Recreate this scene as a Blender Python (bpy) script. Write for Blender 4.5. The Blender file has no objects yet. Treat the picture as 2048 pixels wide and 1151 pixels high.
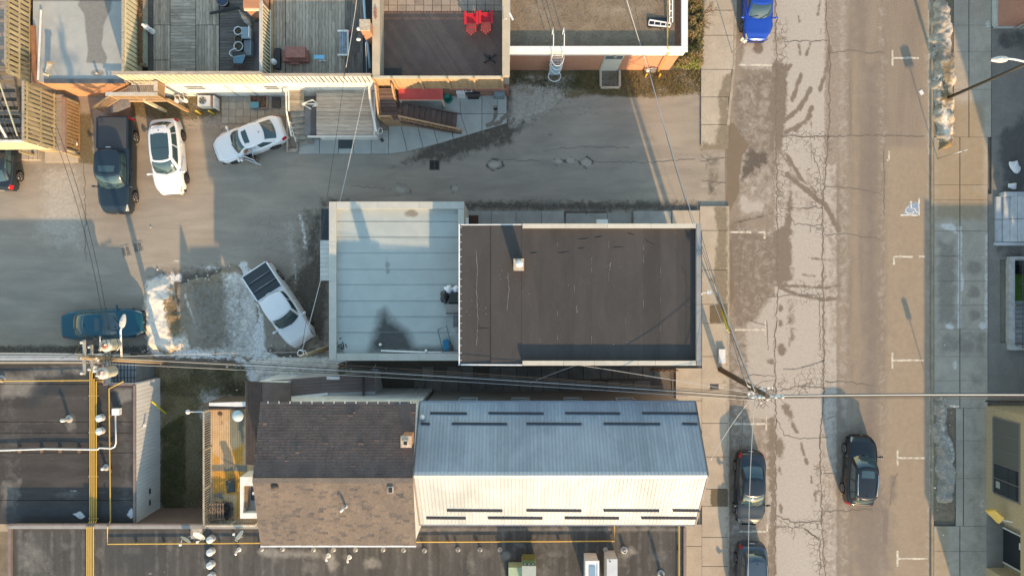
import bpy, math, random
import numpy as np
from mathutils import Vector, Matrix, Quaternion
rnd = random.Random(11)
SC = bpy.context.scene
COL = SC.collection
# ------------------------------------------------------------------ camera, sky, sun, exposure
CAM_H = 43.0          # metres above the ground, looking straight down
PPM = 32.0            # photo pixels per metre on the ground
cam_d = bpy.data.cameras.new('camera')
cam_d.sensor_width = 36.0
cam_d.lens = 36.0 * CAM_H / 64.0
cam_d.clip_end = 2000.0
cam = bpy.data.objects.new('camera', cam_d)
cam.location = (0, 0, CAM_H)
COL.objects.link(cam)
SC.camera = cam
SUN_EL = math.radians(19.0)
SUN_DIR = Vector((math.sin(math.radians(16.3)) * math.cos(SUN_EL), -math.cos(math.radians(16.3)) * math.cos(SUN_EL), math.sin(SUN_EL)))
world = bpy.data.worlds.new('World')
SC.world = world
world.use_nodes = True
wn = world.node_tree
wn.nodes.clear()
sky = wn.nodes.new('ShaderNodeTexSky')
sky.sky_type = 'NISHITA'
sky.sun_disc = False
sky.sun_elevation = SUN_EL
sky.sun_rotation = math.radians(180 - 16.3)
sky.air_density = 1.8
sky.dust_density = 0.5
sky.ozone_density = 1.4
bg = wn.nodes.new('ShaderNodeBackground')
bg.inputs['Strength'].default_value = 0.15
wo = wn.nodes.new('ShaderNodeOutputWorld')
wn.links.new(sky.outputs[0], bg.inputs[0])
wn.links.new(bg.outputs[0], wo.inputs[0])
sun_d = bpy.data.lights.new('sun', 'SUN')
sun_d.energy = 3.3
sun_d.angle = math.radians(0.7)
sun_d.color = (1.0, 0.66, 0.34)
sun = bpy.data.objects.new('sun', sun_d)
sun.rotation_euler = SUN_DIR.to_track_quat('Z', 'Y').to_euler()
sun.location = (20, -60, 40)
COL.objects.link(sun)
SC.view_settings.view_transform = 'Standard'
SC.view_settings.look = 'None'
SC.view_settings.exposure = 1.27
SC.view_settings.gamma = 1.0
SC.view_settings.use_curve_mapping = False

# ------------------------------------------------------------------ helpers
def W(px, py, z=0.0):
    """real place of the point of the photograph (px, py) that stands z metres above the ground"""
    k = (CAM_H - z) / CAM_H
    return Vector(((px - 1024) / PPM * k, (575.5 - py) / PPM * k, z))
def WL(pts, z=0.0): return [W(p[0], p[1], z) for p in pts]

class MB:
    def __init__(s): s.v = []; s.f = []; s.s = []
    def add(s, vs, fs, smooth=False):
        n = len(s.v); s.v += [Vector(v) for v in vs]
        s.f += [tuple(i + n for i in f) for f in fs]; s.s += [smooth] * len(fs); return s
    def hexa(s, p): return s.add(p, [(3,2,1,0),(4,5,6,7),(0,1,5,4),(1,2,6,5),(2,3,7,6),(3,0,4,7)])
    def box(s, c, d, rz=0.0):
        c = Vector(c); a, b, h = d[0]/2, d[1]/2, d[2]/2; co, si = math.cos(rz), math.sin(rz)
        p = [c + Vector((x*co - y*si, x*si + y*co, z)) for z in (-h, h) for x, y in ((-a,-b),(a,-b),(a,b),(-a,b))]
        return s.hexa(p)
    def bb(s, x0, x1, y0, y1, z0, z1): return s.box(((x0+x1)/2, (y0+y1)/2, (z0+z1)/2), (abs(x1-x0), abs(y1-y0), abs(z1-z0)))
    def bar(s, a, b, w, h):
        a, b = Vector(a), Vector(b); d = (b - a).normalized()
        u = d.cross(Vector((0,0,1)))
        if u.length < 1e-4: u = Vector((1,0,0))
        u.normalize(); n = u.cross(d).normalized(); u = u*w/2; n = n*h/2
        return s.hexa([a-u-n, a+u-n, b+u-n, b-u-n, a-u+n, a+u+n, b+u+n, b-u+n])
    def prism(s, poly, z0, z1):
        n = len(poly); ar = sum(poly[i][0]*poly[(i+1)%n][1] - poly[(i+1)%n][0]*poly[i][1] for i in range(n))
        if ar < 0: poly = poly[::-1]
        f0 = z0 if callable(z0) else (lambda x, y: z0); f1 = z1 if callable(z1) else (lambda x, y: z1)
        vs = [(p[0], p[1], f0(p[0], p[1])) for p in poly] + [(p[0], p[1], f1(p[0], p[1])) for p in poly]
        fs = [tuple(range(n))[::-1], tuple(range(n, 2*n))] + [(i, (i+1)%n, n+(i+1)%n, n+i) for i in range(n)]
        return s.add(vs, fs)
    def slab(s, pts, t):
        p = [Vector(q) for q in pts]; n = (p[1]-p[0]).cross(p[-1]-p[0]).normalized()
        if n.z < 0: p = p[::-1]; n = -n
        m = len(p); vs = [q - n*t for q in p] + p
        return s.add(vs, [tuple(range(m))[::-1], tuple(range(m, 2*m))] + [(i, (i+1)%m, m+(i+1)%m, m+i) for i in range(m)])
    def tube(s, pts, r, n=8, cap=True, smooth=True):
        pts = [Vector(p) for p in pts]; m = len(pts); vs = []; fs = []; up = None
        for i, p in enumerate(pts):
            d = (pts[min(i+1, m-1)] - pts[max(i-1, 0)]).normalized()
            if up is None:
                up = d.orthogonal().normalized()
            u = (up - d*up.dot(d)); u = u.normalized() if u.length > 1e-5 else d.orthogonal().normalized(); up = u
            w = d.cross(u); rr = r[i] if isinstance(r, (list, tuple)) else r
            vs += [p + (u*math.cos(2*math.pi*k/n) + w*math.sin(2*math.pi*k/n))*rr for k in range(n)]
        for i in range(m-1):
            fs += [(i*n+k, i*n+(k+1)%n, (i+1)*n+(k+1)%n, (i+1)*n+k) for k in range(n)]
        s.add(vs, fs, smooth)
        if cap:
            b = len(s.v) - n*m
            s.f += [tuple(b+k for k in range(n))[::-1], tuple(b+(m-1)*n+k for k in range(n))]; s.s += [False, False]
        return s
    def lathe(s, c, prof, n=20, axis='z', smooth=True):
        c = Vector(c); vs = []; fs = []; m = len(prof)
        for r, h in prof:
            for k in range(n):
                a = 2*math.pi*k/n; x, y = r*math.cos(a), r*math.sin(a)
                vs.append(c + (Vector((x, y, h)) if axis == 'z' else Vector((x, -h, y)) if axis == 'y' else Vector((h, x, y))))
        for i in range(m-1):
            fs += [(i*n+k, i*n+(k+1)%n, (i+1)*n+(k+1)%n, (i+1)*n+k) for k in range(n)]
        s.add(vs, fs, smooth); b = len(s.v) - n*m
        s.f += [tuple(b+k for k in range(n))[::-1], tuple(b+(m-1)*n+k for k in range(n))]; s.s += [False, False]
        return s
    def ball(s, c, r, n=10, m=6):
        c = Vector(c); r = Vector(r) if not isinstance(r, (int, float)) else Vector((r, r, r))
        vs = [c + Vector((0,0,-r.z))]; fs = []
        for i in range(1, m):
            t = -math.pi/2 + math.pi*i/m
            vs += [c + Vector((r.x*math.cos(t)*math.cos(2*math.pi*k/n), r.y*math.cos(t)*math.sin(2*math.pi*k/n), r.z*math.sin(t))) for k in range(n)]
        vs.append(c + Vector((0,0,r.z))); e = len(vs)-1
        fs += [(0, 1+(k+1)%n, 1+k) for k in range(n)]
        for i in range(m-2): fs += [(1+i*n+k, 1+i*n+(k+1)%n, 1+(i+1)*n+(k+1)%n, 1+(i+1)*n+k) for k in range(n)]
        fs += [(1+(m-2)*n+k, 1+(m-2)*n+(k+1)%n, e) for k in range(n)]
        return s.add(vs, fs, True)
    def surf(s, fn, nu, nv, smooth=True, flip=False):
        vs = [fn(i/nu, j/nv) for i in range(nu+1) for j in range(nv+1)]; w = nv+1
        fs = [(i*w+j, (i+1)*w+j, (i+1)*w+j+1, i*w+j+1) for i in range(nu) for j in range(nv)]
        if flip: fs = [f[::-1] for f in fs]
        return s.add(vs, fs, smooth)

ORG = {}     # world origin that each parent's children count from
def mesh_of(name, mb, mat, off):
    me = bpy.data.meshes.new(name)
    me.from_pydata([tuple(v - off) for v in mb.v], [], mb.f)
    me.polygons.foreach_set('use_smooth', mb.s)
    if mat is not None: me.materials.append(mat)
    me.update(); return me
def tag(o, label=None, cat=None, group=None, kind=None):
    if label: o['label'] = label
    if cat: o['category'] = cat
    if group: o['group'] = group
    if kind: o['kind'] = kind
    return o
def obj(name, mb, mat, parent=None, label=None, cat=None, group=None, kind=None):
    if parent is not None: off = ORG[parent.name]
    else:
        xs = [v.x for v in mb.v]; ys = [v.y for v in mb.v]
        off = Vector(((min(xs)+max(xs))/2, (min(ys)+max(ys))/2, min(v.z for v in mb.v)))
    o = bpy.data.objects.new(name, mesh_of(name, mb, mat, off)); COL.objects.link(o)
    if parent is not None: o.parent = parent
    else: o.location = off
    ORG[o.name] = off
    return tag(o, label, cat, group, kind)
def thing(name, label, cat, loc, rz=0.0, group=None, local=False, kind=None):
    o = bpy.data.objects.new(name, None); COL.objects.link(o); o.empty_display_size = .3
    o.location = loc; o.rotation_euler = (0, 0, rz)
    ORG[o.name] = Vector((0,0,0)) if local else Vector(loc)
    return tag(o, label, cat, group, kind)
def struct(name, mb, mat, parent=None):
    return obj(name, mb, mat, parent, kind=None if parent else 'structure')
def inst(src, parent, loc, rz=0.0, sc=None):
    o = src.copy(); COL.objects.link(o); o.parent = parent; o.location = loc; o.rotation_euler = (0,0,rz)
    if sc: o.scale = sc
    ORG[o.name] = Vector((0,0,0)); return o
def copy_tree(o, parent=None):
    c = o.copy(); COL.objects.link(c); c.parent = parent; ORG[c.name] = ORG[o.name]
    for ch in list(o.children): copy_tree(ch, c)
    return c
_unit = {}
def unit_box(mat):
    if mat.name not in _unit:
        b = MB().box((0,0,0), (1,1,1)); _unit[mat.name] = mesh_of('board', b, mat, Vector((0,0,0)))
    return _unit[mat.name]
def board(name, mat, parent, c, ax, ay, az):
    """one board: unit box scaled along the three half-free axes (full-length vectors)"""
    o = bpy.data.objects.new(name, unit_box(mat)); COL.objects.link(o)
    L = [Vector(ax), Vector(ay), Vector(az)]; dims = [l.length for l in L]; R = [l.normalized() for l in L]
    m = Matrix((R[0], R[1], R[2])).transposed().to_4x4()
    off = ORG[parent.name] if parent is not None else Vector((0,0,0))
    o.parent = parent
    o.matrix_basis = Matrix.Translation(Vector(c) - off) @ m @ Matrix.Diagonal((dims[0], dims[1], dims[2], 1))
    ORG[o.name] = off; return o
def planks(name, mat, parent, A, U, V, n, t, gap=.012, split=0, jit=.0, up=None):
    """n boards side by side: corner A, boards run along U, laid across V, thickness t along normal"""
    A, U, V = Vector(A), Vector(U), Vector(V); N = U.cross(V).normalized()
    if up is not None and N.dot(Vector(up)) < 0: N = -N
    w = V.length/n; vd = V.normalized(); ud = U.normalized()
    for i in range(n):
        cuts = [0.0, 1.0]
        if split: cuts = sorted([0.0, 1.0] + [rnd.uniform(.15, .85) for _ in range(split)])
        for a, b in zip(cuts[:-1], cuts[1:]):
            if b - a < .03: continue
            c = A + U*((a+b)/2) + vd*(w*(i+.5)) + N*(t/2 + rnd.uniform(-jit, jit))
            board(name, mat, parent, c, U*(b-a) - ud*.006, vd*max(.006, w-gap), N*t)

# ------------------------------------------------------------------ materials
def nodes(name):
    m = bpy.data.materials.new(name); m.use_nodes = True; nt = m.node_tree; nt.nodes.clear()
    out = nt.nodes.new('ShaderNodeOutputMaterial'); p = nt.nodes.new('ShaderNodeBsdfPrincipled')
    nt.links.new(p.outputs[0], out.inputs[0]); return m, nt, p
def nd(nt, t, **kw):
    n = nt.nodes.new(t)
    for k, v in kw.items(): setattr(n, k, v)
    return n
def mixc(nt, fac, a, b, blend='MIX'):
    n = nd(nt, 'ShaderNodeMix', data_type='RGBA', blend_type=blend)
    for sock, val in ((n.inputs[0], fac), (n.inputs[6], a), (n.inputs[7], b)):
        if hasattr(val, 'links'): nt.links.new(val, sock)
        elif isinstance(val, (int, float)): sock.default_value = val
        else: sock.default_value = (*val, 1) if len(val) == 3 else val
    return n.outputs[2]
def math_(nt, op, a, b=0.0, clamp=False):
    n = nd(nt, 'ShaderNodeMath', operation=op, use_clamp=clamp)
    for sock, val in ((n.inputs[0], a), (n.inputs[1], b)):
        if hasattr(val, 'links'): nt.links.new(val, sock)
        else: sock.default_value = val
    return n.outputs[0]
def pos(nt, stretch=None, objc=False):
    if objc: src = nd(nt, 'ShaderNodeTexCoord').outputs['Object']
    else: src = nd(nt, 'ShaderNodeNewGeometry').outputs['Position']
    if stretch:
        mp = nd(nt, 'ShaderNodeMapping'); mp.inputs['Scale'].default_value = stretch[:3]
        if len(stretch) > 3: mp.inputs['Rotation'].default_value = (0, 0, stretch[3])
        nt.links.new(src, mp.inputs[0]); return mp.outputs[0]
    return src
def noise(nt, vec, scale, detail=4, rough=.6, dist=0.0):
    n = nd(nt, 'ShaderNodeTexNoise'); n.inputs['Scale'].default_value = scale; n.inputs['Detail'].default_value = detail
    n.inputs['Roughness'].default_value = rough; n.inputs['Distortion'].default_value = dist
    nt.links.new(vec, n.inputs['Vector']); return n.outputs['Fac']
def ramp(nt, fac, a, b):
    n = nd(nt, 'ShaderNodeMapRange', interpolation_type='SMOOTHSTEP'); nt.links.new(fac, n.inputs[0])
    n.inputs[1].default_value = a; n.inputs[2].default_value = b; return n.outputs[0]
MATS = {}
def M(name, col, col2=None, rough=.8, scale=2.5, stretch=None, bump=0.0, bscale=30, metal=0.0, rand=0.0, spec=.4, fine=.12, objc=False, coat=0.0, lo=.35, hi=.68):
    if name in MATS: return MATS[name]
    m, nt, p = nodes(name); v = pos(nt, stretch, objc)
    if col2 is None: col2 = tuple(c*.72 for c in col)
    c = mixc(nt, ramp(nt, noise(nt, v, scale, 6, .65, .3), lo, hi), col, col2)
    if fine:
        f = noise(nt, v, scale*14, 3, .7)
        c = mixc(nt, 1.0, c, mixc(nt, f, (1-fine*1.6,)*3, (1+fine*1.6,)*3), 'MULTIPLY')
    if rand:
        r = nd(nt, 'ShaderNodeObjectInfo').outputs['Random']
        mr = nd(nt, 'ShaderNodeMapRange'); nt.links.new(r, mr.inputs[0]); mr.inputs[3].default_value = 1-rand; mr.inputs[4].default_value = 1+rand
        cb = nd(nt, 'ShaderNodeCombineColor'); [nt.links.new(mr.outputs[0], cb.inputs[i]) for i in range(3)]
        c = mixc(nt, 1.0, c, cb.outputs[0], 'MULTIPLY')
    nt.links.new(c, p.inputs['Base Color'])
    p.inputs['Roughness'].default_value = rough; p.inputs['Metallic'].default_value = metal
    p.inputs['Specular IOR Level'].default_value = spec; p.inputs['Coat Weight'].default_value = coat
    if bump:
        b = nd(nt, 'ShaderNodeBump'); b.inputs['Strength'].default_value = bump; b.inputs['Distance'].default_value = .02
        nt.links.new(noise(nt, v, bscale, 4, .7), b.inputs['Height']); nt.links.new(b.outputs[0], p.inputs['Normal'])
    MATS[name] = m; return m
def plain(name, col, rough=.5, metal=0.0, spec=.5, coat=0.0, emit=0.0):
    if name in MATS: return MATS[name]
    m, nt, p = nodes(name)
    v = pos(nt, None, True); c = mixc(nt, noise(nt, v, 3.0, 3), tuple(x*.94 for x in col), tuple(min(1, x*1.06) for x in col))
    nt.links.new(c, p.inputs['Base Color']); p.inputs['Roughness'].default_value = rough; p.inputs['Metallic'].default_value = metal
    p.inputs['Specular IOR Level'].default_value = spec; p.inputs['Coat Weight'].default_value = coat; p.inputs['Coat Roughness'].default_value = .08
    MATS[name] = m; return m
def layered(name, base, layers, rough=.85, bump=.25, bscale=25, base_scale=1.2, extra=None, stretch=None):
    """ground material: base two-tone plus layers (attr, colA, colB, noise scale, noise amount, edge sharpness, roughness)"""
    m, nt, p = nodes(name); v = pos(nt)
    vs = pos(nt, stretch) if stretch else v
    c = mixc(nt, ramp(nt, noise(nt, vs, base_scale, 7, .62, .4), .3, .7), base[0], base[1])
    c = mixc(nt, 1.0, c, mixc(nt, noise(nt, v, base_scale*16, 4, .75), (.74 if bump > .1 else .9,)*3, (1.26 if bump > .1 else 1.1,)*3), 'MULTIPLY')
    sp = nd(nt, 'ShaderNodeTexNoise'); sp.inputs['Scale'].default_value = 26; sp.inputs['Detail'].default_value = 5; sp.inputs['Roughness'].default_value = .85; nt.links.new(v, sp.inputs['Vector'])
    c = mixc(nt, 1.0, c, mixc(nt, ramp(nt, sp.outputs['Fac'], .25, .75), (.70 if bump > .1 else .93,)*3, (1.30 if bump > .1 else 1.07,)*3), 'MULTIPLY')
    c = mixc(nt, 1.0, c, mixc(nt, noise(nt, v, base_scale*.35, 3, .5), (.86,)*3, (1.14,)*3), 'MULTIPLY')
    r = None
    rn = nd(nt, 'ShaderNodeValue'); rn.outputs[0].default_value = rough; r = rn.outputs[0]
    for (attr, ca, cb, ns, amt, sharp, lr) in layers:
        a = nd(nt, 'ShaderNodeAttribute', attribute_name=attr).outputs['Fac']
        n = noise(nt, v, ns, 7, .68, .5)
        f = math_(nt, 'ADD', math_(nt, 'MULTIPLY', math_(nt, 'SUBTRACT', n, .5), amt*2), a)
        f = math_(nt, 'MULTIPLY', math_(nt, 'SUBTRACT', f, .5), sharp)
        f = math_(nt, 'ADD', f, .5, True)
        f = math_(nt, 'MULTIPLY', f, math_(nt, 'MULTIPLY', a, 20.0, True), True)
        lc = mixc(nt, ramp(nt, noise(nt, v, ns*2.7, 6, .7), .32, .68), ca, cb)
        lc = mixc(nt, 1.0, lc, mixc(nt, noise(nt, v, 40, 3, .7), (.86,)*3, (1.14,)*3), 'MULTIPLY')
        c = mixc(nt, f, c, lc)
        mr = nd(nt, 'ShaderNodeMix', data_type='FLOAT'); nt.links.new(f, mr.inputs[0]); nt.links.new(r, mr.inputs[2]); mr.inputs[3].default_value = lr
        r = mr.outputs[0]
    if extra: c = extra(nt, v, c)
    nt.links.new(c, p.inputs['Base Color']); nt.links.new(r, p.inputs['Roughness']); p.inputs['Specular IOR Level'].default_value = .35
    b = nd(nt, 'ShaderNodeBump'); b.inputs['Strength'].default_value = bump; b.inputs['Distance'].default_value = .02
    nt.links.new(noise(nt, v, bscale, 5, .75), b.inputs['Height']); nt.links.new(b.outputs[0], p.inputs['Normal'])
    MATS[name] = m; return m
# masks over the ground, in ground coordinates measured in photo pixels
def poly_mask(X, Y, poly, soft):
    """smooth 0..1 inside a polygon"""
    ins = np.zeros(X.shape, bool); d = np.full(X.shape, 1e9); n = len(poly)
    for i in range(n):
        x0, y0 = poly[i]; x1, y1 = poly[(i+1) % n]
        c = ((y0 > Y) != (y1 > Y)) & (X < (x1-x0)*(Y-y0)/(y1-y0+1e-9) + x0); ins ^= c
        L2 = (x1-x0)**2 + (y1-y0)**2 + 1e-9; t = np.clip(((X-x0)*(x1-x0) + (Y-y0)*(y1-y0))/L2, 0, 1)
        d = np.minimum(d, np.hypot(X-(x0+t*(x1-x0)), Y-(y0+t*(y1-y0))))
    s = np.where(ins, d, -d); return np.clip(.5 + s/(2*soft), 0, 1)
def line_mask(X, Y, pts, wid, soft):
    d = np.full(X.shape, 1e9)
    for (x0, y0), (x1, y1) in zip(pts[:-1], pts[1:]):
        L2 = (x1-x0)**2 + (y1-y0)**2 + 1e-9; t = np.clip(((X-x0)*(x1-x0) + (Y-y0)*(y1-y0))/L2, 0, 1)
        d = np.minimum(d, np.hypot(X-(x0+t*(x1-x0)), Y-(y0+t*(y1-y0))))
    return np.clip(.5 + (wid/2-d)/(2*soft), 0, 1)
def rect(x0, y0, x1, y1): return [(x0,y0),(x1,y0),(x1,y1),(x0,y1)]
def ell(cx, cy, a, b, rot=0, n=18):
    c, s = math.cos(rot), math.sin(rot)
    return [(cx + a*math.cos(t)*c - b*math.sin(t)*s, cy + a*math.cos(t)*s + b*math.sin(t)*c) for t in [2*math.pi*i/n for i in range(n)]]
def sheet(name, r, z, step, masks, mat, hgt=None, parent=None):
    """ground sheet over the px rectangle r with vertex masks {attr: [(kind, geometry, soft[, strength])]}"""
    x0, y0, x1, y1 = r; nx = max(2, int((x1-x0)/step)); ny = max(2, int((y1-y0)/step))
    gx = np.linspace(x0, x1, nx+1); gy = np.linspace(y0, y1, ny+1); X, Y = np.meshgrid(gx, gy, indexing='ij')
    Z = np.full(X.shape, z) if hgt is None else z + hgt(X, Y)
    vs = np.stack([(X-1024)/PPM, (575.5-Y)/PPM, Z], -1).reshape(-1, 3); w = ny+1
    I, J = np.meshgrid(np.arange(nx), np.arange(ny), indexing='ij'); a = (I*w+J).ravel()
    fs = np.stack([a, a+1, a+w+1, a+w], 1)
    me = bpy.data.meshes.new(name); me.from_pydata(vs.tolist(), [], fs.tolist()); me.materials.append(mat)
    me.polygons.foreach_set('use_smooth', [True]*len(fs))
    for attr, lst in masks.items():
        tot = np.zeros(X.shape)
        for e in lst:
            st = e[3] if len(e) > 3 else 1.0
            if e[0] == 'p': mk = poly_mask(X, Y, e[1], e[2])
            else: mk = line_mask(X, Y, e[1][0], e[1][1], e[2])
            tot = np.minimum(tot, 1-mk*(-st)) if st < 0 else np.maximum(tot, mk*st)
        at = me.attributes.new(attr, 'FLOAT', 'POINT'); at.data.foreach_set('value', tot.ravel().astype(np.float32))
    me.update(); o = bpy.data.objects.new(name, me); COL.objects.link(o); ORG[o.name] = Vector((0,0,0))
    if parent is None: o['kind'] = 'structure'
    else: o.parent = parent; o.location = -ORG[parent.name]; ORG[o.name] = ORG[parent.name]
    return o
def vnoise(X, Y, s, seed=0):
    """cheap smooth value noise on arrays"""
    rs = np.random.RandomState(seed); T = rs.rand(64, 64); x = X/s; y = Y/s
    xi = np.floor(x).astype(int); yi = np.floor(y).astype(int); fx = x-xi; fy = y-yi
    fx = fx*fx*(3-2*fx); fy = fy*fy*(3-2*fy); g = lambda a, b: T[a % 64, b % 64]
    return (g(xi,yi)*(1-fx)+g(xi+1,yi)*fx)*(1-fy) + (g(xi,yi+1)*(1-fx)+g(xi+1,yi+1)*fx)*fy
def fbm(X, Y, s, seed=0, n=4):
    return sum(vnoise(X, Y, s/2**i, seed+i)/2**i for i in range(n))/sum(1/2**i for i in range(n))
# ------------------------------------------------------------------ ground, street, pavements
def cr(nt, v, c, scale=3.2, attr='crack', w=.085, col=(.15,.122,.097)):
    """alligator cracking: only where the mask says so"""
    d = nd(nt, 'ShaderNodeVectorMath', operation='ADD')
    nz = nd(nt, 'ShaderNodeTexNoise'); nz.inputs['Scale'].default_value = 2.2; nz.inputs['Detail'].default_value = 3; nt.links.new(v, nz.inputs['Vector'])
    sc = nd(nt, 'ShaderNodeVectorMath', operation='SCALE'); sc.inputs['Scale'].default_value = .35; nt.links.new(nz.outputs['Color'], sc.inputs[0])
    nt.links.new(v, d.inputs[0]); nt.links.new(sc.outputs[0], d.inputs[1])
    vo = nd(nt, 'ShaderNodeTexVoronoi', feature='DISTANCE_TO_EDGE'); vo.inputs['Scale'].default_value = scale; nt.links.new(d.outputs[0], vo.inputs['Vector'])
    a = nd(nt, 'ShaderNodeAttribute', attribute_name=attr).outputs['Fac']
    n2 = noise(nt, v, 1.3, 4)
    a = math_(nt, 'MULTIPLY', a, ramp(nt, n2, .34, .6))
    f = math_(nt, 'LESS_THAN', vo.outputs['Distance'], math_(nt, 'MULTIPLY', a, w))
    return mixc(nt, math_(nt, 'MULTIPLY', f, .72), c, col)

m_ground = M('ground_earth', (.20,.17,.13), (.14,.12,.09), .95, .8, bump=.3)
g = MB(); x0, x1, y0, y1 = 31.2, 33.6, -3.55, 1.75     # the stairwell pit is a hole in the ground
for a in ((-260, x0, -260, 260), (x1, 260, -260, 260), (x0, x1, -260, y0), (x0, x1, y1, 260)):
    g.add([(a[0],a[2],-.02),(a[1],a[2],-.02),(a[1],a[3],-.02),(a[0],a[3],-.02)], [(0,1,2,3)])
struct('ground', g, m_ground)

LOT = layered('lot_surface', ((.335,.288,.232),(.262,.228,.187)), [
    ('mud', (.085,.072,.058), (.12,.10,.08), 2.2, .55, 3.0, .9),
    ('dark', (.07,.062,.055), (.10,.088,.075), 3.5, .5, 4.0, .8),
    ('soil', (.115,.10,.055), (.20,.155,.09), 2.8, .5, 4.0, .95),
    ('pale', (.42,.385,.33), (.33,.30,.255), 2.0, .6, 3.5, .85),
    ('wet', (.14,.112,.08), (.12,.098,.072), 1.3, .4, 5.0, .45),
    ('ice', (.78,.77,.75), (.50,.485,.455), 3.2, .5, 4.0, .6),
  ], bump=.35, base_scale=1.0, stretch=(.35,1.5,1))
lot_masks = {
 'mud': [('p',[(600,420),(660,400),(662,730),(610,720),(640,640),(610,560),(590,500)],34,.66), ('p',rect(925,400,1400,424),10,.72), ('p',rect(640,396,700,415),10,.7),
         ('p',[(860,280),(1020,225),(1090,230),(1010,290),(900,325),(780,335)],16,.7), ('p',rect(180,690,640,790),22,.75),
         ('p',[(310,540),(470,530),(490,700),(420,720),(330,700)],25,.8), ('p',rect(-20,690,300,720),8,.85), ('p',[(570,560),(650,480),(665,560),(650,720)],18,.8),
         ('p',rect(680,700,1400,800),14,.9), ('p',[(1000,150),(1030,150),(1030,300),(960,300)],12,.6), ('p',rect(380,745,425,1050),16,.8)],
 'dark': [('l',([(972,330),(985,318),(1003,320),(1007,332),(985,341),(972,330)],5),4,.85), ('l',([(778,380),(795,366),(818,372),(822,386),(790,392)],4),4,.75), ('l',([(900,372),(915,368),(920,382),(905,386),(900,372)],4),3,.7),
          ('l',([(1102,322),(1115,314),(1128,322),(1115,333),(1102,322)],4),3,.7), ('l',([(1128,320),(1142,313),(1155,321),(1142,331),(1128,320)],4),3,.65), ('l',([(1157,325),(1172,312),(1188,324),(1172,337),(1157,325)],5),3,.75),
          ('l',([(250,500),(300,486)],8),6,.4), ('p',ell(1090,270,26,8),10,.5), ('p',ell(700,365,40,8),12,.45)],
 'soil': [('p',[(1012,138),(1402,138),(1402,186),(1300,196),(1180,190),(1090,205),(1012,168)],9,.95), ('p',[(255,185),(470,190),(470,235),(330,240),(260,235)],16,.85),
          ('p',[(318,790),(408,760),(412,1060),(318,1060)],16,.8), ('p',rect(150,300,200,720) ,20,.3), ('p',[(120,230),(185,220),(190,330),(150,330)],10,.8), ('p',rect(265,725,500,795),20,.75)],
 'pale': [('p',[(75,335),(160,322),(172,400),(168,500),(118,495),(68,470),(78,400)],34,.75), ('p',[(1020,150),(1160,150),(1140,200),(1060,250),(1015,265)],16,.62), ('p',ell(988,329,14,8),5,.75), ('p',ell(800,379,18,10),7,.6),
          ('p',ell(910,377,8,6),4,.55), ('p',ell(1115,323,11,7),4,.6), ('p',ell(1142,322,11,7),4,.6), ('p',ell(1172,325,13,9),4,.65), ('p',[(560,440),(590,430),(600,560),(590,620),(575,540)],12,.55),
          ('p',[(1402,300),(1425,298),(1420,330),(1402,330)],14,.62), ('p',ell(1422,372,22,8),10,.6), ('l',([(700,345),(900,350),(1100,345),(1300,340)],6),10,.42), ('l',([(420,400),(600,372),(900,365),(1250,365)],8),12,.4),
          ('p',[(455,690),(360,560),(470,545),(520,600)],26,.5), ('p',rect(395,770,445,850),12,.65)],
 'wet': [('p',[(1462,255),(1500,290),(1490,400),(1456,412),(1450,330)],8,.95), ('p',[(1402,300),(1450,290),(1452,408),(1402,412)],18,.5)],
 'ice': [('p',[(292,562),(345,545),(350,600),(362,650),(392,694),(300,704),(284,640)],10,.95), ('l',([(600,430),(608,470),(612,500)],8),8,.75), ('l',([(588,520),(592,560)],6),7,.65), ('p',ell(420,535,26,6),8,.6), ('p',ell(350,523,12,4),5,.55), ('p',[(462,536),(505,540),(512,600),(528,640),(530,700),(560,716),(690,712),(694,746),(560,752),(500,764),(486,726),(452,712),(470,640)],12,1.0), ('p',ell(482,560,12,40,.2),8,1.0), ('p',ell(586,700,22,10),8,-.7),
         ('p',rect(315,545,365,565),8,.7), ('p',[(355,690),(470,700),(470,720),(300,715),(300,690)],9,.75), ('p',[(352,560),(372,600),(400,660),(380,690),(368,640)],10,.6), ('p',ell(345,640,30,26),12,-.35), ('p',[(440,560),(470,545),(480,640),(455,700)],14,.6)],
}
sheet('parking_lot', (-40, 120, 1474, 1062), .0, 4.5, lot_masks, LOT)

ROAD = layered('road_surface', ((.262,.214,.168),(.218,.178,.14)), [
    ('tan', (.325,.26,.19), (.285,.228,.168), 1.2, .35, 2.5, .9),
    ('pale', (.435,.388,.34), (.375,.335,.295), 2.6, .48, 4.2, .9),
    ('worn', (.30,.25,.205), (.24,.195,.155), 3.0, .75, 3.0, .9),
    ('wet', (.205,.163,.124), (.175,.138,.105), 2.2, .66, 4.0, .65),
    ('salt', (.40,.355,.31), (.33,.29,.25), 2.3, .7, 2.4, .9),
    ('grey', (.175,.148,.132), (.20,.165,.14), 1.4, .45, 2.2, .85),
    ('dark', (.095,.078,.062), (.13,.105,.083), 3.2, .5, 5.0, .7),
    ('puddle', (.20,.15,.10), (.185,.14,.095), 1.0, .25, 12.0, .3),
  ], bump=.3, base_scale=.6, stretch=(2.2,.25,1), extra=lambda nt, v, c: cr(nt, v, c, 3.3))
def streaks(lst): return [('l', (p, w), s, k) for p, w, s, k in lst]
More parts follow.
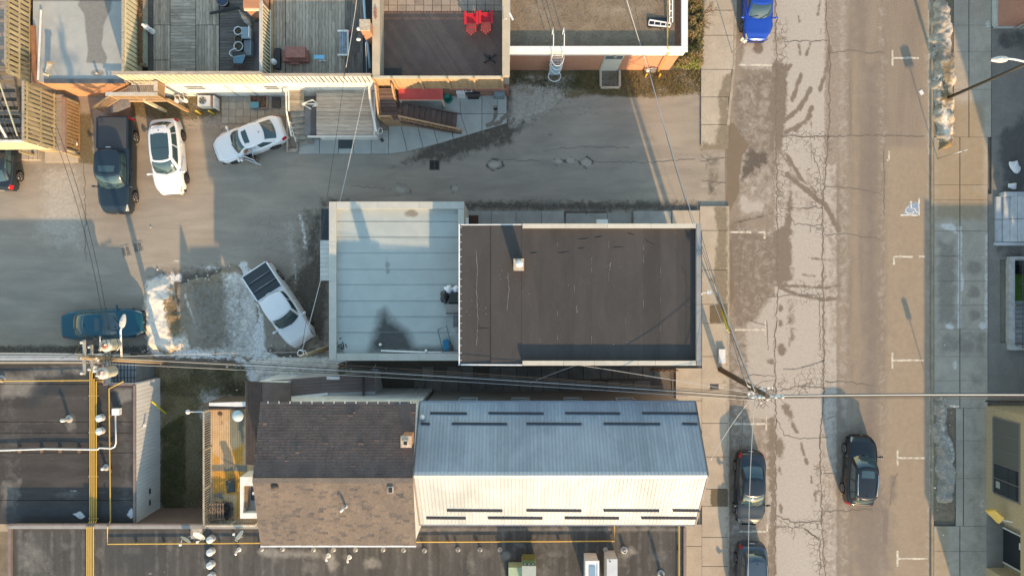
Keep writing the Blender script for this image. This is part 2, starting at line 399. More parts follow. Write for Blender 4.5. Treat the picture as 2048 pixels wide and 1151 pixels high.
road_masks = {
 'tan': [('p',rect(1768,290,1862,1160),10,.66), ('p',rect(1840,-30,1862,300),14,.7), ('p',rect(1700,-30,1722,1160),14,.55)],
 'pale': [('p',[(1550,-30),(1690,-30),(1683,120),(1680,300),(1672,300),(1673,1160),(1548,1160)],4), ('p',[(1490,70),(1552,70),(1552,140),(1480,135)],8,.9), ('p',[(1492,-30),(1552,-30),(1552,80),(1500,90)],10,.9),
          ('p',[(1535,590),(1552,590),(1552,840),(1475,840),(1478,650),(1510,640)],9,.92), ('p',rect(1532,840,1552,1160),6,.9), ('p',[(1478,392),(1492,388),(1500,402),(1520,398),(1530,412),(1524,428),(1506,424),(1488,430),(1480,418)],5,.85), ('p',ell(1488,205,7,5,0.3),4,.8), ('p',ell(1500,212,8,4,0.8),4,.8), ('p',ell(1508,196,4,8,0.0),4,.8), ('p',ell(1478,232,4,9,0.2),4,.8), ('p',ell(1515,352,6,14,0.2),4,.8), ('p',ell(1512,372,9,8,0.0),4,.8), ('p',ell(1521,382,7,6,0.5),4,.8), ('p',ell(1482,218,3,5,0.0),4,.8), ('p',ell(1540,214,3,14,0.0),4,.8), ('p',ell(1541,238,3,10,0.0),4,.8), ('p',ell(1494,360,5,4,0.0),4,.8), ('p',ell(1540,466,6,3,0.0),4,.8), ('p',ell(1478,505,2,8,0.0),4,.8), ('p',ell(1549,540,5,26,-0.2),4,.8), ('p',ell(1505,380,4,12,0.1),4,.8), ('p',ell(1546,305,5,10,0.0),4,.8), ('p',ell(1560,318,6,14,0.0),4,.8), ('p',[(1480,310),(1552,300),(1552,400),(1525,400),(1515,330)],10,.6), ('p',rect(1548,450,1562,590),5,.6)],
 'worn': [('p',rect(1648,-30,1690,330),5,.75), ('p',rect(1655,300,1676,700),5,.48), ('p',rect(1640,280,1655,1160),6,.45), ('p',rect(1545,60,1570,420),8,.5), ('p',rect(1640,1000,1672,1160),7,.5), ('p',rect(1560,330,1640,440),16,.4), ('p',rect(1645,560,1673,1160),5,.35)],
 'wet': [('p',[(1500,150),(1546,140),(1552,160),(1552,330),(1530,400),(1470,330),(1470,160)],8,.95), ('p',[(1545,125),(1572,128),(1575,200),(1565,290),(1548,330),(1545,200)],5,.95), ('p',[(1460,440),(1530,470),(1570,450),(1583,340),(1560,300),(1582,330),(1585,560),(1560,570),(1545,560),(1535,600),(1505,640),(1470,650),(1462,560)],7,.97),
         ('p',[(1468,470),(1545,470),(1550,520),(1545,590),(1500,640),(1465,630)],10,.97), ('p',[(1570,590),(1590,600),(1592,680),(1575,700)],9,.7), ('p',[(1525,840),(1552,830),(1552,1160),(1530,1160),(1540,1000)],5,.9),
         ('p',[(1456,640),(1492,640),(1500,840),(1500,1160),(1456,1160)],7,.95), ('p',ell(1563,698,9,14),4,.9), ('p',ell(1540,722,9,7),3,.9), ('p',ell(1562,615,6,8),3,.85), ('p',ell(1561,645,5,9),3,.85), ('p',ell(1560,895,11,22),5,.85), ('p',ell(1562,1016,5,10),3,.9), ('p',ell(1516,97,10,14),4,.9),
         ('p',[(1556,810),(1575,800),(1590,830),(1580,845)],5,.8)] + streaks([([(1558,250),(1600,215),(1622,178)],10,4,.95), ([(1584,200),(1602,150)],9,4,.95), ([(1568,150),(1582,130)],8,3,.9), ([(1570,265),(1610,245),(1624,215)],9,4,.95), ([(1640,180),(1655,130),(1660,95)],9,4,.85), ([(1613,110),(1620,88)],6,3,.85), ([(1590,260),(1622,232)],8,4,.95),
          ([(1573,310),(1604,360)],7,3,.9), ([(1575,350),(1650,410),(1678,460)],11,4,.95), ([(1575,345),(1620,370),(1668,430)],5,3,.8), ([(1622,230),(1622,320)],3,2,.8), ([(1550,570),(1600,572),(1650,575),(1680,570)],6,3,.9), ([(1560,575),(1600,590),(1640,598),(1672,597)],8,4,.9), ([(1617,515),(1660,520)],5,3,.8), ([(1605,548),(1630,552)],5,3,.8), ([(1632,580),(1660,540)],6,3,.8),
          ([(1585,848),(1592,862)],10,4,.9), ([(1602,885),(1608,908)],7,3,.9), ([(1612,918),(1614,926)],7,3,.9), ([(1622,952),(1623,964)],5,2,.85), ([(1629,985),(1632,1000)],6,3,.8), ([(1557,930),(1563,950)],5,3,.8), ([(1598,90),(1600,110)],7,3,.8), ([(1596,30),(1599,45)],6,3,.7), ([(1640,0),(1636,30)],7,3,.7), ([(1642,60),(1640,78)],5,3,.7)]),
 'grey': [('p',rect(1722,120,1760,1160),18,.62), ('p',[(1720,860),(1790,1000),(1800,1160),(1690,1160),(1700,900)],26,.55), ('p',[(1660,790),(1690,790),(1690,1160),(1660,1160)],9,.4), ('p',rect(1690,-30,1740,110),20,.5), ('p',[(1764,1015),(1778,1015),(1776,1090),(1763,1085)],5,.9), ('p',rect(1775,945,1795,1010),9,.6)],
 'dark': [('p',[(1497,288),(1530,300),(1548,318),(1535,330),(1512,345),(1480,372),(1478,335)],9,.72), ('l',([(1500,168),(1540,165)],6),4,.7), ('p',ell(1480,262,14,5,.9),4,.6), ('p',[(1462,365),(1475,380),(1462,395)],5,.75), ('l',([(1470,445),(1500,438),(1535,430),(1545,425)],7),4,.7), ('l',([(1752,375),(1690,378)],6),4,.45), ('p',rect(1456,520,1470,600),8,.55), ('l',([(1845,1151),(1860,900)],3),3,.3)],
 'puddle': [('p',[(1453,250),(1468,245),(1485,275),(1500,290),(1485,310),(1478,360),(1480,380),(1462,420),(1453,430)],5,.98), ('p',[(1453,450),(1470,470),(1475,600),(1453,650)],8,.7)],
 'salt': [('p',rect(1466,150,1548,440),14,.40), ('p',rect(1458,440,1560,660),18,.33), ('p',rect(1456,640,1545,1160),12,.44), ('p',rect(1674,-30,1700,1160),8,.40), ('p',rect(1752,-30,1775,1160),10,.36), ('p',rect(1850,-30,1864,1160),5,.42), ('p',[(1500,300),(1552,300),(1552,420),(1500,420)],14,.5)],
 'crack': [('p',rect(1546,40,1574,235),7), ('p',rect(1570,262,1660,300),9), ('p',rect(1547,290,1572,420),7), ('p',rect(1618,290,1652,470),9), ('p',rect(1592,565,1652,605),8), ('p',[(1545,760),(1600,745),(1645,720),(1655,790),(1560,785)],10), ('p',rect(1630,930,1656,1050),9), ('p',rect(1555,1035,1645,1062),8), ('p',[(1610,1060),(1650,1040),(1650,1151),(1632,1151)],8), ('p',rect(1545,400,1575,450),8), ('p',rect(1636,640,1655,760),7,.6)],
}
for k_ in ('pale','wet','puddle','dark'): road_masks[k_] = [(e[0], e[1], e[2]*(1.9 if e[0] == 'p' else 1.35), *e[3:]) for e in road_masks[k_]]
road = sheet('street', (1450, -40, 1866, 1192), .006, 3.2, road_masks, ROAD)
# long single cracks and tar lines, as thin raised ribbons of filler and dirt
def ribbon(mb, pts, w, z, wob=2.2, step=7):
    P = []
    for (xa, ya), (xb, yb) in zip(pts[:-1], pts[1:]):
        n = max(1, int(math.hypot(xb-xa, yb-ya)/step))
        for i in range(n):
            t = i/n; P.append((xa+(xb-xa)*t + rnd.uniform(-wob, wob), ya+(yb-ya)*t + rnd.uniform(-wob, wob)))
    P.append(pts[-1]); vs = []
    for i, p in enumerate(P):
        a, b = P[max(0,i-1)], P[min(len(P)-1,i+1)]; d = math.hypot(b[0]-a[0], b[1]-a[1])+1e-6
        nx, ny = -(b[1]-a[1])/d, (b[0]-a[0])/d; ww = w*rnd.uniform(.55, 1.35)/2
        for s in (1, -1): vs.append(W(p[0]+nx*ww*s, p[1]+ny*ww*s, z))
    mb.add(vs, [(2*i, 2*i+1, 2*i+3, 2*i+2) for i in range(len(P)-1)])
m_crack = M('crack_dirt', (.19,.158,.125), (.145,.118,.093), .95, 6)
ck = MB()
for p, w in [([(1552,-20),(1553,300),(1556,560),(1550,700),(1552,840),(1549,1160)],2.2), ([(1649,-20),(1655,70),(1660,110),(1658,250),(1652,330),(1645,420),(1646,560),(1648,760),(1641,860),(1643,1010),(1650,1160)],2.6),
    ([(1656,106),(1700,100),(1735,106),(1768,105)],1.6), ([(1568,85),(1600,82),(1655,82)],1.8), ([(1560,272),(1650,273),(1760,271),(1850,272)],2.4), ([(1560,418),(1600,416),(1645,415)],1.8), ([(1580,436),(1590,448),(1645,450)],1.6), ([(1648,468),(1700,468),(1760,478)],1.6),
    ([(1530,595),(1560,592),(1600,590),(1645,588)],1.6), ([(1650,763),(1700,764),(1750,772)],1.8), ([(1553,840),(1570,870),(1600,876),(1655,873)],1.5), ([(1553,1030),(1590,1045),(1640,1040),(1652,1022),(1700,1020),(1745,1018)],2.2), ([(1553,1055),(1600,1052),(1640,1075)],1.6),
    ([(1650,372),(1700,374),(1762,388)],1.6), ([(1648,945),(1680,943)],1.4), ([(1768,300),(1769,430)],1.6), ([(1794,945),(1784,975),(1779,1010)],1.3), ([(1460,770),(1500,750),(1552,752)],1.3), ([(1492,460),(1480,520),(1478,600)],1.2), ([(1652,835),(1672,832)],1.4), ([(1700,140),(1702,270)],.9), ([(1622,300),(1640,340),(1645,400)],1.4), ([(1640,590),(1640,700)],1.3),
    ([(1565,740),(1600,735),(1650,720)],1.8), ([(1560,780),(1610,770),(1650,776)],1.8), ([(1590,1060),(1586,1078)],1.2), ([(1610,1055),(1640,1082),(1640,1150)],1.8), ([(1535,640),(1536,700)],1.2), ([(1500,640),(1536,652)],1.2)]:
    ribbon(ck, p, w, .012)
obj('pavement_crack', ck, m_crack, road, kind='stuff')

lk = MB()
for p, w in [([(1000,320),(1080,322)],1.2), ([(1190,322),(1290,325),(1390,318)],1.2), ([(700,372),(770,376)],1.0), ([(168,325),(170,400),(172,520)],1.3), ([(1402,322),(1452,315)],1.6), ([(1402,360),(1452,366)],1.4), ([(1402,300),(1415,285),(1440,282)],1.3), ([(1404,308),(1415,320),(1412,340)],1.1), ([(1090,300),(1180,292),(1260,296)],1.0)]: ribbon(lk, p, w, .008)
obj('lot_crack', lk, M('crack_dark', (.13,.112,.092), (.17,.148,.12), .95, 6), bpy.data.objects['parking_lot'], kind='stuff')
# painted markings: T and corner ticks of the parking bays
m_paint = M('road_paint', (.62,.57,.48), (.40,.35,.28), .85, 5, fine=.2, lo=.42, hi=.6)
def marks(lbl, rects):
    mb = MB()
    for x0, y0, x1, y1 in rects:
        n = max(1, int((y1-y0)/12), int((x1-x0)/12))
        for i in range(n):
            if rnd.random() < .07: continue
            if x1-x0 > y1-y0: r = (x0+(x1-x0)*i/n, y0+rnd.uniform(-.4,.4), x0+(x1-x0)*(i+1)/n, y1+rnd.uniform(-.4,.4))
            else: r = (x0+rnd.uniform(-.4,.4), y0+(y1-y0)*i/n, x1+rnd.uniform(-.4,.4), y0+(y1-y0)*(i+1)/n)
            mb.add(WL([(r[0],r[3]),(r[2],r[3]),(r[2],r[1]),(r[0],r[1])], .011), [(0,1,2,3)])
    obj('parking_mark', mb, m_paint, road)
for y, x0, xe in ((116,1783,1838),(513,1786,1850),(720,1783,1848),(915,1793,1850),(1116,1793,1855)):
    marks('', [(x0, y-16, x0+4, y+16), (x0+4, y-2, xe, y+2)])
marks('', [(1460,462,1531,466),(1527,466,1531,477)]); marks('', [(1470,657,1530,661),(1529,640,1532,670)]); marks('', [(1468,845,1532,849),(1531,832,1534,860)]); marks('', [(1464,1060,1532,1064),(1533,1048,1536,1076)]); marks('', [(1478,128,1545,132)]); marks('', [(1774,318,1778,322),(1776,302,1780,320)])
# blue accessible-parking panel with the wheelchair symbol
m_blue = M('paint_blue', (.20,.30,.44), (.33,.36,.40), .8, 5, fine=.2)
m_white = M('paint_white', (.72,.70,.64), (.55,.52,.46), .8, 6)
ap = thing('accessible_bay_panel', 'worn blue square with white wheelchair symbol painted on the street', 'road marking', W(1823,413,.011))
ap['kind'] = 'structure'; del ap['category']
obj('blue_panel', MB().add(WL([(1804,431),(1837,431),(1837,403),(1818,408)], .011), [(0,1,2,3)]), m_blue, ap)
fr = MB(); ribbon(fr, [(1801,430),(1838,430)], 3.2, .016, .3); ribbon(fr, [(1838,431),(1838,396)], 3, .016, .3); obj('white_border', fr, m_white, ap)
wc = MB()
ribbon(wc, [(1812+9*math.cos(t)+8, 420+7*math.sin(t)) for t in [.3+i*.42 for i in range(11)]], 2, .0165, 0, 50)
ribbon(wc, [(1822,407),(1823,416),(1830,417),(1833,425),(1836,424)], 2.2, .017, 0, 50); wc.add(WL(ell(1822,404,2.6,2.4,0,10)[::-1], .0165), [tuple(range(10))])
obj('wheelchair_symbol', wc, m_white, ap)

# ---- kerbs, pavements as single slabs
m_slab = M('pavement_concrete', (.44,.375,.295), (.37,.315,.25), .9, 1.3, bump=.15, rand=.08, fine=.14)
m_slab_wet = M('pavement_stained', (.30,.245,.18), (.22,.18,.135), .8, 1.6, bump=.15, rand=.08, fine=.14)
m_kerb = M('kerb_concrete', (.40,.345,.27), (.28,.24,.19), .9, 2, bump=.2)
WS = layered('west_pavement_surface', ((.45,.385,.305),(.385,.33,.262)), [
    ('stain', (.25,.205,.145), (.19,.155,.11), 2.3, .55, 4.0, .75), ('soil', (.12,.095,.06), (.17,.135,.09), 3, .5, 5, .95)], bump=.15, base_scale=1.1)
def slab_run(parent, xs, ys, z, mat, h=.13, gap=.8, name='slab'):
    for i in range(len(xs)-1):
        for j in range(len(ys)-1):
            a = W(xs[i]+gap/2, ys[j+1]-gap/2); b = W(xs[i+1]-gap/2, ys[j]+gap/2)
            board(name, mat, parent, ((a.x+b.x)/2, (a.y+b.y)/2, z-h/2+rnd.uniform(-.004,.004)), (b.x-a.x,0,0), (0,b.y-a.y,0), (rnd.uniform(-.004,.004),rnd.uniform(-.004,.004),h))
def masked_slab(parent, r, z, masks, mat):
    o = sheet('slab', r, z, 4, masks, mat, parent=parent); return o
pw = thing('pavement', '', '', (0,0,0), kind='structure')
stain = {'stain': [('p',[(1425,412),(1455,412),(1455,640),(1440,640),(1425,560),(1432,470)],9,.85), ('p',[(1442,150),(1475,140),(1462,210),(1440,250),(1430,215)],9,.7), ('p',[(1436,225),(1462,215),(1462,310),(1420,310),(1428,280)],12,.8), ('p',rect(1400,284,1462,310),9,.75), ('p',rect(1446,640,1460,1160),5,.4), ('p',ell(1432,560,22,10),8,.55), ('p',ell(1440,765,16,9),6,.45), ('p',ell(1430,1000,16,9),8,.35), ('p',ell(1420,1040,30,12),9,.35)],
         'soil': [('p',rect(1418,609,1454,645),3), ('p',rect(1420,976,1455,1010),3)]}
ys_up = [-40,22,72,140,195,250,299]
for j in range(len(ys_up)-1):
    xr = 1467 if ys_up[j] < 120 else 1462 if ys_up[j] < 190 else 1456
    masked_slab(pw, (1401.5, ys_up[j]+.5, xr, ys_up[j+1]-.5), .10, stain, WS)
for ya, yb in zip([412,461,540,608,646,712,778,845,912,976,1010,1072,1130], [461,540,608,646,712,778,845,912,976,1010,1072,1130,1192]):
    masked_slab(pw, (1399 if ya < 450 else 1403, ya+.5, 1454.5, yb-.5), .12, stain, WS)
masked_slab(pw, (1344, 421, 1398, 470), .12, stain, WS)
for ya, yb in ((735,800),(800,860)): masked_slab(pw, (1351, ya+.5, 1402.4, yb-.5), .12, stain, WS)
for ya, yb in zip([1046,1090,1150], [1090,1150,1192]): masked_slab(pw, (1366, ya+.5, 1402.4, yb-.5), .12, stain, WS)
kb = MB()
kpts = [(1471,-40),(1470,60),(1468,130),(1463,180),(1459,215),(1456,250)]
for a, b in zip(kpts[:-1], kpts[1:]): kb.bar(W(*a,.05), W(*b,.05), .16, .13)
kb.bar(W(1456.5,412,.055), W(1456.5,1192,.055), .10, .13)
obj('kerb', kb, m_kerb, pw)
pe = thing('pavement', '', '', (28,0,0), kind='structure')
ES = layered('east_pavement_surface', ((.40,.352,.285),(.325,.288,.238)), [
    ('white', (.60,.58,.54), (.50,.48,.445), 2.6, .5, 5.0, .8), ('stain', (.26,.228,.188), (.225,.198,.165), 2.0, .5, 3.5, .8), ('sunlit_warm', (.33,.262,.178), (.295,.237,.163), 1.2, .4, 3, .85)], bump=.15, base_scale=1.0)
est = {'white': [('p',[(1866,450),(1905,442),(1915,470),(1900,465)],6,.75), ('l',([(1918,455),(1916,655)],9),5,.8), ('l',([(1970,480),(1971,660)],9),6,.75), ('l',([(1920,512),(1968,512)],6),4,.6), ('p',ell(1920,563,8,22),6,.7), ('p',ell(1964,650,10,10),6,.75), ('p',ell(1898,652,12,8),5,.7), ('l',([(1920,560),(1960,562)],4),4,.55), ('p',ell(1908,730,8,12),5,.6), ('p',ell(1975,475,10,12),5,.7), ('p',ell(1962,1010,7,20),6,.55), ('l',([(1980,150),(1978,380)],4),5,.5), ('p',ell(1975,48,8,10),5,.6)],
       'stain': [('p',rect(1870,480,1912,650),12,.7), ('p',ell(1945,535,17,16),6,.65), ('p',ell(1945,585,17,15),6,.65), ('p',ell(1945,630,16,14),6,.6), ('p',rect(1870,660,1972,710),14,.6), ('p',rect(1930,740,1972,1160),14,.4), ('p',ell(1950,390,22,10),10,.4)],
       'sunlit_warm': [('p',rect(1862,200,1972,445),14,.7), ('p',rect(1864,1000,1900,1160),10,.6)]}  # last layer: yellowish sunlight tint painted on the sunny stretches of pavement
yse = [-40,52,105,180,275,370,400,462,512,562,610,658,712,760,815,880,955,1050,1100,1192]
for ya, yb in zip(yse[:-1], yse[1:]):
    for xa, xb in ((1905,1935),(1936,1980)) if yb <= 300 else ((1866,1917),(1918,1973)) if ya < 790 or ya >= 1040 else ((1909,1924),(1925,1973)):
        masked_slab(pe, (xa+.2, ya+.3, xb-.2, yb-.3), .11, est, ES)
kb = MB(); kb.bar(W(1864,-40,.05), W(1864,1192,.05), .14, .125); obj('kerb', kb, M('kerb_tan', (.33,.27,.19), (.25,.205,.15), .9, 2), pe)
m_bed = M('boulevard_soil', (.24,.19,.13), (.16,.13,.09), .95, 3, bump=.4, fine=.25)
for y0_, y1_, x1_ in ((-40,300,1904),(790,1040,1908)): a_, b_ = W(1866,y1_), W(x1_,y0_); obj('soil_bed', MB().bb(a_.x,b_.x,a_.y,b_.y,-.01,.085), m_bed, pe)
YD = layered('side_yard_surface', ((.20,.19,.168),(.165,.156,.14)), [('pale', (.40,.40,.39), (.28,.28,.27), 3, .5, 4, .8), ('dark', (.075,.075,.072), (.095,.094,.09), 1.6, .5, 3, .8)], bump=.3)
sheet('side_yard', (1981, 55, 2230, 388), .09, 5, {'pale': [('l',([(2000,70),(2020,85),(2048,75)],6),8,.4), ('p',ell(2010,90,22,14),14,.35)], 'dark': [('p',[(1990,270),(2048,220),(2100,380),(2000,385)],20,.8), ('p',rect(1985,58,2060,105),14,.6)]}, YD)
# ground east of the pavement around the pit: four strips
for r in ((1974,388,1998,800),(1998,685,2230,800),(1998,489,2230,519)): sheet('side_yard', r, .09, 5, {'pale': [('p',ell(1985,690,6,60),8,.4)], 'dark': [('p',rect(1990,480,2048,520),6,.5)]}, YD)

# dirty snow banks on the boulevard, heaps with their own relief
SNOW = layered('dirty_snow', ((.44,.39,.32),(.28,.235,.175)), [('white', (.82,.76,.67), (.58,.53,.46), 4.5, .7, 3.5, .6), ('soil', (.15,.115,.07), (.24,.18,.10), 5, .65, 4, .95), ('grey', (.29,.275,.25), (.19,.18,.165), 4, .6, 3, .8)], bump=.7, bscale=14, base_scale=4)
EARTH = layered('earth_heap', ((.32,.262,.19),(.20,.165,.12)), [('white', (.74,.71,.66), (.45,.42,.37), 3.2, .7, 3.5, .7), ('soil', (.13,.105,.075), (.19,.155,.11), 4, .6, 3, .95), ('grey', (.27,.25,.22), (.2,.185,.165), 3, .6, 2.5, .9)], bump=.6, bscale=16, base_scale=2.5)
def heap(name, poly, soft, hmax, masks, label, z=.0, seed=3, mat=None, step=2.2):
    xs = [p[0] for p in poly]; ys = [p[1] for p in poly]; pad = soft+4
    def hg(X, Y):
        m = poly_mask(X + (fbm(X, Y, 16, seed)-.5)*18, Y + (fbm(X, Y, 16, seed+9)-.5)*18, poly, soft); m = m*m*(3-2*m)
        return m*hmax*(.35 + .9*fbm(X, Y, 26, seed+4, 5)) + m*.10*(fbm(X, Y, 6, seed+7, 3)-.4) - .05
    o = sheet(name, (min(xs)-pad, min(ys)-pad, max(xs)+pad, max(ys)+pad), z, step, masks, mat or SNOW, hg)
    tag(o, label, 'snow bank'); del o['kind']; return o
heap('snow_bank', [(1868,5),(1888,0),(1898,60),(1904,150),(1902,230),(1898,290),(1880,298),(1866,200)], 7, .55, {'white': [('p',[(1876,15),(1896,10),(1898,100),(1878,95)],8,.7), ('p',[(1866,150),(1880,150),(1898,280),(1878,290)],8,.62), ('l',([(1900,160),(1898,270)],8),5,.6)], 'soil': [('p',[(1868,130),(1900,120),(1890,230),(1868,220)],9,.6), ('p',rect(1860,100,1905,130),9,.6), ('p',rect(1864,280,1905,305),8,.7), ('p',ell(1885,197,14,12),5,.8)], 'grey': [('p',rect(1862,0,1900,130),12,.55)]}, 'long dirty snow bank round the base of the lamp post on the far pavement', z=.06)
heap('snow_bank', [(1870,792),(1882,790),(1890,850),(1905,900),(1900,1005),(1878,1000),(1868,860)], 6, .6, {'white': [('p',[(1868,790),(1888,790),(1902,880),(1898,960),(1885,900),(1872,850)],7,.68)], 'grey': [('p',rect(1860,785,1910,1020),10,.6)], 'soil': []}, 'grey dirty snow bank beside the stretch of pavement in shade', z=.06, seed=21)
heap('snow_bank', [(298,572),(332,556),(348,590),(362,650),(380,692),(335,702),(298,694),(288,630)], 11, .55, {'white': [('p',[(296,560),(340,550),(348,620),(340,700),(294,702),(286,620)],10,.88), ('p',rect(330,670,385,700),8,.6)], 'soil': [('p',[(330,600),(350,590),(372,660),(350,680),(335,640)],12,.8), ('p',rect(285,600,302,690),8,.5)], 'grey': []}, 'melting dirty snow heap in front of the dark teal sedan', seed=31)
heap('snow_bank', [(366,580),(420,566),(470,545),(500,590),(502,650),(490,705),(430,694),(385,682)], 26, .42, {'white': [('p',rect(445,545,512,715),14,.72), ('l',([(372,590),(398,660)],8),6,.7), ('l',([(405,575),(420,640)],5),8,.55), ('p',rect(470,545,515,715),9,.9), ('p',ell(420,640,40,50),22,.42), ('p',rect(380,690,500,712),8,.6)], 'soil': [('p',[(380,560),(460,555),(470,690),(400,700)],22,.72)], 'grey': [('p',rect(370,560,500,710),18,.5)]}, 'broad low heap of earth and old snow left of the white pickup', seed=41, mat=EARTH)
heap('snow_patch', [(508,722),(560,716),(650,718),(690,735),(660,746),(560,748),(510,756)], 8, .16, {'white': [('p',rect(495,710,700,765),6,.85)], 'soil': [], 'grey': [('p',rect(495,720,700,765),12,.35)]}, 'thin snow patch below the front of the white pickup', seed=51)

# loose lumps of old snow round the heaps
sl_ = MB(); q_ = random.Random(77)
for cx_, cy_, sx_, sy_, n_ in ((300,640,10,45,40),(345,700,45,7,50),(480,640,14,60,60),(520,720,40,14,70),(600,735,60,9,50),(430,555,40,10,30),(1885,150,10,90,50),(1886,900,9,70,60)):
    for _ in range(n_):
        x_, y_ = q_.gauss(cx_,sx_), q_.gauss(cy_,sy_); e_ = q_.uniform(.02,.085); sl_.ball(W(x_,y_,.05 if x_ < 1000 else .12), (e_, e_*q_.uniform(.6,1), e_*.6), 6, 4)
tag(obj('snow_lumps', sl_, M('snow_lump', (.72,.69,.64), (.42,.39,.34), .8, 9), kind='stuff'), 'loose lumps of old snow round the snow banks')
# grass blades and gravel
def blades(name, poly, n, h, mat, z=.0, seed=1):
    r = random.Random(seed); xs = [p[0] for p in poly]; ys = [p[1] for p in poly]; vs = []; fs = []; P = np.array(poly)
    cand = np.random.RandomState(seed).rand(n*3, 2)*[max(xs)-min(xs), max(ys)-min(ys)] + [min(xs), min(ys)]
    mk = poly_mask(cand[:,0], cand[:,1], poly, 5)*np.clip(fbm(cand[:,0], cand[:,1], 30, seed)*2.4-.6, 0, 1)
    for (x, y), m in zip(cand, mk):
        if r.random() > m: continue
        p = W(x, y, z); a = r.uniform(0, 6.28); l = h*r.uniform(.4, 1.3); d = Vector((math.cos(a), math.sin(a), 0)); s = Vector((-d.y, d.x, 0))*r.uniform(.008,.018); lean = r.uniform(.2, 1.1)
        k = len(vs); vs += [p-s, p+s, p + d*l*lean + Vector((0,0,l*.7))]; fs.append((k, k+1, k+2))
    mb = MB(); mb.add(vs, fs); o = obj(name, mb, mat, kind='stuff'); return o
m_dry = M('grass_dry', (.24,.18,.085), (.15,.125,.05), .9, 3); m_grn = M('grass_green', (.075,.085,.03), (.13,.11,.05), .9, 2.5)
tag(blades('grass', [(1155,146),(1400,140),(1402,185),(1300,194),(1180,188)], 9000, .16, m_dry, seed=3), 'dry straw coloured grass along the foot of the brick wall')
tag(blades('grass', [(1022,142),(1205,142),(1205,180),(1100,175),(1022,165)], 3500, .10, m_grn, seed=4), 'thin green grass near the wall ladder')
tag(blades('grass', [(322,860),(368,830),(372,1010),(345,1022),(322,1000)], 7000, .13, m_grn, seed=5), 'green grass strip beside the pale metal side wall')
tag(blades('grass', [(322,770),(405,750),(410,1030),(330,1030)], 5000, .12, m_dry, seed=6), 'sparse dry grass in the narrow side yard')
tag(blades('grass', [(270,730),(490,730),(490,792),(270,790)], 5000, .12, M('grass_olive',(.10,.09,.04),(.14,.11,.06),.9,3), seed=7), 'scrubby ground cover below the overhead cables')
tag(blades('grass', [(255,195),(470,195),(440,240),(330,240),(265,230)], 3000, .08, m_dry, seed=8), 'short dry grass behind the parked white cars')
def gravel(name, polys, n, mat, lbl, seed=2, s=(.015,.05)):
    r = random.Random(seed); mb = MB()
    for poly in polys:
        xs = [p[0] for p in poly]; ys = [p[1] for p in poly]
        for _ in range(n):
            x, y = r.uniform(min(xs), max(xs)), r.uniform(min(ys), max(ys)); p = W(x, y, 0); e = r.uniform(*s); a = r.uniform(0, 6.28)
            t = [Vector((math.cos(a+k*2.09), math.sin(a+k*2.09), 0))*e*r.uniform(.7,1.2) for k in range(3)]
            mb.add([p+t[0], p+t[1], p+t[2], p+Vector((0,0,e*.9))], [(0,1,3),(1,2,3),(2,0,3)])
    tag(obj(name, mb, mat, kind='stuff'), lbl)
m_grav = M('gravel_stone', (.36,.34,.31), (.16,.15,.135), .95, 18, fine=.3)
gravel('gravel', [rect(930,398,1390,420), rect(1030,150,1200,230), rect(330,205,450,262), rect(1225,142,1398,190)], 650, m_grav, 'loose pale gravel along the lane edges')
gravel('gravel', [rect(280,540,520,715), rect(500,430,660,720), rect(20,690,300,720), rect(320,730,500,1040)], 700, m_grav, 'loose stones in the yard round the snow', seed=5)
gravel('gravel', [rect(420,230,1400,420), rect(60,320,640,560)], 420, M('gravel_dark',(.13,.12,.10),(.24,.215,.18),.95,14), 'fine scattered grit on the parking lot', seed=9, s=(.012,.03))
m_leaf = M('dead_leaf', (.20,.11,.045), (.12,.07,.035), .9, 20)
gravel('fallen_leaves', [rect(1240,142,1400,190), rect(1350,10,1400,150)], 260, m_leaf, 'brown fallen leaves under the hedge', seed=12, s=(.03,.06))
# cast iron drain grates in the lane
m_iron = M('cast_iron', (.09,.085,.08), (.05,.048,.045), .6, 10, metal=.4)
m_iron2 = M('grate_frame_worn', (.34,.31,.27), (.22,.2,.17), .7, 8)
def grate(lbl, x, y, w, h, rz=0.0):
    t = thing('drain_grate', lbl, 'drain grate', W(x, y), rz, 'drain grates in the lane', local=True)
    f = MB(); a, b = w/2, h/2
    for s in (1,-1): f.box((0, s*(b-.03), .012), (w, .06, .03)); f.box((s*(a-.03), 0, .012), (.06, h-.12, .03))
    f.box((0,0,.012), (.05,h-.12,.03))
    obj('frame', f, m_iron if x > 500 else m_iron2, t)
    obj('sump', MB().box((0,0,.004), (w-.1,h-.1,.004)), M('black_void',(.012,.012,.012),(.02,.02,.02),.9), t)
    for i in range(8):
        o = MB().box((-a+.1+(w-.2)*i/7, 0, .014), (.022, h-.12, .022)); obj('bar', o, m_iron if x > 500 else m_iron2, t)
grate('square iron drain grate in the middle of the lane', 869, 330, .62, .62)
grate('iron drain grate at the left of the pair by the lot', 252, 502, .56, .72, .25)
grate('iron drain grate at the right of the pair by the lot', 276, 494, .6, .66, .25)
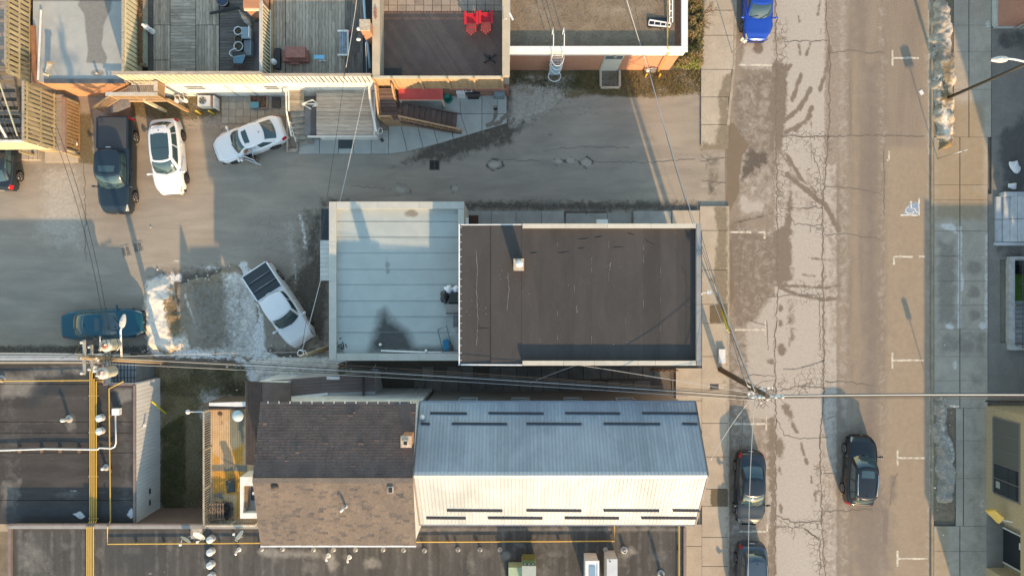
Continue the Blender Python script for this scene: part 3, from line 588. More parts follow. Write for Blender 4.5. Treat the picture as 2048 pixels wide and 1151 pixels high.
# ------------------------------------------------------------------ shared building helpers
def Ws(px, py, zf):
    z = 3.0
    for _ in range(12): p = W(px, py, z); z = zf(p.x, p.y)
    return W(px, py, z)
def gp(pts, z):
    k = (CAM_H-z)/CAM_H; return [(1024+(x-1024)*k, 575.5+(y-575.5)*k) for x, y in pts]
def gr(r, z):
    a, b = gp([(r[0],r[1]),(r[2],r[3])], z); return (a[0],a[1],b[0],b[1])
def gm(masks, z):
    out = {}
    for k, l in masks.items():
        out[k] = [(e[0], gp(e[1], z) if e[0] == 'p' else (gp(e[1][0], z), e[1][1]), *e[2:]) for e in l]
    return out
def fence(name, lbl, A, B, z0, z1, n, mat, alt=.03, t=.025, cover=.93, cap=None, posts=0, rails=2, group=None, cat='fence', rail_mat=None, capw=.12, parent=None, capmat=None, back=False):
    """upright boards between the ground points A and B, shifted in and out by alt"""
    A = Vector((A[0],A[1],0)); B = Vector((B[0],B[1],0)); d = (B-A); L = d.length; u = d/L; nrm = Vector((-u.y, u.x, 0))
    f = parent or thing(name, lbl, cat, ((A.x+B.x)/2, (A.y+B.y)/2, z0), group=group)
    w = L/n
    for i in range(n):
        c = A + u*(w*(i+.5)) + nrm*(alt if i % 2 else -alt) + Vector((0,0,(z0+z1)/2 + rnd.uniform(-.012,.012)))
        board('board', mat, f, c, u*(w*cover), nrm*t, (rnd.uniform(-.006,.006), rnd.uniform(-.006,.006), z1-z0))
    rm = rail_mat or mat
    if back:
        for i in range(n+1): c = A + u*(L*i/n) + Vector((0,0,(z0+z1)/2-.02)); board('back_board', MATS['wood_dark'] if 'white' in mat.name else MATS['wood_weathered_v'], f, c + nrm*.075, u*(w*.62), nrm*t, (0,0,z1-z0-.04))
    for k in range(rails):
        z = z0 + (z1-z0)*(.12 + .76*k/max(1, rails-1)); board('rail', rm, f, (A+B)/2 + Vector((0,0,z)), u*L, nrm*.034, (0,0,.09))
    for k in range(posts):
        p = A + u*(L*k/max(1, posts-1)); board('post', rm, f, p + Vector((0,0,(z0+z1)/2+.02)) + nrm*.0, u*.09, nrm*.09, (0,0,z1-z0+.05))
    if cap: board('cap', capmat or rm, f, (A+B)/2 + Vector((0,0,z1+.02)), u*(L+.06), nrm*capw, (0,0,.035))
    return f
def railing(f, A, B, h, n, mat, cap=.09, bal=.035, bottom=True, posts=2, name='baluster'):
    """open railing between two world points (may slope); parts of f"""
    A, B = Vector(A), Vector(B); d = B-A; u = d.normalized(); s = Vector((-d.y, d.x, 0)).normalized(); up = Vector((0,0,1))
    nn = u.cross(s).normalized()
    board('top_rail', mat, f, (A+B)/2 + up*h, d, s*cap, nn*.045)
    if bottom: board('bottom_rail', mat, f, (A+B)/2 + up*.08, d, s*.045, nn*.045)
    hx = Vector((d.x, d.y, 0)).normalized()
    for i in range(n):
        p = A + d*((i+.5)/n); board(name, mat, f, p + up*(h/2+.03), hx*bal, s*bal, up*(h-.1))
    for i in range(posts):
        p = A + d*(i/max(1, posts-1)); board('post', mat, f, p + up*(h/2), hx*.09, s*.09, up*(h+.06))
def steps(f, top, dirv, width, n, rise, run, mat, matr=None, name='tread', overlap=.03):
    top = Vector(top); u = Vector((dirv[0], dirv[1], 0)).normalized(); s = Vector((-u.y, u.x, 0))
    for i in range(n):
        c = top + u*(run*(i+.5)) - Vector((0,0,rise*(i+1)))
        board(name, mat, f, c - Vector((0,0,.02)), u*(run+overlap), s*width, (0,0,.04))
        if matr: board('riser', matr, f, c - u*(run/2) + Vector((0,0,rise/2-.03)), u*.02, s*width, (0,0,rise-.045))
def bricks_mat(name, c1, c2, mortar, scale=1.0, axis='xz'):
    m, nt, p = nodes(name); v = pos(nt); sp = nd(nt, 'ShaderNodeSeparateXYZ'); nt.links.new(v, sp.inputs[0]); cb = nd(nt, 'ShaderNodeCombineXYZ')
    s = math_(nt, 'ADD', sp.outputs[0], sp.outputs[1]); nt.links.new(s, cb.inputs[0]); nt.links.new(sp.outputs[2], cb.inputs[1])
    b = nd(nt, 'ShaderNodeTexBrick'); nt.links.new(cb.outputs[0], b.inputs['Vector'])
    b.inputs['Scale'].default_value = scale; b.inputs['Brick Width'].default_value = .22; b.inputs['Row Height'].default_value = .075; b.inputs['Mortar Size'].default_value = .008
    b.inputs['Color1'].default_value = (*c1, 1); b.inputs['Color2'].default_value = (*c2, 1); b.inputs['Mortar'].default_value = (*mortar, 1)
    c = mixc(nt, 1.0, b.outputs['Color'], mixc(nt, noise(nt, v, 6, 5), (.78,)*3, (1.22,)*3), 'MULTIPLY')
    nt.links.new(c, p.inputs['Base Color']); p.inputs['Roughness'].default_value = .9
    bp = nd(nt, 'ShaderNodeBump'); bp.inputs['Strength'].default_value = .4; bp.inputs['Distance'].default_value = .01; nt.links.new(b.outputs['Fac'], bp.inputs['Height']); bp.invert = True; nt.links.new(bp.outputs[0], p.inputs['Normal'])
    return m
m_stucco = M('stucco_cream', (.50,.46,.39), (.42,.385,.32), .9, 1.5, bump=.2)
m_brick_r = bricks_mat('brick_red', (.40,.17,.09), (.34,.14,.075), (.36,.27,.2))
m_brick_d = bricks_mat('brick_brown', (.18,.10,.07), (.14,.08,.055), (.2,.17,.14))
m_whitewall = M('white_siding', (.74,.73,.69), (.62,.61,.57), .7, 1.2, fine=.05)
m_glass = plain('window_glass', (.02,.026,.032), .05, spec=.8)
m_frame = plain('frame_white', (.70,.70,.67), .5)
m_dk = plain('dark_plastic', (.02,.02,.022), .5)
m_metal = M('metal_grey', (.40,.41,.42), (.30,.31,.32), .45, 5, metal=.6)
m_galv = M('metal_white', (.72,.73,.74), (.62,.63,.64), .45, 4)
def window(parent, c, w, h, face, mat=None):
    """window on a wall: c centre on the wall plane, face = outward unit normal; frame > pane"""
    n = Vector(face); s = Vector((-n.y, n.x, 0)); f = MB(); up = Vector((0,0,1)); c = Vector(c)
    for sg in (-1, 1):
        f.bar(c + n*.03 + s*(sg*(w/2)) - up*(h/2+.03), c + n*.03 + s*(sg*(w/2)) + up*(h/2+.03), .06, .08)
        f.bar(c + n*.03 - s*(w/2-.03) + up*(sg*h/2), c + n*.03 + s*(w/2-.03) + up*(sg*h/2), .06, .06)
    f.bar(c + n*.025 - s*(w/2-.03), c + n*.025 + s*(w/2-.03), .04, .05)
    o = obj('window', f, mat or m_frame, parent)
    g = MB(); a = s*(w/2-.02); b = up*(h/2-.02); q = c + n*.012
    g.hexa([q-a-b-n*.01, q+a-b-n*.01, q+a-b+n*.005, q-a-b+n*.005, q-a+b-n*.01, q+a+b-n*.01, q+a+b+n*.005, q-a+b+n*.005])
    obj('pane', g, m_glass, o); return o

# ------------------------------------------------------------------ the two-storey building in the middle
ZR = 6.6; ZW = 6.45           # main roof and its lower rear eaves
MX0, MX1, MY0, MY1 = -2.76, 9.94, -4.08, 3.37
XM = W(1045,0,ZR).x; zw = lambda x: min(ZR, ZW+(ZR-ZW)*(x-MX0)/(XM-MX0))
bm = thing('commercial_building', 'two storey building with dark flat membrane roof and pale parapet coping', 'building', (3.5,0,0))
obj('wall', MB().prism([(MX0,MY0+.05),(XM,MY0+.05),(MX1-.06,MY0+.05),(MX1-.06,MY1-.05),(XM,MY1-.05),(MX0,MY1-.05)], 0, lambda x, y: zw(x)-.07).hexa([Vector((x,y,z)) for z in (ZR-.3,ZR-.06) for x, y in ((XM,MY0+.06),(MX1-.07,MY0+.06),(MX1-.07,MY1-.06),(XM,MY1-.06))]), bricks_mat('brick_buff', (.36,.24,.16), (.30,.19,.13), (.33,.28,.22)), bm)
m_memb = M('roof_membrane', (.056,.051,.050), (.043,.040,.039), .85, .55, bump=.15, bscale=9, rand=.09, fine=.10, stretch=(1.6,.5,1))
rx = [921,983,1044.5,1080,1115,1149,1183,1217,1251,1287,1321,1355,1396]
for i in range(len(rx)-1):
    a, b = W(rx[i], 450, (ZW,(ZW+ZR)/2,ZR)[min(i,2)]), W(rx[i+1], 729, ((ZW+ZR)/2,ZR)[min(i,1)]); ew = .03 if i else 0; za, zb0 = zw(a.x), zw(b.x)
    y0, y1 = (MY0+.03, MY1-.02) if i < 2 else (MY0+.2, MY1-.2)
    board('roofing_sheet', m_memb, bm, ((a.x-ew+b.x)/2, (y0+y1)/2, (za+zb0)/2-.02+.004*(i % 2)), (b.x-a.x+ew,0,zb0-za+rnd.uniform(-.006,.006)), (0,y1-y0,0), (0,0,.03))
# blisters, wrinkles and patched cracks of the membrane
wr = MB()
for x0, y0, x1, y1 in [(1155,478,1178,476),(1190,474,1205,472),(1115,505,1138,503),(1225,494,1248,493),(1155,496,1170,495),(1255,465,1270,470),(1290,478,1312,492),(1060,506,1075,504),(1362,530,1376,560),(955,655,985,655),(955,646,960,655)]:
    P = [W(x0+(x1-x0)*t, y0+(y1-y0)*t + 2.5*math.sin(t*3.14), zw(W(x0,0,ZR).x)+.002) for t in (0,.25,.5,.75,1)]; wr.tube(P, [.004,.022,.03,.022,.004], 6)
obj('membrane_wrinkle', wr, m_memb, bm)
sp = MB()
for pts in ([(952,500),(955,530),(953,580),(956,640),(953,690)], [(1016,545),(1018,580),(1014,620)], [(1221,525),(1219,540)], [(1153,610),(1154,625)]):
    ribbon(sp, pts, 1.2, zw(W(pts[0][0],0,ZR).x)+.012, .8, 5)
for _ in range(46):
    x, y = rnd.choice([(1000,545),(1222,530),(1010,548),(1375,617),(1160,560),(960,620),(1052,580),(1245,690)]); x += rnd.gauss(0,13); y += rnd.gauss(0,7); p = W(x, y, ZR); p.z = zw(p.x)+.012; e = rnd.uniform(.012,.04)
    sp.add([p+Vector((e*math.cos(a), e*math.sin(a)*.7, 0)) for a in (0,1.2,2.5,3.7,5)], [(0,1,2,3,4)])
for x in rx[1:-1]:
    for k in range(9):
        if rnd.random() < .22: y = 462+k*26+rnd.uniform(-8,8); ribbon(sp, [(x,y),(x+rnd.uniform(-.6,.6),y+rnd.uniform(5,20))], .7, zw(W(x,0,ZR).x)+.016, .4, 5)
obj('lap_sealant', sp, M('sealant', (.20,.185,.175), (.12,.11,.105), .8, 9), bm, kind='stuff')
m_cope = M('coping_cream', (.52,.48,.41), (.46,.42,.355), .6, 1.8, rand=.05, bump=.08)
m_cope_g = M('coping_grey', (.27,.265,.26), (.23,.225,.22), .55, 1.8, rand=.05)
ZP = 6.9
def coping(parent, axis, cuts, fix, wid, z, mat, h=.05, wall=None, zr=ZR):
    for a, b in zip(cuts[:-1], cuts[1:]):
        c = ((a+b)/2, fix, z-h/2) if axis == 'x' else (fix, (a+b)/2, z-h/2); l = b-a-.012
        board('coping', mat, parent, c, (l if axis == 'x' else wid, 0, 0), (0, wid if axis == 'x' else l, 0), (0,0,h))
    a, b = cuts[0], cuts[-1]
    if axis == 'x': board('parapet', wall or mat, parent, ((a+b)/2, fix, (zr+z-h)/2), (b-a,0,0), (0,wid-.05,0), (0,0,z-h-zr))
    else: board('parapet', wall or mat, parent, (fix, (a+b)/2, (zr+z-h)/2), (wid-.05,0,0), (0,b-a,0), (0,0,z-h-zr))
cx = [W(x,450,ZP).x for x in (1045,1130,1215,1302,1392)]
coping(bm, 'x', cx, MY1-.12, .24, ZP, m_cope)
coping(bm, 'x', [W(x,450,ZP).x for x in (1045,1127,1189,1276,1311,1392)], MY0+.14, .25, ZP, m_cope)
coping(bm, 'y', [MY0+.0, -2.4, -.9, .6, 2.0, MY1], MX1-.13, .26, ZP, m_cope_g)
# eaves gutter with brackets along the rear edge
e = MB(); e.bar((MX0-.04, MY0-.02, ZW), (MX0-.04, MY1+.02, ZW), .07, .07); obj('gutter', e, m_galv, bm)
for i in range(19):
    y = MY0+.25 + i*(MY1-MY0-.4)/18; board('gutter_bracket', m_galv, bm, (MX0+.03, y, ZW+.02), (.13,0,0), (0,.022,0), (0,0,.02))
e = MB(); e.bar((MX0+.04, MY1-.02, ZW+.02), (XM-.01, MY1-.02, ZR+.015), .05, .05); e.bar((MX0+.04, MY0+.01, ZW+.02), (XM-.01, MY0+.01, ZR+.015), .07, .06); obj('drip_edge', e, m_galv, bm)
cc = W(1037.5, 529, 7.55)
ch = obj('chimney', MB().bb(cc.x-.24, cc.x+.24, cc.y-.28, cc.y+.28, ZR-.2, 7.5), m_brick_r, bm)
obj('chimney_cap', MB().bb(cc.x-.27, cc.x+.27, cc.y-.31, cc.y+.31, 7.5, 7.57), M('mortar_cap', (.5,.44,.36), (.36,.26,.18), .9, 7), ch)
obj('flue', MB().lathe((cc.x+.03, cc.y+.04, 7.57), [(.15,0),(.15,.14),(.19,.14),(.19,.17),(.05,.22),(0,.22)], 16), m_galv, ch)
for i in range(4): window(bm, (MX1-.06, 2.2-i*1.75, 5.0), .95, 1.6, (1,0,0))
window(bm, (MX1-.06, 1.6, 1.5), 2.4, 1.9, (1,0,0)); window(bm, (MX1-.06, -2.3, 1.5), 2.4, 1.9, (1,0,0))
dr = obj('door', MB().bb(MX1-.07, MX1-.01, -.85, .1, .1, 2.2), plain('door_green', (.06,.09,.08), .5), bm); obj('handle', MB().ball((MX1+.02,-.1,1.1), .04), m_metal, dr)
for x in (0, 2.6, 5.2, 7.8): window(bm, (x, MY1-.05, 4.9), .9, 1.4, (0,1,0)); window(bm, (x, MY0+.05, 4.9), .9, 1.4, (0,-1,0))
a = W(1204.5, 447, 5.4); ac = thing('window_air_conditioner', 'small white air conditioner poking out of the side wall below the roof edge', 'air conditioner', (a.x, MY1+.1, 5.2))
obj('case', MB().bb(a.x-.3, a.x+.3, MY1-.05, MY1+.36, 5.15, 5.5), m_frame, ac); obj('grille', MB().bb(a.x-.25, a.x+.25, MY1+.36, MY1+.375, 5.2, 5.46), m_metal, ac)
fl = thing('floodlight', 'small white floodlight on a bracket over the front pavement', 'light', (MX1, W(1410,586,6.1).y, 6.0))
yy = W(1410,585,6.1).y; e = MB(); e.tube([(MX1-.1,yy-.1,6.55),(MX1+.2,yy,6.6),(MX1+.45,yy+.02,6.5)], .022, 6); e.tube([(MX1-.1,yy+.22,6.55),(MX1+.12,yy-.12,6.6)], .018, 6); obj('arm', e, m_galv, fl)
obj('lamp_head', MB().box((MX1+.52, yy+.02, 6.45), (.22,.2,.14)), m_galv, fl); obj('base_plate', MB().bb(MX1-.08, MX1+.02, yy-.16, yy+.16, 6.3, 6.52), m_galv, fl)

# ------------------------------------------------------------------ rear annex with pale flat roof
ZA = 4.2; ZAP = 4.52
an = thing('rear_annex', 'lower rear annex with pale flat roof wet stain and broad light parapet', 'building', (-6.5,.3,0))
o0, o1 = W(658,403,ZAP), W(928,719.5,ZAP)
AX0, AY1, AY0 = o0.x, o0.y, o1.y
obj('wall', MB().bb(AX0+.04, MX0-.02, AY0+.04, AY1-.04, 0, ZA-.05), m_stucco, an)
m_ann = layered('annex_roof', ((.395,.43,.41),(.35,.385,.37)), [('wet', (.075,.075,.07), (.055,.055,.05), 1.6, .3, 1.5, .5), ('dirt', (.19,.18,.16), (.25,.24,.21), 2.5, .4, 3, .7), ('pale', (.60,.62,.62), (.52,.55,.55), 3, .4, 3, .8)], bump=.08, base_scale=.8)
am = gm({'wet': [('p',[(770,617),(785,640),(815,660),(830,690),(845,708),(737,708),(742,680),(752,650),(762,625)],15,.95), ('p',[(815,690),(880,690),(918,700),(918,708),(815,708)],7,.7), ('p',ell(775,530,6,8),3,.5), ('p',ell(776,543,5,6),3,.5), ('p',ell(774,521,3,10),3,.35)],
         'dirt': [('l',([(674,y_),(920,y_)],2),3,.42) for y_ in (474,538,569,601,633,664)] + [('p',ell(690+i_*37,430+(i_*83)%250,8+(i_*5)%9,4+(i_*3)%5),6,.3) for i_ in range(7)] + [('p',ell(823,427,15,8),5,.85), ('p',rect(672,690,690,708),5,.7), ('p',rect(905,415,922,432),6,.5), ('p',ell(895,640,24,22),12,.35), ('l',([(866,618),(872,612),(880,618),(874,626),(866,618)],2),2,.5), ('l',([(674,418),(674,600)],5),4,.35), ('l',([(676,443),(920,443)],3),3,.3), ('l',([(676,506),(920,506)],3),3,.3)],
         'pale': [('p',ell(905,665,12,9),7,.6)]}, ZA)
ry = [412,443,474,506,538,569,601,633,664,712]
for i in range(len(ry)-1):
    r = gr((665, ry[i]-1, 929, ry[i+1]+1), ZA); sheet('roofing_sheet', r, ZA+.003*(len(ry)-i) + (.009 if i % 2 else 0), 2.5, am, m_ann, parent=an)
sm = MB()
for y in ry[1:-1]: sm.bar(W(672,y,ZA+.03), W(926,y,ZA+.03), .02, .012)
obj('seam', sm, M('seam_grey', (.25,.27,.26), (.2,.215,.21), .8, 4), an)
m_cope2 = M('coping_pale', (.46,.45,.405), (.41,.405,.37), .7, 1.6, rand=.03, bump=.06, fine=.08)
pwid = .40
coping(an, 'y', [AY0, AY0+2.2, AY0+4.4, AY0+6.6, AY1], AX0+pwid/2, pwid, ZAP, m_cope2, zr=ZA)
for yy_ in (AY1-pwid/2, AY0+pwid/2-.03): coping(an, 'x', [AX0+pwid+.01, -7.5, -5.2, MX0-.03 if yy_ < 0 else W(928,403,ZAP).x], yy_, pwid, ZAP, m_cope2, zr=ZA)
b = W(928,403,ZAP).x; coping(an, 'y', [MY1+.1, AY1-pwid-.01], b-.17, .34, ZAP, m_cope2, zr=ZA)
obj('wall_stub', MB().bb(MX0-.03, b-.01, MY1+.02, AY1-.05, 0, ZA), m_stucco, an)
pd = W(936,432,3.2); e = MB(); e.tube([(pd.x,MY1+.35,3.9),(pd.x,MY1+.35,.1)], .05, 8); e.box((pd.x,MY1+.35,3.95),(.16,.5,.16)); obj('downspout', e, m_galv, an)
tk = thing('door_mat', 'dark brown mat on the pavement beside the annex corner', 'mat', W(946,440,.14)); obj('mat', MB().bb(*[W(937,0).x, W(957,0).x], W(0,450).y, W(0,431).y, .12, .15), M('mat_brown', (.09,.045,.03), (.06,.035,.025), .95, 20), tk)
# dumpster and corrugated awning on the rear side
m_dump = M('dumpster_blue', (.035,.05,.062), (.03,.04,.05), .5, 3)
xd0, xd1 = W(643,0,1.2).x, AX0-.03; yd0, yd1 = W(0,479,1.2).y, W(0,417,1.2).y
dp = thing('dumpster', 'dark blue waste bin with two lids against the annex wall', 'bin', ((xd0+xd1)/2-.2, (yd0+yd1)/2, 0))
obj('body', MB().bb(xd0+.02, xd1+.55, yd0, yd1, .12, 1.15), m_dump, dp)
for k in range(2):
    a0 = yd0 + (yd1-yd0)*k/2+.015; a1 = yd0 + (yd1-yd0)*(k+1)/2-.015
    l = MB().bb(xd0-.02, xd1+.5, a0, a1, 1.15, 1.2); [l.bb(xd0+.02, xd1+.45, a0+(a1-a0)*j/4, a0+(a1-a0)*j/4+.04, 1.2, 1.22) for j in (1,2,3)]; obj('lid', l, m_dump, dp)
obj('wheels', MB().lathe((xd0+.2,yd0+.2,.08),[(.08,-.03),(.08,.03)],10,'y').lathe((xd0+.2,yd1-.2,.08),[(.08,-.03),(.08,.03)],10,'y'), m_dk, dp)
aw = thing('wall_awning', 'pale corrugated sheet awning on the rear annex wall', 'awning', (AX0-.2, W(0,520,2.7).y, 2.6))
y0, y1 = W(0,561,2.7).y, W(0,480,2.7).y; n = 9; x0 = W(641,0,2.6).x
for i in range(n): board('corrugated_sheet', M('awning_pale', (.52,.55,.54), (.46,.49,.48), .6, 2, rand=.06), aw, ((x0+AX0)/2+.02, y0+(y1-y0)*(i+.5)/n, 2.7), (AX0-x0+.1,0,.16), (0,(y1-y0)/n*.94,0), (-.01,0,.03))
e = MB(); [e.bar((AX0, y, 2.3), (x0+.05, y, 2.62), .03, .03) for y in (y0+.1, y1-.1)]; obj('bracket', e, m_metal, aw)
# ---- things left on the annex roof
def blob_bag(name, lbl, c, r, mat, seed):
    q = random.Random(seed); m = MB(); ph = [q.uniform(0,6.28) for _ in range(6)]
    def f(u, v):
        a = 2*math.pi*u; t = math.pi*v; k = 1+.12*math.sin(5*a+ph[0])*math.sin(t)+.09*math.sin(9*a+ph[1]+3*t)+.08*math.sin(3*t+ph[2]); k *= (.35 if v > .97 else 1)
        return Vector((c[0]+r[0]*k*math.sin(t)*math.cos(a), c[1]+r[1]*k*math.sin(t)*math.sin(a), c[2]+r[2]*(1-math.cos(t))))
    m.surf(f, 26, 14, flip=True); t = thing(name, lbl, 'bag', c); obj('bag', m, mat, t); obj('knot', MB().lathe((c[0],c[1],c[2]+2*r[2]-.03), [(.05,0),(.02,.05),(.06,.12),(0,.12)], 8), mat, t); return t
m_bagw = plain('bag_white', (.72,.75,.80), .35); m_bagk = plain('bag_black', (.025,.028,.03), .3)
p = W(897,579,4.5); blob_bag('rubbish_bag', 'white rubbish bag, left of two, on the annex roof', (p.x,p.y,ZA+.03), (.27,.25,.2), m_bagw, 1)
p = W(913,578,4.5); blob_bag('rubbish_bag', 'white rubbish bag touching the gutter of the taller dark roof', (p.x,p.y,ZA+.03), (.23,.22,.2), m_bagw, 2)
p = W(889,593,4.5); blob_bag('rubbish_bag', 'black slumped rubbish bag beside the white ones', (p.x,p.y,ZA+.03), (.22,.36,.24), m_bagk, 3)
def chair(name, lbl, c, rz, w, d, mats, arms=True, slats=0):
    t = thing(name, lbl, 'chair', c, rz, local=True)
    s = obj('seat', MB().box((0,0,.42), (d,w,.1)), mats[0], t)
    obj('backrest', MB().slab([(-d/2-.05,-w/2,.9),(-d/2-.05,w/2,.9),(-d/2+.08,w/2,.42),(-d/2+.08,-w/2,.42)], .07), mats[0], t)
    for x, y in ((-.45,-.45),(-.45,.45),(.45,-.45),(.45,.45)): obj('leg', MB().bar((d*x,w*y,0),(d*x,w*y,.42),.04,.04), mats[1], t)
    if arms:
        for y in (-1,1): obj('armrest', MB().bar((-d/2,y*(w/2+.03),.62),(d/2,y*(w/2+.03),.62),.06,.04).bar((d/2-.05,y*(w/2+.03),.0),(d/2-.05,y*(w/2+.03),.6),.04,.04), mats[1], t)
    for i in range(slats): obj('slat', MB().box((-d/2+d*(i+.5)/slats,0,.475),(d/slats*.6,w*.96,.02)), mats[1], t)
    return t
m_blk = plain('frame_black', (.03,.03,.033), .5); m_beige = plain('cushion_beige', (.30,.28,.26), .9); m_dgreen = plain('fabric_dark', (.05,.06,.06), .9)
p = W(908,597,4.6); chair('patio_chair', 'dark patio chair between the rubbish bags and the beige seat', (p.x,p.y,ZA+.03), math.pi, .46, .5, (m_dgreen, m_blk))
p = W(906,616,4.6); chair('armchair', 'beige cushioned patio seat on the annex roof', (p.x,p.y,ZA+.03), math.pi, .50, .75, (m_beige, m_blk))
p = W(914,641,4.6); chair('slatted_chair', 'black slatted chair below the beige seat', (p.x,p.y,ZA+.03), math.pi, .62, .42, (m_blk, plain('slat_grey', (.22,.22,.23), .6)), slats=5)
lo = thing('folding_lounger', 'blue folding lounger with open dark tube frame on the annex roof', 'lounger', W(888,690,ZA+.03))
z = ZA+.32; q = [W(876,659,z), W(893,652,z), W(903,690,z-.15), W(886,704,z-.15)]
obj('frame', MB().tube(q+[q[0]], .022, 8), plain('tube_dark', (.05,.10,.12), .4), lo); qs = [W(885,681,z-.05), W(896,677,z-.05), W(906,696,z-.18), W(888,702,z-.18)]
obj('seat', MB().slab(qs, .03), plain('canvas_blue', (.02,.17,.30), .8), lo); obj('backrest', MB().slab([W(897,682,z+.1),W(904,690,z+.1),W(907,700,z-.2),W(898,700,z-.2)], .03), m_dgreen, lo)
for v in q: obj('leg', MB().tube([v, (v.x,v.y,ZA+.03)], .018, 6), plain('tube_dark', (.05,.10,.12), .4), lo)
pp = MB().tube([W(762,701,ZA+.1), W(840,704,ZA+.1), W(919,704.5,ZA+.12)], .06, 10); o = obj('drain_pipe', pp, m_galv, label='long white pipe lying along the south parapet of the annex', cat='pipe')
for x, y in ((762,688),(853,700)):
    p = W(x,y,ZA); o = obj('roof_vent', MB().lathe(p, [(.06,0),(.06,.2),(.08,.2),(.08,.24),(0,.26)], 10), m_galv, label='stubby white vent pipe %s' % ('inside the dark wet stain of the annex roof' if x < 800 else 'near the white pipe and blue lounger'), cat='vent')
q = random.Random(5); lf = MB()
for _ in range(14):
    p = W(682+q.gauss(0,7), 692+q.gauss(0,7), ZA+.05); a = q.uniform(0,6.28); l = q.uniform(.05,.16); d = Vector((math.cos(a),math.sin(a),.1)); s = Vector((-d.y,d.x,0))*.035
    lf.add([p-d*l, p+s, p+d*l, p-s], [(0,1,2,3)])
obj('debris', lf, M('debris_dark', (.03,.032,.03), (.06,.055,.05), .9, 10), label='scattered dark debris in the corner of the annex roof', kind='stuff')
# walkway slabs along the north side
wk = thing('north_walkway', '', '', (3,4,0), kind='structure')
m_wk = M('walkway_concrete', (.33,.32,.29), (.27,.26,.235), .9, 1.4, bump=.15, rand=.10)
for a, b in zip([930,983,1032,1083,1128,1131,1214,1262,1266,1342], [983,1032,1083,1128,1131,1214,1262,1266,1342,1343]):
    if b-a < 5: continue
    top = 426 if 1131 <= a < 1215 else 422
    slab_run(wk, [a,b], [top,472], .12, m_wk)
wm = MB(); wm.bar(W(1131,423,.1), W(1172,423,.1), .08, .1).bar(W(1175,423,.1), W(1213,423,.1), .08, .1); wm.bar(W(1131,421,.1), W(1131,432,.1), .05, .1); wm.bar(W(1173,420,.1), W(1173,429,.1), .05, .1); obj('edging', wm, M('edging_timber', (.14,.12,.10), (.1,.085,.07), .9, 8), wk)
# ------------------------------------------------------------------ gabled building with ribbed metal roof
def zf_gable(yr, zr, ye_n, ze):
    sl = (zr-ze)/(ye_n-yr); return lambda x, y: zr - abs(y-yr)*sl
MZE, MZR = 5.99, 8.4
RY = W(0,950,MZR).y; EN = W(0,803,MZE).y; ES_ = 2*RY-EN
zm = zf_gable(RY, MZR, EN, MZE)
GX0, GX1 = -4.93, 9.83
mb_ = thing('metal_roofed_building', 'long gabled building with ribbed metal roof and dark snow guards', 'building', (2.4,RY,0))
obj('wall', MB().add([(GX0+.12,EN-.3,0),(GX1-.3,EN-.3,0),(GX1-.3,ES_+.3,0),(GX0+.12,ES_+.3,0),(GX0+.12,EN-.3,zm(0,EN-.3)-.08),(GX1-.3,EN-.3,zm(0,EN-.3)-.08),(GX1-.3,ES_+.3,zm(0,EN-.3)-.08),(GX0+.12,ES_+.3,zm(0,EN-.3)-.08),(GX0+.12,RY,MZR-.1),(GX1-.3,RY,MZR-.1)],
    [(0,1,5,4),(3,7,6,2),(1,2,6,9,5),(0,4,8,7,3),(4,5,9,8),(6,7,8,9)]), M('siding_tan', (.38,.34,.29), (.32,.285,.245), .8, 1.3), mb_)
m_mr = M('metal_roof', (.30,.345,.40), (.225,.26,.31), .55, .5, stretch=(1,.35,1), metal=.25, rand=.07, fine=.05, bump=.04, spec=.5)
nr = 78; pw_ = (GX1-GX0)/nr
for side, ye in ((1,EN),(-1,ES_)):
    for i in range(nr):
        x = GX0 + pw_*(i+.5); xe = 0.0
        c = Vector((x, (RY+ye)/2, (MZR+MZE)/2)); board('roof_panel', m_mr, mb_, c, (pw_*.97,0,0), (0, ye-RY, MZE-MZR), Vector((0,.588*side,.809))*.02)
    rb = MB()
    for i in range(nr+1):
        x = GX0 + pw_*i; n = Vector((0,.588*side,.809)); a = Vector((x,RY,MZR))+n*.012; b = Vector((x,ye,MZE))+n*.012
        s = Vector((.016,0,0)); rb.add([a-s*1.5, b-s*1.5, b-s*.6+n*.022, a-s*.6+n*.022, a+s*.6+n*.022, b+s*.6+n*.022, b+s*1.5, a+s*1.5], [(0,1,2,3),(3,2,5,4),(4,5,6,7)])
    obj('rib', rb, m_mr, mb_, kind='stuff')
    ed = MB(); ed.bar((GX0-.02,ye,MZE-.02),(GX1+.02,ye,MZE-.02),.12,.1); obj('eaves_gutter', ed, M('gutter_bluegrey', (.22,.25,.30), (.19,.215,.26), .5, 2), mb_)
rg = MB(); rg.slab([(GX0-.05,RY+.16,MZR-.085),(GX1+.05,RY+.16,MZR-.085),(GX1+.05,RY,MZR+.035),(GX0-.05,RY,MZR+.035)], .02); rg.slab([(GX0-.05,RY,MZR+.036),(GX1+.05,RY,MZR+.036),(GX1+.05,RY-.16,MZR-.085),(GX0-.05,RY-.16,MZR-.085)], .02)
obj('ridge_cap', rg, M('metal_ridge', (.42,.43,.45), (.38,.39,.41), .4, 1, metal=.5), mb_)
for x in (GX0-.03, GX1+.03):
    e = MB(); e.bar((x,EN,MZE),(x,RY,MZR),.07,.12); e.bar((x,RY,MZR),(x,ES_,MZE),.07,.12); obj('verge_trim', e, M('verge_brown', (.16,.13,.13), (.13,.11,.11), .6, 2), mb_)
m_guard = plain('snow_guard', (.035,.035,.04), .6)
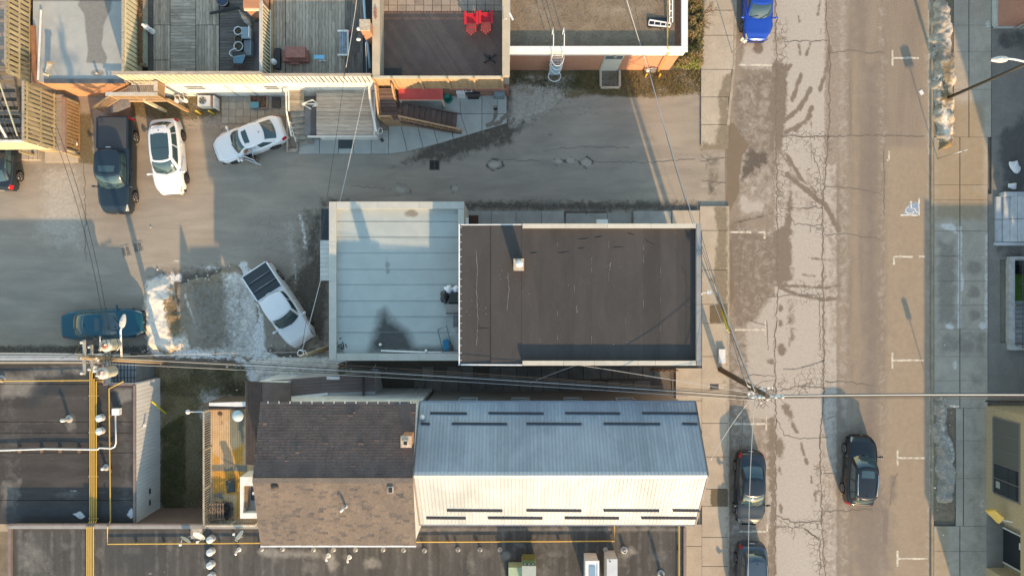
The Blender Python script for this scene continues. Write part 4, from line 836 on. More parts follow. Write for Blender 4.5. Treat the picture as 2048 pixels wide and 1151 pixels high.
for y, runs in ((826,[(861,934),(977,1087),(1130,1240),(1284,1395)]), (847,[(842,860),(904,1014),(1053,1163),(1207,1320),(1364,1394)]), (1018,[(894,1005),(1053,1163),(1207,1318),(1345,1402)]), (1033,[(853,932),(976,1085),(1129,1238),(1282,1392)])):
    for a, b in runs:
        P, Q = Ws(a,y,zm), Ws(b,y+.8,zm); sd = 1 if y < 950 else -1; n = Vector((0,.588*sd,.809))
        obj('snow_guard', MB().bar(P+n*.07, Q+n*.07, .10, .06), m_guard, mb_)
for i in range(5): window(mb_, (GX1-.3, RY+2.3-i*1.15, 4.8), .7, 1.3, (1,0,0))
for x in (-2.5, .5, 3.5, 6.5): window(mb_, (x, EN-.3, 3.6), 1.0, 1.3, (0,1,0))
p = Ws(846,832,zm); o = obj('roof_vent', MB().lathe(p-Vector((0,0,.1)), [(.08,0),(.08,.3),(.13,.3),(.13,.42),(.02,.5),(0,.5)], 12), m_galv, label='small square white vent at the upper left of the metal roof', cat='vent')
# ------------------------------------------------------------------ shingled house joined to it
SZE, SZR = 7.3, 8.4
SRY = W(0,960,SZR).y; SEN = W(0,807,SZE).y; SES = 2*SRY-SEN; zs_ = zf_gable(SRY, SZR, SEN, SZE)
SX0, SX1 = W(505,0,SZR).x, -4.98
sh = thing('shingled_house', 'house with brown shingle roof, dark shaded slope and worn sunny slope', 'building', ((SX0+SX1)/2, SRY, 0))
ze2 = zs_(0,SEN-.25)-.07
obj('wall', MB().add([(SX0+.2,SEN-.25,0),(SX1-.02,SEN-.25,0),(SX1-.02,SES+.25,0),(SX0+.2,SES+.25,0),(SX0+.2,SEN-.25,ze2),(SX1-.02,SEN-.25,ze2),(SX1-.02,SES+.25,ze2),(SX0+.2,SES+.25,ze2),(SX0+.2,SRY,SZR-.1),(SX1-.02,SRY,SZR-.1)],
    [(0,1,5,4),(3,7,6,2),(1,2,6,9,5),(0,4,8,7,3),(4,5,9,8),(6,7,8,9)]), m_whitewall, sh)
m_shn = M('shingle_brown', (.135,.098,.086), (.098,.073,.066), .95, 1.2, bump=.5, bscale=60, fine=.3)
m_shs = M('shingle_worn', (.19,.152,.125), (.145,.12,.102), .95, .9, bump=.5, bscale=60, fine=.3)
def shingles(parent, x0, x1, ytop, ztop, ybot, zbot, mat, expo=.14, tab=.31, lift=.0, seed=1, skew=0.0, xl=None):
    q = random.Random(seed); L = math.hypot(ytop-ybot, ztop-zbot); n = int(L/expo); d = Vector((0,(ybot-ytop)/L,(zbot-ztop)/L)); nv = Vector((0,-d.z*(1 if d.y < 0 else -1)*-1,abs(d.y)))
    nv = Vector((0, (1 if d.y > 0 else -1)*abs(d.z), abs(d.y))); vs = []; fs = []; E = L/n
    bs = MB().add([(x0,ytop,ztop-.012),(x1,ytop,ztop-.012),(x1,ybot,zbot-.012),(x0,ybot,zbot-.012),(x0,ytop,ztop-.06),(x1,ytop,ztop-.06),(x1,ybot,zbot-.06),(x0,ybot,zbot-.06)], [(0,1,2,3),(7,6,5,4),(0,3,7,4),(1,5,6,2),(3,2,6,7),(0,4,5,1)])
    obj('roof_deck', bs, mat, parent)
    for r in range(n):
        a = xl(r/n) if xl else x0; x = a - q.uniform(0, tab)
        while x < x1:
            w = tab*q.uniform(.75,1.2); xa, xb = max(a, x), min(x1, x+w-.008); x += w
            if xb-xa < .03: continue
            t = Vector((0,ytop,ztop)) + d*(E*r); b = t + d*(E*1.12+q.uniform(-.006,.010)); hb = .014 + q.uniform(0,.006); hb2 = hb
            if q.random() < lift: hb = q.uniform(.02,.055); hb2 = max(.014, hb + q.uniform(-.03,.012)); b = b - d*q.uniform(0,.035)
            X0, X1 = Vector((xa,0,0)), Vector((xb,0,0)); k = len(vs)
            vs += [X0+t+nv*.002, X1+t+nv*.002, X0+b+nv*hb, X1+b+nv*hb2, X0+b-nv*.004, X1+b-nv*.004]
            f = [(k,k+1,k+3,k+2),(k+2,k+3,k+5,k+4)]
            fs += f if d.y < 0 and False else [g[::-1] for g in f] if d.y < 0 else f
    m = MB(); m.add(vs, fs); return obj('shingle', m, mat, parent, kind='stuff')
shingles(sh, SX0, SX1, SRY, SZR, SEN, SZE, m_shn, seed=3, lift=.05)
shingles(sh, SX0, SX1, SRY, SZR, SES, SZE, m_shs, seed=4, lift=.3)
e = MB(); e.bar((SX0,SRY,SZR+.01),(SX1,SRY,SZR+.01),.26,.03); obj('ridge_cap', e, m_shs, sh)
e = MB(); e.bar((SX0,SEN+.05,SZE-.03),(SX1-.2,SEN+.05,SZE-.03),.1,.08); obj('gutter', e, plain('gutter_dark', (.06,.06,.065), .5), sh)
for i in range(14): board('gutter_bracket', m_frame, sh, (SX0+.4+i*.57, SEN+.08, SZE+.025), (.03,0,0), (0,.12,0), (0,0,.02))
e = MB(); e.bar((SX0,SES-.05,SZE-.03),(SX1,SES-.05,SZE-.03),.1,.08); obj('gutter', e, m_galv, sh)
cp = W(812,883,8.85)
chn = thing('brick_chimney', 'orange brick chimney with white topped flue on the shingle roof', 'chimney', (cp.x,cp.y,7.5))
obj('stack', MB().bb(cp.x-.24, cp.x+.24, cp.y-.26, cp.y+.26, 7.4, 8.75), m_brick_r, chn); obj('crown', MB().bb(cp.x-.27, cp.x+.27, cp.y-.29, cp.y+.29, 8.75, 8.83), M('mortar_cap', (.5,.44,.36), (.36,.26,.18), .9, 7), chn)
obj('flue', MB().bb(cp.x-.13, cp.x+.13, cp.y-.15, cp.y+.11, 8.83, 9.05), M('flue_clay', (.62,.58,.5), (.45,.3,.2), .8, 5), chn); obj('flue_opening', MB().bb(cp.x-.09, cp.x+.09, cp.y-.11, cp.y+.07, 9.05, 9.06), m_dk, chn)
m_vent = M('vent_metal', (.36,.36,.355), (.27,.27,.265), .5, 6)
def pipe_vent(lbl, px, py, zf, r=.06, h=.45, mat=None, group=None, flange=True, elbow=None, capd=False):
    p = Ws(px, py, zf) if callable(zf) else W(px, py, zf); t = thing('roof_vent', lbl, 'vent', p, group=group)
    m = MB().lathe((p.x,p.y,p.z-.05), [(r,0),(r,h),(r*.75,h),(r*.75,h-.05),(0,h-.05)], 12)
    obj('pipe', m, mat or m_vent, t)
    if flange: obj('flange', MB().lathe((p.x,p.y,p.z-.03), [(r*2.4,0),(r*2.0,.06),(r,.10)], 12), mat or m_vent, t)
    if elbow: obj('elbow', MB().tube([(p.x,p.y,p.z+h-.08),(p.x+elbow[0]*.4,p.y+elbow[1]*.4,p.z+h+.06),(p.x+elbow[0],p.y+elbow[1],p.z+h-.02)], r*.95, 10), mat or m_galv, t)
    if capd: obj('cowl', MB().lathe((p.x,p.y,p.z+h-.05), [(r*1.2,0),(r*2.1,.05),(r*2.1,.14),(r*1.1,.24),(0,.27)], 14), mat or m_galv, t)
    return t
pipe_vent('white pipe vent standing in the middle of the sunny shingle slope', 691, 1011, zs_, .06, .5, elbow=(-.12,-.12))
t = thing('roof_vent', 'low round brown vent near the upper left of the sunny shingle slope', 'vent', Ws(550,972,zs_)); p = Ws(550,972,zs_); obj('hood', MB().ball((p.x,p.y,p.z+.03), (.2,.17,.14), 14, 8), plain('vent_dark', (.05,.04,.038), .7), t)
t = thing('roof_vent', 'square dark roof vent near the right end of the sunny shingle slope', 'vent', Ws(782,977,zs_)); p = Ws(782,977,zs_); obj('box', MB().box((p.x,p.y,p.z+.08), (.26,.32,.2)), m_cope, t); obj('louvre', MB().box((p.x,p.y,p.z+.185), (.2,.26,.02)), m_dk, t)
# lower shingled roof on the west side and the lean-to on the north side
lw = thing('west_lean_to', 'narrow dark shingled lean-to roof at the rear end of the house', 'lean-to', (SX0-.3,-7.5,0))
lx0 = W(491,0,4.6).x; lyN, lyS = W(0,762,4.6).y, W(0,928,4.6).y
m = MB(); m.slab([(lx0,lyN,4.6),(lx0,lyS,4.6),(SX0+.9,lyS,5.3),(SX0+.9,lyN,5.3)], .1); obj('roof', m, m_shn, lw)
obj('wall', MB().bb(lx0+.2, SX0+.15, lyS+.1, lyN-.2, 0, 4.5), m_whitewall, lw)
shg = MB(); q = random.Random(8)
for r in range(11):
    x = lx0 + .085*r+.0
    y = lyS
    while y < lyN:
        w = .3*q.uniform(.8,1.2); z = 4.6+.7*(x-lx0)/(SX0+.9-lx0); shg.add([(x,y,z+.016),(x+.1,y,z+.012+.075),(x+.1,min(lyN,y+w-.01),z+.012+.075),(x,min(lyN,y+w-.01),z+.018),(x,y,z),(x,min(lyN,y+w-.01),z)], [(0,1,2,3),(0,3,5,4)]); y += w
obj('shingle', shg, m_shn, lw, kind='stuff')
ln = thing('north_lean_to', 'low brown boarded lean-to roof between the house and the side passage', 'lean-to', (W(640,0).x, -5.9, 0))
A0, A1, A2, A3 = W(543,760,2.9), W(749,745,2.2), W(751,804,3.1), W(535,806,3.4)
nb = 8
for i in range(nb):
    t0, t1 = i/nb, (i+1)/nb-.008
    l = lambda t: (A0.lerp(A3,t), A0.lerp(A3,t).lerp(A1.lerp(A2,t), .49), A1.lerp(A2,t))
    a, b, c = l(t0); a1, b1, c1 = l(t1)
    obj('roof_board', MB().slab([a,b,b1,a1], .05), M('leanto_brown', (.135,.105,.10), (.11,.088,.085), .7, 1.5, stretch=(.4,2,1)), ln); obj('roof_board', MB().slab([b+Vector((0,0,.012)),c,c1,b1+Vector((0,0,.012))], .05), M('leanto_brown2', (.145,.115,.112), (.115,.092,.09), .6, 1.5, stretch=(.4,2,1)) if i < 5 else M('leanto_grey', (.27,.275,.28), (.20,.20,.21), .5, 1.5, stretch=(.4,2,1)), ln)
obj('wall', MB().add([(A0.x,A0.y-.08,0),(A1.x-.1,A1.y-.08,0),(A2.x-.1,A2.y,0),(A3.x,A3.y,0),(A0.x,A0.y-.08,A0.z-.07),(A1.x-.1,A1.y-.08,A1.z-.07),(A2.x-.1,A2.y,A2.z-.07),(A3.x,A3.y,A3.z-.07)], [(0,4,5,1),(1,5,6,2),(2,6,7,3),(0,3,7,4)]), M('wall_pinkwhite', (.52,.48,.46), (.46,.43,.41), .8, 1.5), ln)
e = MB(); e.bar(W(555,797,3.35), W(655,787,3.1), .14, .05); obj('flashing_strip', e, m_galv, ln); e = MB(); e.bar(W(727,750,2.6), W(727,796,3.1), .12, .06); obj('batten', e, m_dk, ln)
rp = W(660,755,2.75); obj('patch_sheet', MB().box((rp.x+.2,rp.y,rp.z+.07), (.75,.18,.03)), m_galv, ln)
sr = thing('side_porch_roof', 'pale ribbed low porch roof with a skylight beside the passage', 'porch', (W(800,0).x,-6.3,0))
a, b, c, d = W(752,797,2.4), W(838,785,2.2), W(838,803,2.8), W(752,803,2.8)
for i in range(14):
    t0, t1 = i/14, (i+1)/14-.01; obj('roof_panel', MB().slab([a.lerp(b,t0), a.lerp(b,t1), d.lerp(c,t1), d.lerp(c,t0)], .03), M('porch_panel', (.27,.26,.245), (.23,.22,.21), .6, 2), sr)
k = W(788,792,2.55); obj('skylight', MB().box((k.x,k.y,k.z+.06), (.75,.28,.06)), plain('skylight_pane', (.35,.42,.45), .15), sr); obj('post', MB().bar((b.x-.2,b.y-.05,0),(b.x-.2,b.y-.05,2.15),.1,.1), m_frame, sr)
e = MB(); e.bar(W(676,802,3.2), W(820,802,3.2), .08, .06); obj('fascia', e, m_frame, sr)
# dark passage between the buildings: uneven paving slabs, fence and a low step
pas = thing('passage_paving', '', '', (3,-5.4,0), kind='structure')
m_pv = M('paver_old', (.20,.18,.155), (.15,.135,.115), .9, 2, rand=.16, bump=.2)
q = random.Random(4)
for y0, y1, xa, xb in ((733,757,845,1345),(760,786,800,1345)):
    x = xa
    while x < xb:
        w = q.uniform(20,34)
        if q.random() < .78: a, b2 = W(x,y1), W(min(xb,x+w-1.5),y0); board('paver', m_pv, pas, ((a.x+b2.x)/2,(a.y+b2.y)/2,.04+q.uniform(-.015,.015)), (b2.x-a.x,0,q.uniform(-.02,.02)), (0,b2.y-a.y,q.uniform(-.02,.02)), (0,0,.06))
        x += w
m_fb = M('fence_brown', (.22,.15,.10), (.15,.105,.075), .9, 3, stretch=(1,1,.3), rand=.15)
fence('passage_fence', 'short brown board fence closing the left end of the dark passage', W(690,722), W(690,765), 0, 1.6, 12, m_fb)
fence('passage_fence', 'low brown board fence panel at the street end of the dark passage', W(1300,738), W(1350,738), 0, .9, 10, m_fb)
pl = W(750,742,1.2); t = thing('gas_meter', 'grey gas meter with pipes on the passage side of the annex', 'meter', W(752,742)); obj('case', MB().box((pl.x,pl.y,.9),(.35,.25,.4)), m_metal, t); obj('pipe', MB().tube([(pl.x-.1,pl.y,.1),(pl.x-.1,pl.y,1.3),(pl.x+.1,pl.y+.5,1.35)], .03, 8), m_metal, t)
# ------------------------------------------------------------------ flat-roofed hall on the left
ZL = 2.85
ROOFL = layered('bitumen_roof', ((.038,.034,.033),(.062,.056,.053)), [('dry', (.20,.185,.168), (.15,.138,.125), 1.4, .5, 2.4, .9), ('grey', (.125,.115,.108), (.10,.093,.088), 2.0, .6, 2.2, .9), ('wet', (.03,.03,.032), (.04,.04,.042), 1.3, .4, 3, .35), ('white', (.6,.62,.64), (.4,.42,.43), 3, .5, 5, .7)], bump=.15, base_scale=.7, stretch=(.4,2.2,1))
fa = thing('flat_roofed_hall', 'low flat black roofed hall with pale metal side wall at the left edge', 'building', (-28,-10,0))
FX1 = W(270,0,ZL).x; FY1 = W(0,714,ZL).y; FY0 = W(0,1046,ZL).y; FNX = W(208,0,ZL).x; FNY = W(0,768,ZL).y
m_ms = M('metal_siding_pale', (.70,.70,.70), (.62,.62,.62), .6, .9, stretch=(1,1,.15), fine=.05)
obj('wall', MB().bb(-42, FNX-.05, FNY, FY1-.05, 0, ZL-.05), m_ms, fa)
obj('wall', MB().add([(-42,FY0,0),(FX1+.0,FY0,0),(FX1+.0,FNY,0),(-42,FNY,0),(-42,FY0,ZL-.05),(FX1,FY0,ZL-.05),(FX1,FNY,ZL-.05),(-42,FNY,ZL-.05)], [(0,1,5,4),(1,2,6,5),(2,3,7,6),(3,0,4,7)]), m_ms, fa)
obj('yard_slab', MB().bb(FX1+.1, W(406,0).x, W(0,1046).y, W(0,1020).y, .0, .05), M('yard_concrete', (.42,.41,.38), (.30,.29,.27), .9, 2), fa)
for i in range(34):
    y = FY0 + (FNY-FY0)*(i+.5)/34; board('wall_panel', m_ms, fa, (FX1+.018, y, ZL/2-.05), (.02,0,0), (0,(FNY-FY0)/34*.93,0), (0,0,ZL-.15))
fm = gm({'dry': [('p',[(0,800),(60,790),(110,760),(45,745),(0,745)],14,.8), ('p',[(0,760),(70,730),(200,722),(200,745),(60,770)],10,.55), ('p',[(225,775),(265,775),(265,800),(240,810)],6,.75), ('p',[(0,955),(45,955),(40,1030),(0,1030)],8,.5), ('p',rect(0,716,205,724),3,.9), ('p',ell(140,845,14,18),6,.55)],
         'grey': [('l',([(0,792),(190,796)],6),5,.6), ('l',([(0,845),(200,842)],8),7,.45), ('l',([(0,862),(200,866)],6),5,.5), ('l',([(60,880),(110,878)],5),4,.6), ('p',rect(0,800,40,1000),12,.4), ('l',([(120,985),(260,982)],4),3,.6), ('p',rect(235,800,268,1040),14,.45), ('p',ell(130,990,22,7),6,.6), ('p',ell(60,780,50,8),8,.45)],
         'wet': [('p',[(60,745),(190,735),(190,775),(100,800),(50,840),(45,800)],14,.55), ('p',rect(0,1005,268,1045),9,.6)], 'white': [('p',[(146,1028),(160,1020),(172,1034),(160,1038)],3,.9), ('p',[(250,1030),(265,1012),(266,1040)],4,.8), ('l',([(128,983),(152,981)],3),2,.7)]}, ZL)
for y0, y1 in zip([714,768,795,843,865,905,950,1000], [768,795,843,865,905,950,1000,1047]):
    x1 = 208 if y0 < 768 else 270; sheet('roofing_sheet', gr((-60,y0-.5,x1,y1+.5),ZL), ZL-.02+.004*(y0 % 2), 3.5, fm, ROOFL, parent=fa)
m_edge = M('roof_edge_metal', (.30,.285,.27), (.25,.235,.225), .55, 2); m_edge2 = M('roof_edge_brown', (.22,.165,.15), (.17,.13,.12), .6, 2)
e = MB(); e.bar((FX1,FY0,ZL+.03),(FX1,FNY,ZL+.03),.14,.1); e.bar((FNX,FNY,ZL+.03),(FX1,FNY,ZL+.03),.12,.1); e.bar((FNX,FNY+.07,ZL+.03),(FNX,FY1,ZL+.03),.12,.1); obj('edge_trim', e, m_edge2, fa)
e = MB(); e.bar((-42,FY1-.04,ZL+.04),(FNX-.06,FY1-.04,ZL+.04),.28,.14); obj('edge_trim', e, M('edge_bluegrey', (.36,.38,.40), (.30,.315,.33), .5, 2), fa); e = MB(); e.bar((-42,FY1-.3,ZL+.05),(FNX-.06,FY1-.3,ZL+.05),.12,.12); obj('edge_trim', e, M('edge_tan', (.36,.30,.23), (.30,.25,.19), .6, 2), fa)
# small lower roof in the notch
obj('low_roof', MB().bb(FNX+.06, FX1-.35, FNY+.06, FY1-.2, 0, 2.1), M('low_roof_grey', (.20,.215,.225), (.16,.17,.18), .6, 2), fa)
for i in range(7): board('roof_batten', m_dk, fa, (FNX+.06+(FX1-.35-FNX-.06)*(i+.5)/7, (FNY+FY1)/2-.07, 2.115), (.03,0,0), (0,1.35,0), (0,0,.03))
for i in range(3): board('roof_batten', m_dk, fa, ((FNX+FX1-.29)/2, FNY+.3+i*.45, 2.118), (1.5,0,0), (0,.03,0), (0,0,.03))
for y in (982,1005): p = W(297,y,1.4); board('wall_bracket', m_dk, fa, (FX1+.05,p.y,1.3), (.08,0,0), (0,.3,0), (0,0,.09))
yb = obj('yellow_rod', MB().bar(W(304,802,1.6), W(332,826,.15), .07, .07), plain('yellow_paint', (.62,.50,.03), .5), label='bright yellow bollard sleeve leaning beside the pale side wall', cat='bollard')
lt = W(281,850,2.0); t = thing('wall_lamp', 'small white lamp on the pale metal side wall of the hall', 'lamp', (FX1+.05,lt.y,2.0)); obj('housing', MB().box((FX1+.12,lt.y,2.0),(.18,.16,.12)), m_galv, t); obj('bracket', MB().box((FX1+.03,lt.y,2.1),(.03,.1,.2)), m_metal, t)
# ------------------------------------------------------------------ long flat roof at the bottom edge
ZS = 3.3
fs_ = thing('long_flat_roof_building', 'long building with stained dark flat roof and many small vents along the bottom edge', 'building', (-9,-18,0))
BX0, BX1 = W(22,0,ZS).x, W(1369,0,ZS).x; BY1 = W(0,1050,ZS).y; BY0 = -24.0
obj('wall', MB().bb(BX0+.05, BX1-.05, BY0, BY1-.03, 0, ZS-.05), m_brick_d, fs_)
bmk = gm({'dry': [('p',rect(530,1100,640,1116),9,.75), ('p',ell(540,1105,26,12),8,.7), ('p',[(640,1110),(665,1095),(680,1130),(660,1151)],7,.7), ('p',ell(745,1125,22,14),8,.65), ('p',ell(1010,1110,14,12),6,.65), ('p',[(30,1060),(60,1060),(100,1100),(120,1160),(30,1160)],22,.5), ('p',rect(820,1052,1365,1064),6,.6), ('p',rect(400,1050,520,1058),4,.6), ('p',[(1230,1110),(1265,1085),(1280,1105),(1250,1120)],6,.6), ('p',rect(1290,1150,1340,1190),6,.6), ('p',[(930,1100),(950,1085),(960,1160),(925,1160)],9,.4), ('p',rect(1060,1060,1110,1160),14,.35)],
          'grey': [('l',([(x,1062),(x+rnd.uniform(-3,3),1160)],rnd.uniform(4,9)),4,rnd.uniform(.42,.62)) for x in range(40,1365,21)] + [('p',ell(x,1110+rnd.uniform(-25,25),rnd.uniform(8,20),rnd.uniform(6,14)),5,.6) for x in range(60,1350,70)],
          'wet': [('p',rect(200,1080,330,1160),22,.5), ('p',rect(540,1115,580,1160),10,.4), ('p',rect(1130,1070,1200,1160),16,.3), ('p',rect(60,1100,80,1160),10,.3)], 'white': [('l',([(270,1150),(330,1142)],3),3,.6)]}, ZS)
ROOFS = layered('bitumen_roof_streaked', ((.046,.045,.044),(.08,.077,.074)), [('dry', (.23,.218,.20), (.175,.166,.153), 1.6, .45, 2.6, .9), ('grey', (.15,.145,.138), (.115,.11,.105), 2.2, .6, 2.0, .9), ('wet', (.04,.038,.037), (.052,.05,.048), 1.3, .4, 2.5, .4), ('white', (.5,.5,.5), (.3,.3,.3), 3, .5, 4, .7)], bump=.15, base_scale=.8, stretch=(2.2,.4,1))
xs_ = list(range(22, 1300, 62)) + [1369]
for i, (a, b) in enumerate(zip(xs_[:-1], xs_[1:])): sheet('roofing_sheet', gr((a-.5,1051,b+.5,1200),ZS), ZS-.02+.004*(i % 2), 3.5, bmk, ROOFS, parent=fs_)
e = MB(); e.bar((BX0,BY1-.02,ZS+.08),(SX0-.1,BY1-.02,ZS+.08),.20,.28); obj('edge_trim', e, m_edge, fs_); e = MB(); e.bar((BX0,BY0,ZS+.05),(BX0,BY1-.1,ZS+.05),.18,.18); obj('edge_trim', e, m_edge2, fs_); e = MB(); e.bar((BX1,BY0,ZS+.05),(BX1,BY1-.1,ZS+.05),.16,.16); obj('edge_trim', e, m_edge2, fs_); e = MB(); e.bar((BX0,BY1+.10,ZS+.12),(SX0-.1,BY1+.10,ZS+.12),.09,.2); obj('edge_flashing', e, m_edge2, fs_)
# vents on that roof
capv = [(424,1075,1),(424,1100,1),(424,1126,0),(425,1149,1)]
wv = ['first white domed vent below the satellite mast','second white domed vent below the satellite mast','third dented white vent of the column below the satellite mast','white domed vent cut by the bottom edge of the photo']
for (x,y,c), l in zip(capv, wv): pipe_vent(l, x, y, ZS, .095, .25, group='domed vents on the bottom roof', capd=True)
ORD = ['first','second','third','fourth','fifth','sixth','seventh','eighth']
for i, (x,y) in enumerate([(523,1097),(565,1097),(627,1098),(667,1098),(711,1098),(766,1098),(807,1099),(849,1100),(916,1098),(960,1098),(1000,1098),(1211,1098)]):
    pipe_vent(('small open white pipe vent, %s along the shingle house gutter' % ORD[i]) if i < 7 else 'small white pipe vent under the metal roof eaves, %s from the left' % ORD[i-7], x, y, ZS, .065, .3, group='small pipe vents on the bottom roof')
for x, y, l in ((657,1110,'white elbow pipe vent on a pale patch, left of the two'),(699,1113,'white elbow pipe vent on a pale patch, right of the two'),(478,1098,'thin grey pipe stub beside the yellow gas line')): pipe_vent(l, x, y, ZS, .06, .5, elbow=(.02,-.1), mat=m_galv)
pipe_vent('dark round vent ringed by a worn patch near the corner of the gas line', 1248, 1099, ZS, .10, .35, mat=m_metal); pipe_vent('grey round vent on a square patch at the bottom right of the long roof', 1322, 1146, ZS, .10, .9, mat=m_metal)
pipe_vent('white vent beside the gas pipe bundle, upper of two', 204, 834, ZL, .095, .25, group='domed vents on the hall roof', capd=True); pipe_vent('white vent beside the gas pipe bundle, lower of two', 204, 860, ZL, .095, .25, group='domed vents on the hall roof', capd=True)
pipe_vent('lone white vent in the middle of the black hall roof', 138, 837, ZL, .10, .5, elbow=(-.12,.0)); pipe_vent('small white tilted vent near the single gas pipe of the hall', 212, 934, ZL, .09, .4, elbow=(.1,.05)); pipe_vent('white vent at the left photo edge on the hall roof', 3, 757, ZL, .10, .5, elbow=(.12,.0))
# roof-top units
m_gr1 = M('unit_green', (.36,.46,.31), (.32,.41,.28), .6, 2); m_gr2 = M('unit_greygreen', (.36,.40,.36), (.32,.36,.32), .6, 2); m_ol = M('unit_olive', (.14,.17,.06), (.11,.135,.05), .7, 3)
u = thing('rooftop_unit', 'green rooftop air unit in two boxes at the bottom edge', 'air unit', W(1044,1140,ZS))
a, b = W(1017,1134,4.1), W(1044,1180,4.1); obj('low_cabinet', MB().bb(a.x, b.x, b.y, a.y, ZS, 4.1), m_gr1, u)
a, b = W(1044,1131,4.7), W(1072,1180,4.7); obj('tall_cabinet', MB().bb(a.x, b.x, b.y, a.y, ZS, 4.7), m_gr2, u); a, b = W(1045,1120,4.55), W(1071,1130,4.6); obj('filter_hood', MB().bb(a.x, b.x, b.y, a.y, 3.6, 4.58), m_ol, u)
for k in range(3): p = W(1050+k*8,1127,4.6); obj('cabinet_latch', MB().box((p.x,p.y,4.6),(.06,.05,.03)), m_galv, u)
u = thing('rooftop_unit', 'shiny metal rooftop duct with a bright framed top at the bottom edge', 'air unit', W(1184,1140,ZS))
a, b = W(1172,1121,4.5), W(1197,1180,4.5); obj('duct', MB().bb(a.x, b.x, b.y, a.y, ZS, 4.45), m_galv, u); obj('rim', MB().bb(a.x-.04, b.x+.04, a.y-.08, a.y+.02, 4.4, 4.52).bb(a.x-.04, a.x+.06, b.y, a.y-.08, 4.4, 4.52).bb(b.x-.06, b.x+.04, b.y, a.y-.08, 4.4, 4.52), m_galv, u); obj('top_panel', MB().bb(a.x+.18, b.x-.18, b.y, a.y-.3, 4.45, 4.49), plain('panel_bluegrey', (.32,.42,.5), .3, metal=.6), u)
u = thing('rooftop_unit', 'tall pale grey rooftop flue box beside the shiny duct', 'air unit', W(1224,1140,ZS)); a, b = W(1214,1117,4.6), W(1235,1180,4.6); obj('casing', MB().bb(a.x, b.x, b.y, a.y, ZS, 4.6), M('casing_grey', (.52,.54,.57), (.47,.49,.52), .5, 2), u); obj('casing_screw', MB().ball(W(1220,1122,4.62), .04), m_dk, u)
# yellow gas pipes
m_yel = plain('gas_pipe_yellow', (.56,.36,.075), .5)
def gas(lbl, pts, r=.035, group='yellow gas pipes', sup=True):
    t = thing('gas_pipe', lbl, 'pipe', pts[0], group=group)
    obj('pipe', MB().tube(pts, r, 8, smooth=False), m_yel, t)
    if sup:
        for a, b in zip(pts[:-1], pts[1:]):
            L = (b-a).length
            if L > 2 and abs(a.z-b.z) < .2:
                for k in range(1, int(L/1.6)): c = a.lerp(b, k*1.6/L); obj('pipe_support', MB().box((c.x,c.y,c.z-.07),(.14,.14,.08)), m_fb, t)
    return t
z = ZL+.16; zz = ZS+.34; zs2 = ZS+.14
for i, (x, y0, xs0) in enumerate([(180,741,194),(184,744,194),(188,757,206),(192.5,762,206)]):
    gas('yellow gas pipe down the hall roof, %s from left of four' % ORD[i], [W(xs0,y0,z), W(x,y0,z), W(x,1041,z), W(x-6,1053,zz), W(x-6,1170,zs2)], .032, 'bundle of four yellow gas pipes', sup=False)
for i, y in enumerate((791,864,952,1036)): a, b = W(177,y,z-.05), W(197,y,z-.05); obj('pipe_clamp', MB().bar(a,b,.05,.04), m_metal, label='metal strap across the yellow pipe bundle, %s from the top' % ORD[i], cat='strap', group='straps across the gas pipes')
gas('thin yellow gas pipe crossing the hall roof to the left edge', [W(178,760,z+.07), W(60,761,z+.05), W(-60,762,z+.05)], .028)
gas('single yellow gas pipe running down the hall roof then right along the bottom roof', [W(247,766,z-.4), W(247,762,z), W(218,777,z), W(221,1041,z), W(215,1053,zz), W(215,1087,zs2), W(528,1085,zs2), W(700,1084,zs2), W(840,1083,zs2), W(1229,1081,zs2), W(1229,1050,zs2)], .034)
gas('yellow gas pipe running straight down near the right end of the long roof', [W(1358,1048,zs2), W(1358,1180,zs2)], .034)
wp = thing('conduit', 'white conduit bending across the black hall roof to a small junction box', 'conduit', W(0,900,ZL))
obj('pipe', MB().tube([W(-60,901,z), W(0,900,z), W(90,897,z), W(180,898,z), W(196,898,z), W(198,895,z), W(222,896,z), W(229,893,z), W(232,885,z), W(231,830,z)], .045, 8), m_galv, wp); p = W(232,823,z+.1); obj('junction_box', MB().box((p.x,p.y,ZL+.18),(.42,.38,.3)), m_galv, wp)
for x in (41,85,122,160): p = W(x,899,ZL); obj('pipe_support', MB().box((p.x,p.y,ZL+.06),(.16,.3,.1)), m_fb, wp)
# ------------------------------------------------------------------ yellowed roof deck behind the house
ZD = 2.9
yd = thing('roof_deck', 'raised deck with weathered yellow boards behind the shingled house', 'deck', (W(455,0).x,-11.5,0))
DX0, DX1 = W(421,0,ZD).x, W(520,0,ZD).x; DY1, DY0 = W(0,818,ZD).y, W(0,1042,ZD).y
m_yb = layered('deck_yellow', ((.62,.44,.26),(.52,.35,.19)), [('orange', (.60,.31,.06), (.48,.24,.045), 2.2, .4, 3, .8), ('grey', (.21,.195,.155), (.16,.15,.12), 2, .4, 4, .8), ('dark', (.06,.05,.04), (.10,.08,.06), 4, .5, 4, .9)], bump=.2, base_scale=1.6)
dm = gm({'orange': [('p',[(425,905),(440,915),(440,930),(425,930)],6,.8), ('p',[(460,900),(490,880),(490,932),(466,930)],8,.8), ('p',rect(424,938,495,990),6,.9), ('p',rect(470,985,490,1040),7,.7)], 'grey': [('p',[(438,880),(452,880),(466,910),(468,935),(448,935),(445,910)],5,.9), ('p',rect(424,928,495,942),5,.9), ('p',[(470,820),(490,820),(490,900),(480,880)],7,.8), ('p',[(424,985),(452,975),(450,1000),(425,1000)],8,.7)], 'dark': [('l',([(448,822),(440,840),(455,855),(445,880)],2),2,.7), ('p',ell(440,826,7,6),3,.8), ('l',([(425,848),(470,850)],1.5),1.5,.6), ('p',rect(425,998,470,1042),10,.65)]}, ZD)
nbd = 22
ga = gr((421,818,520,1042), ZD)
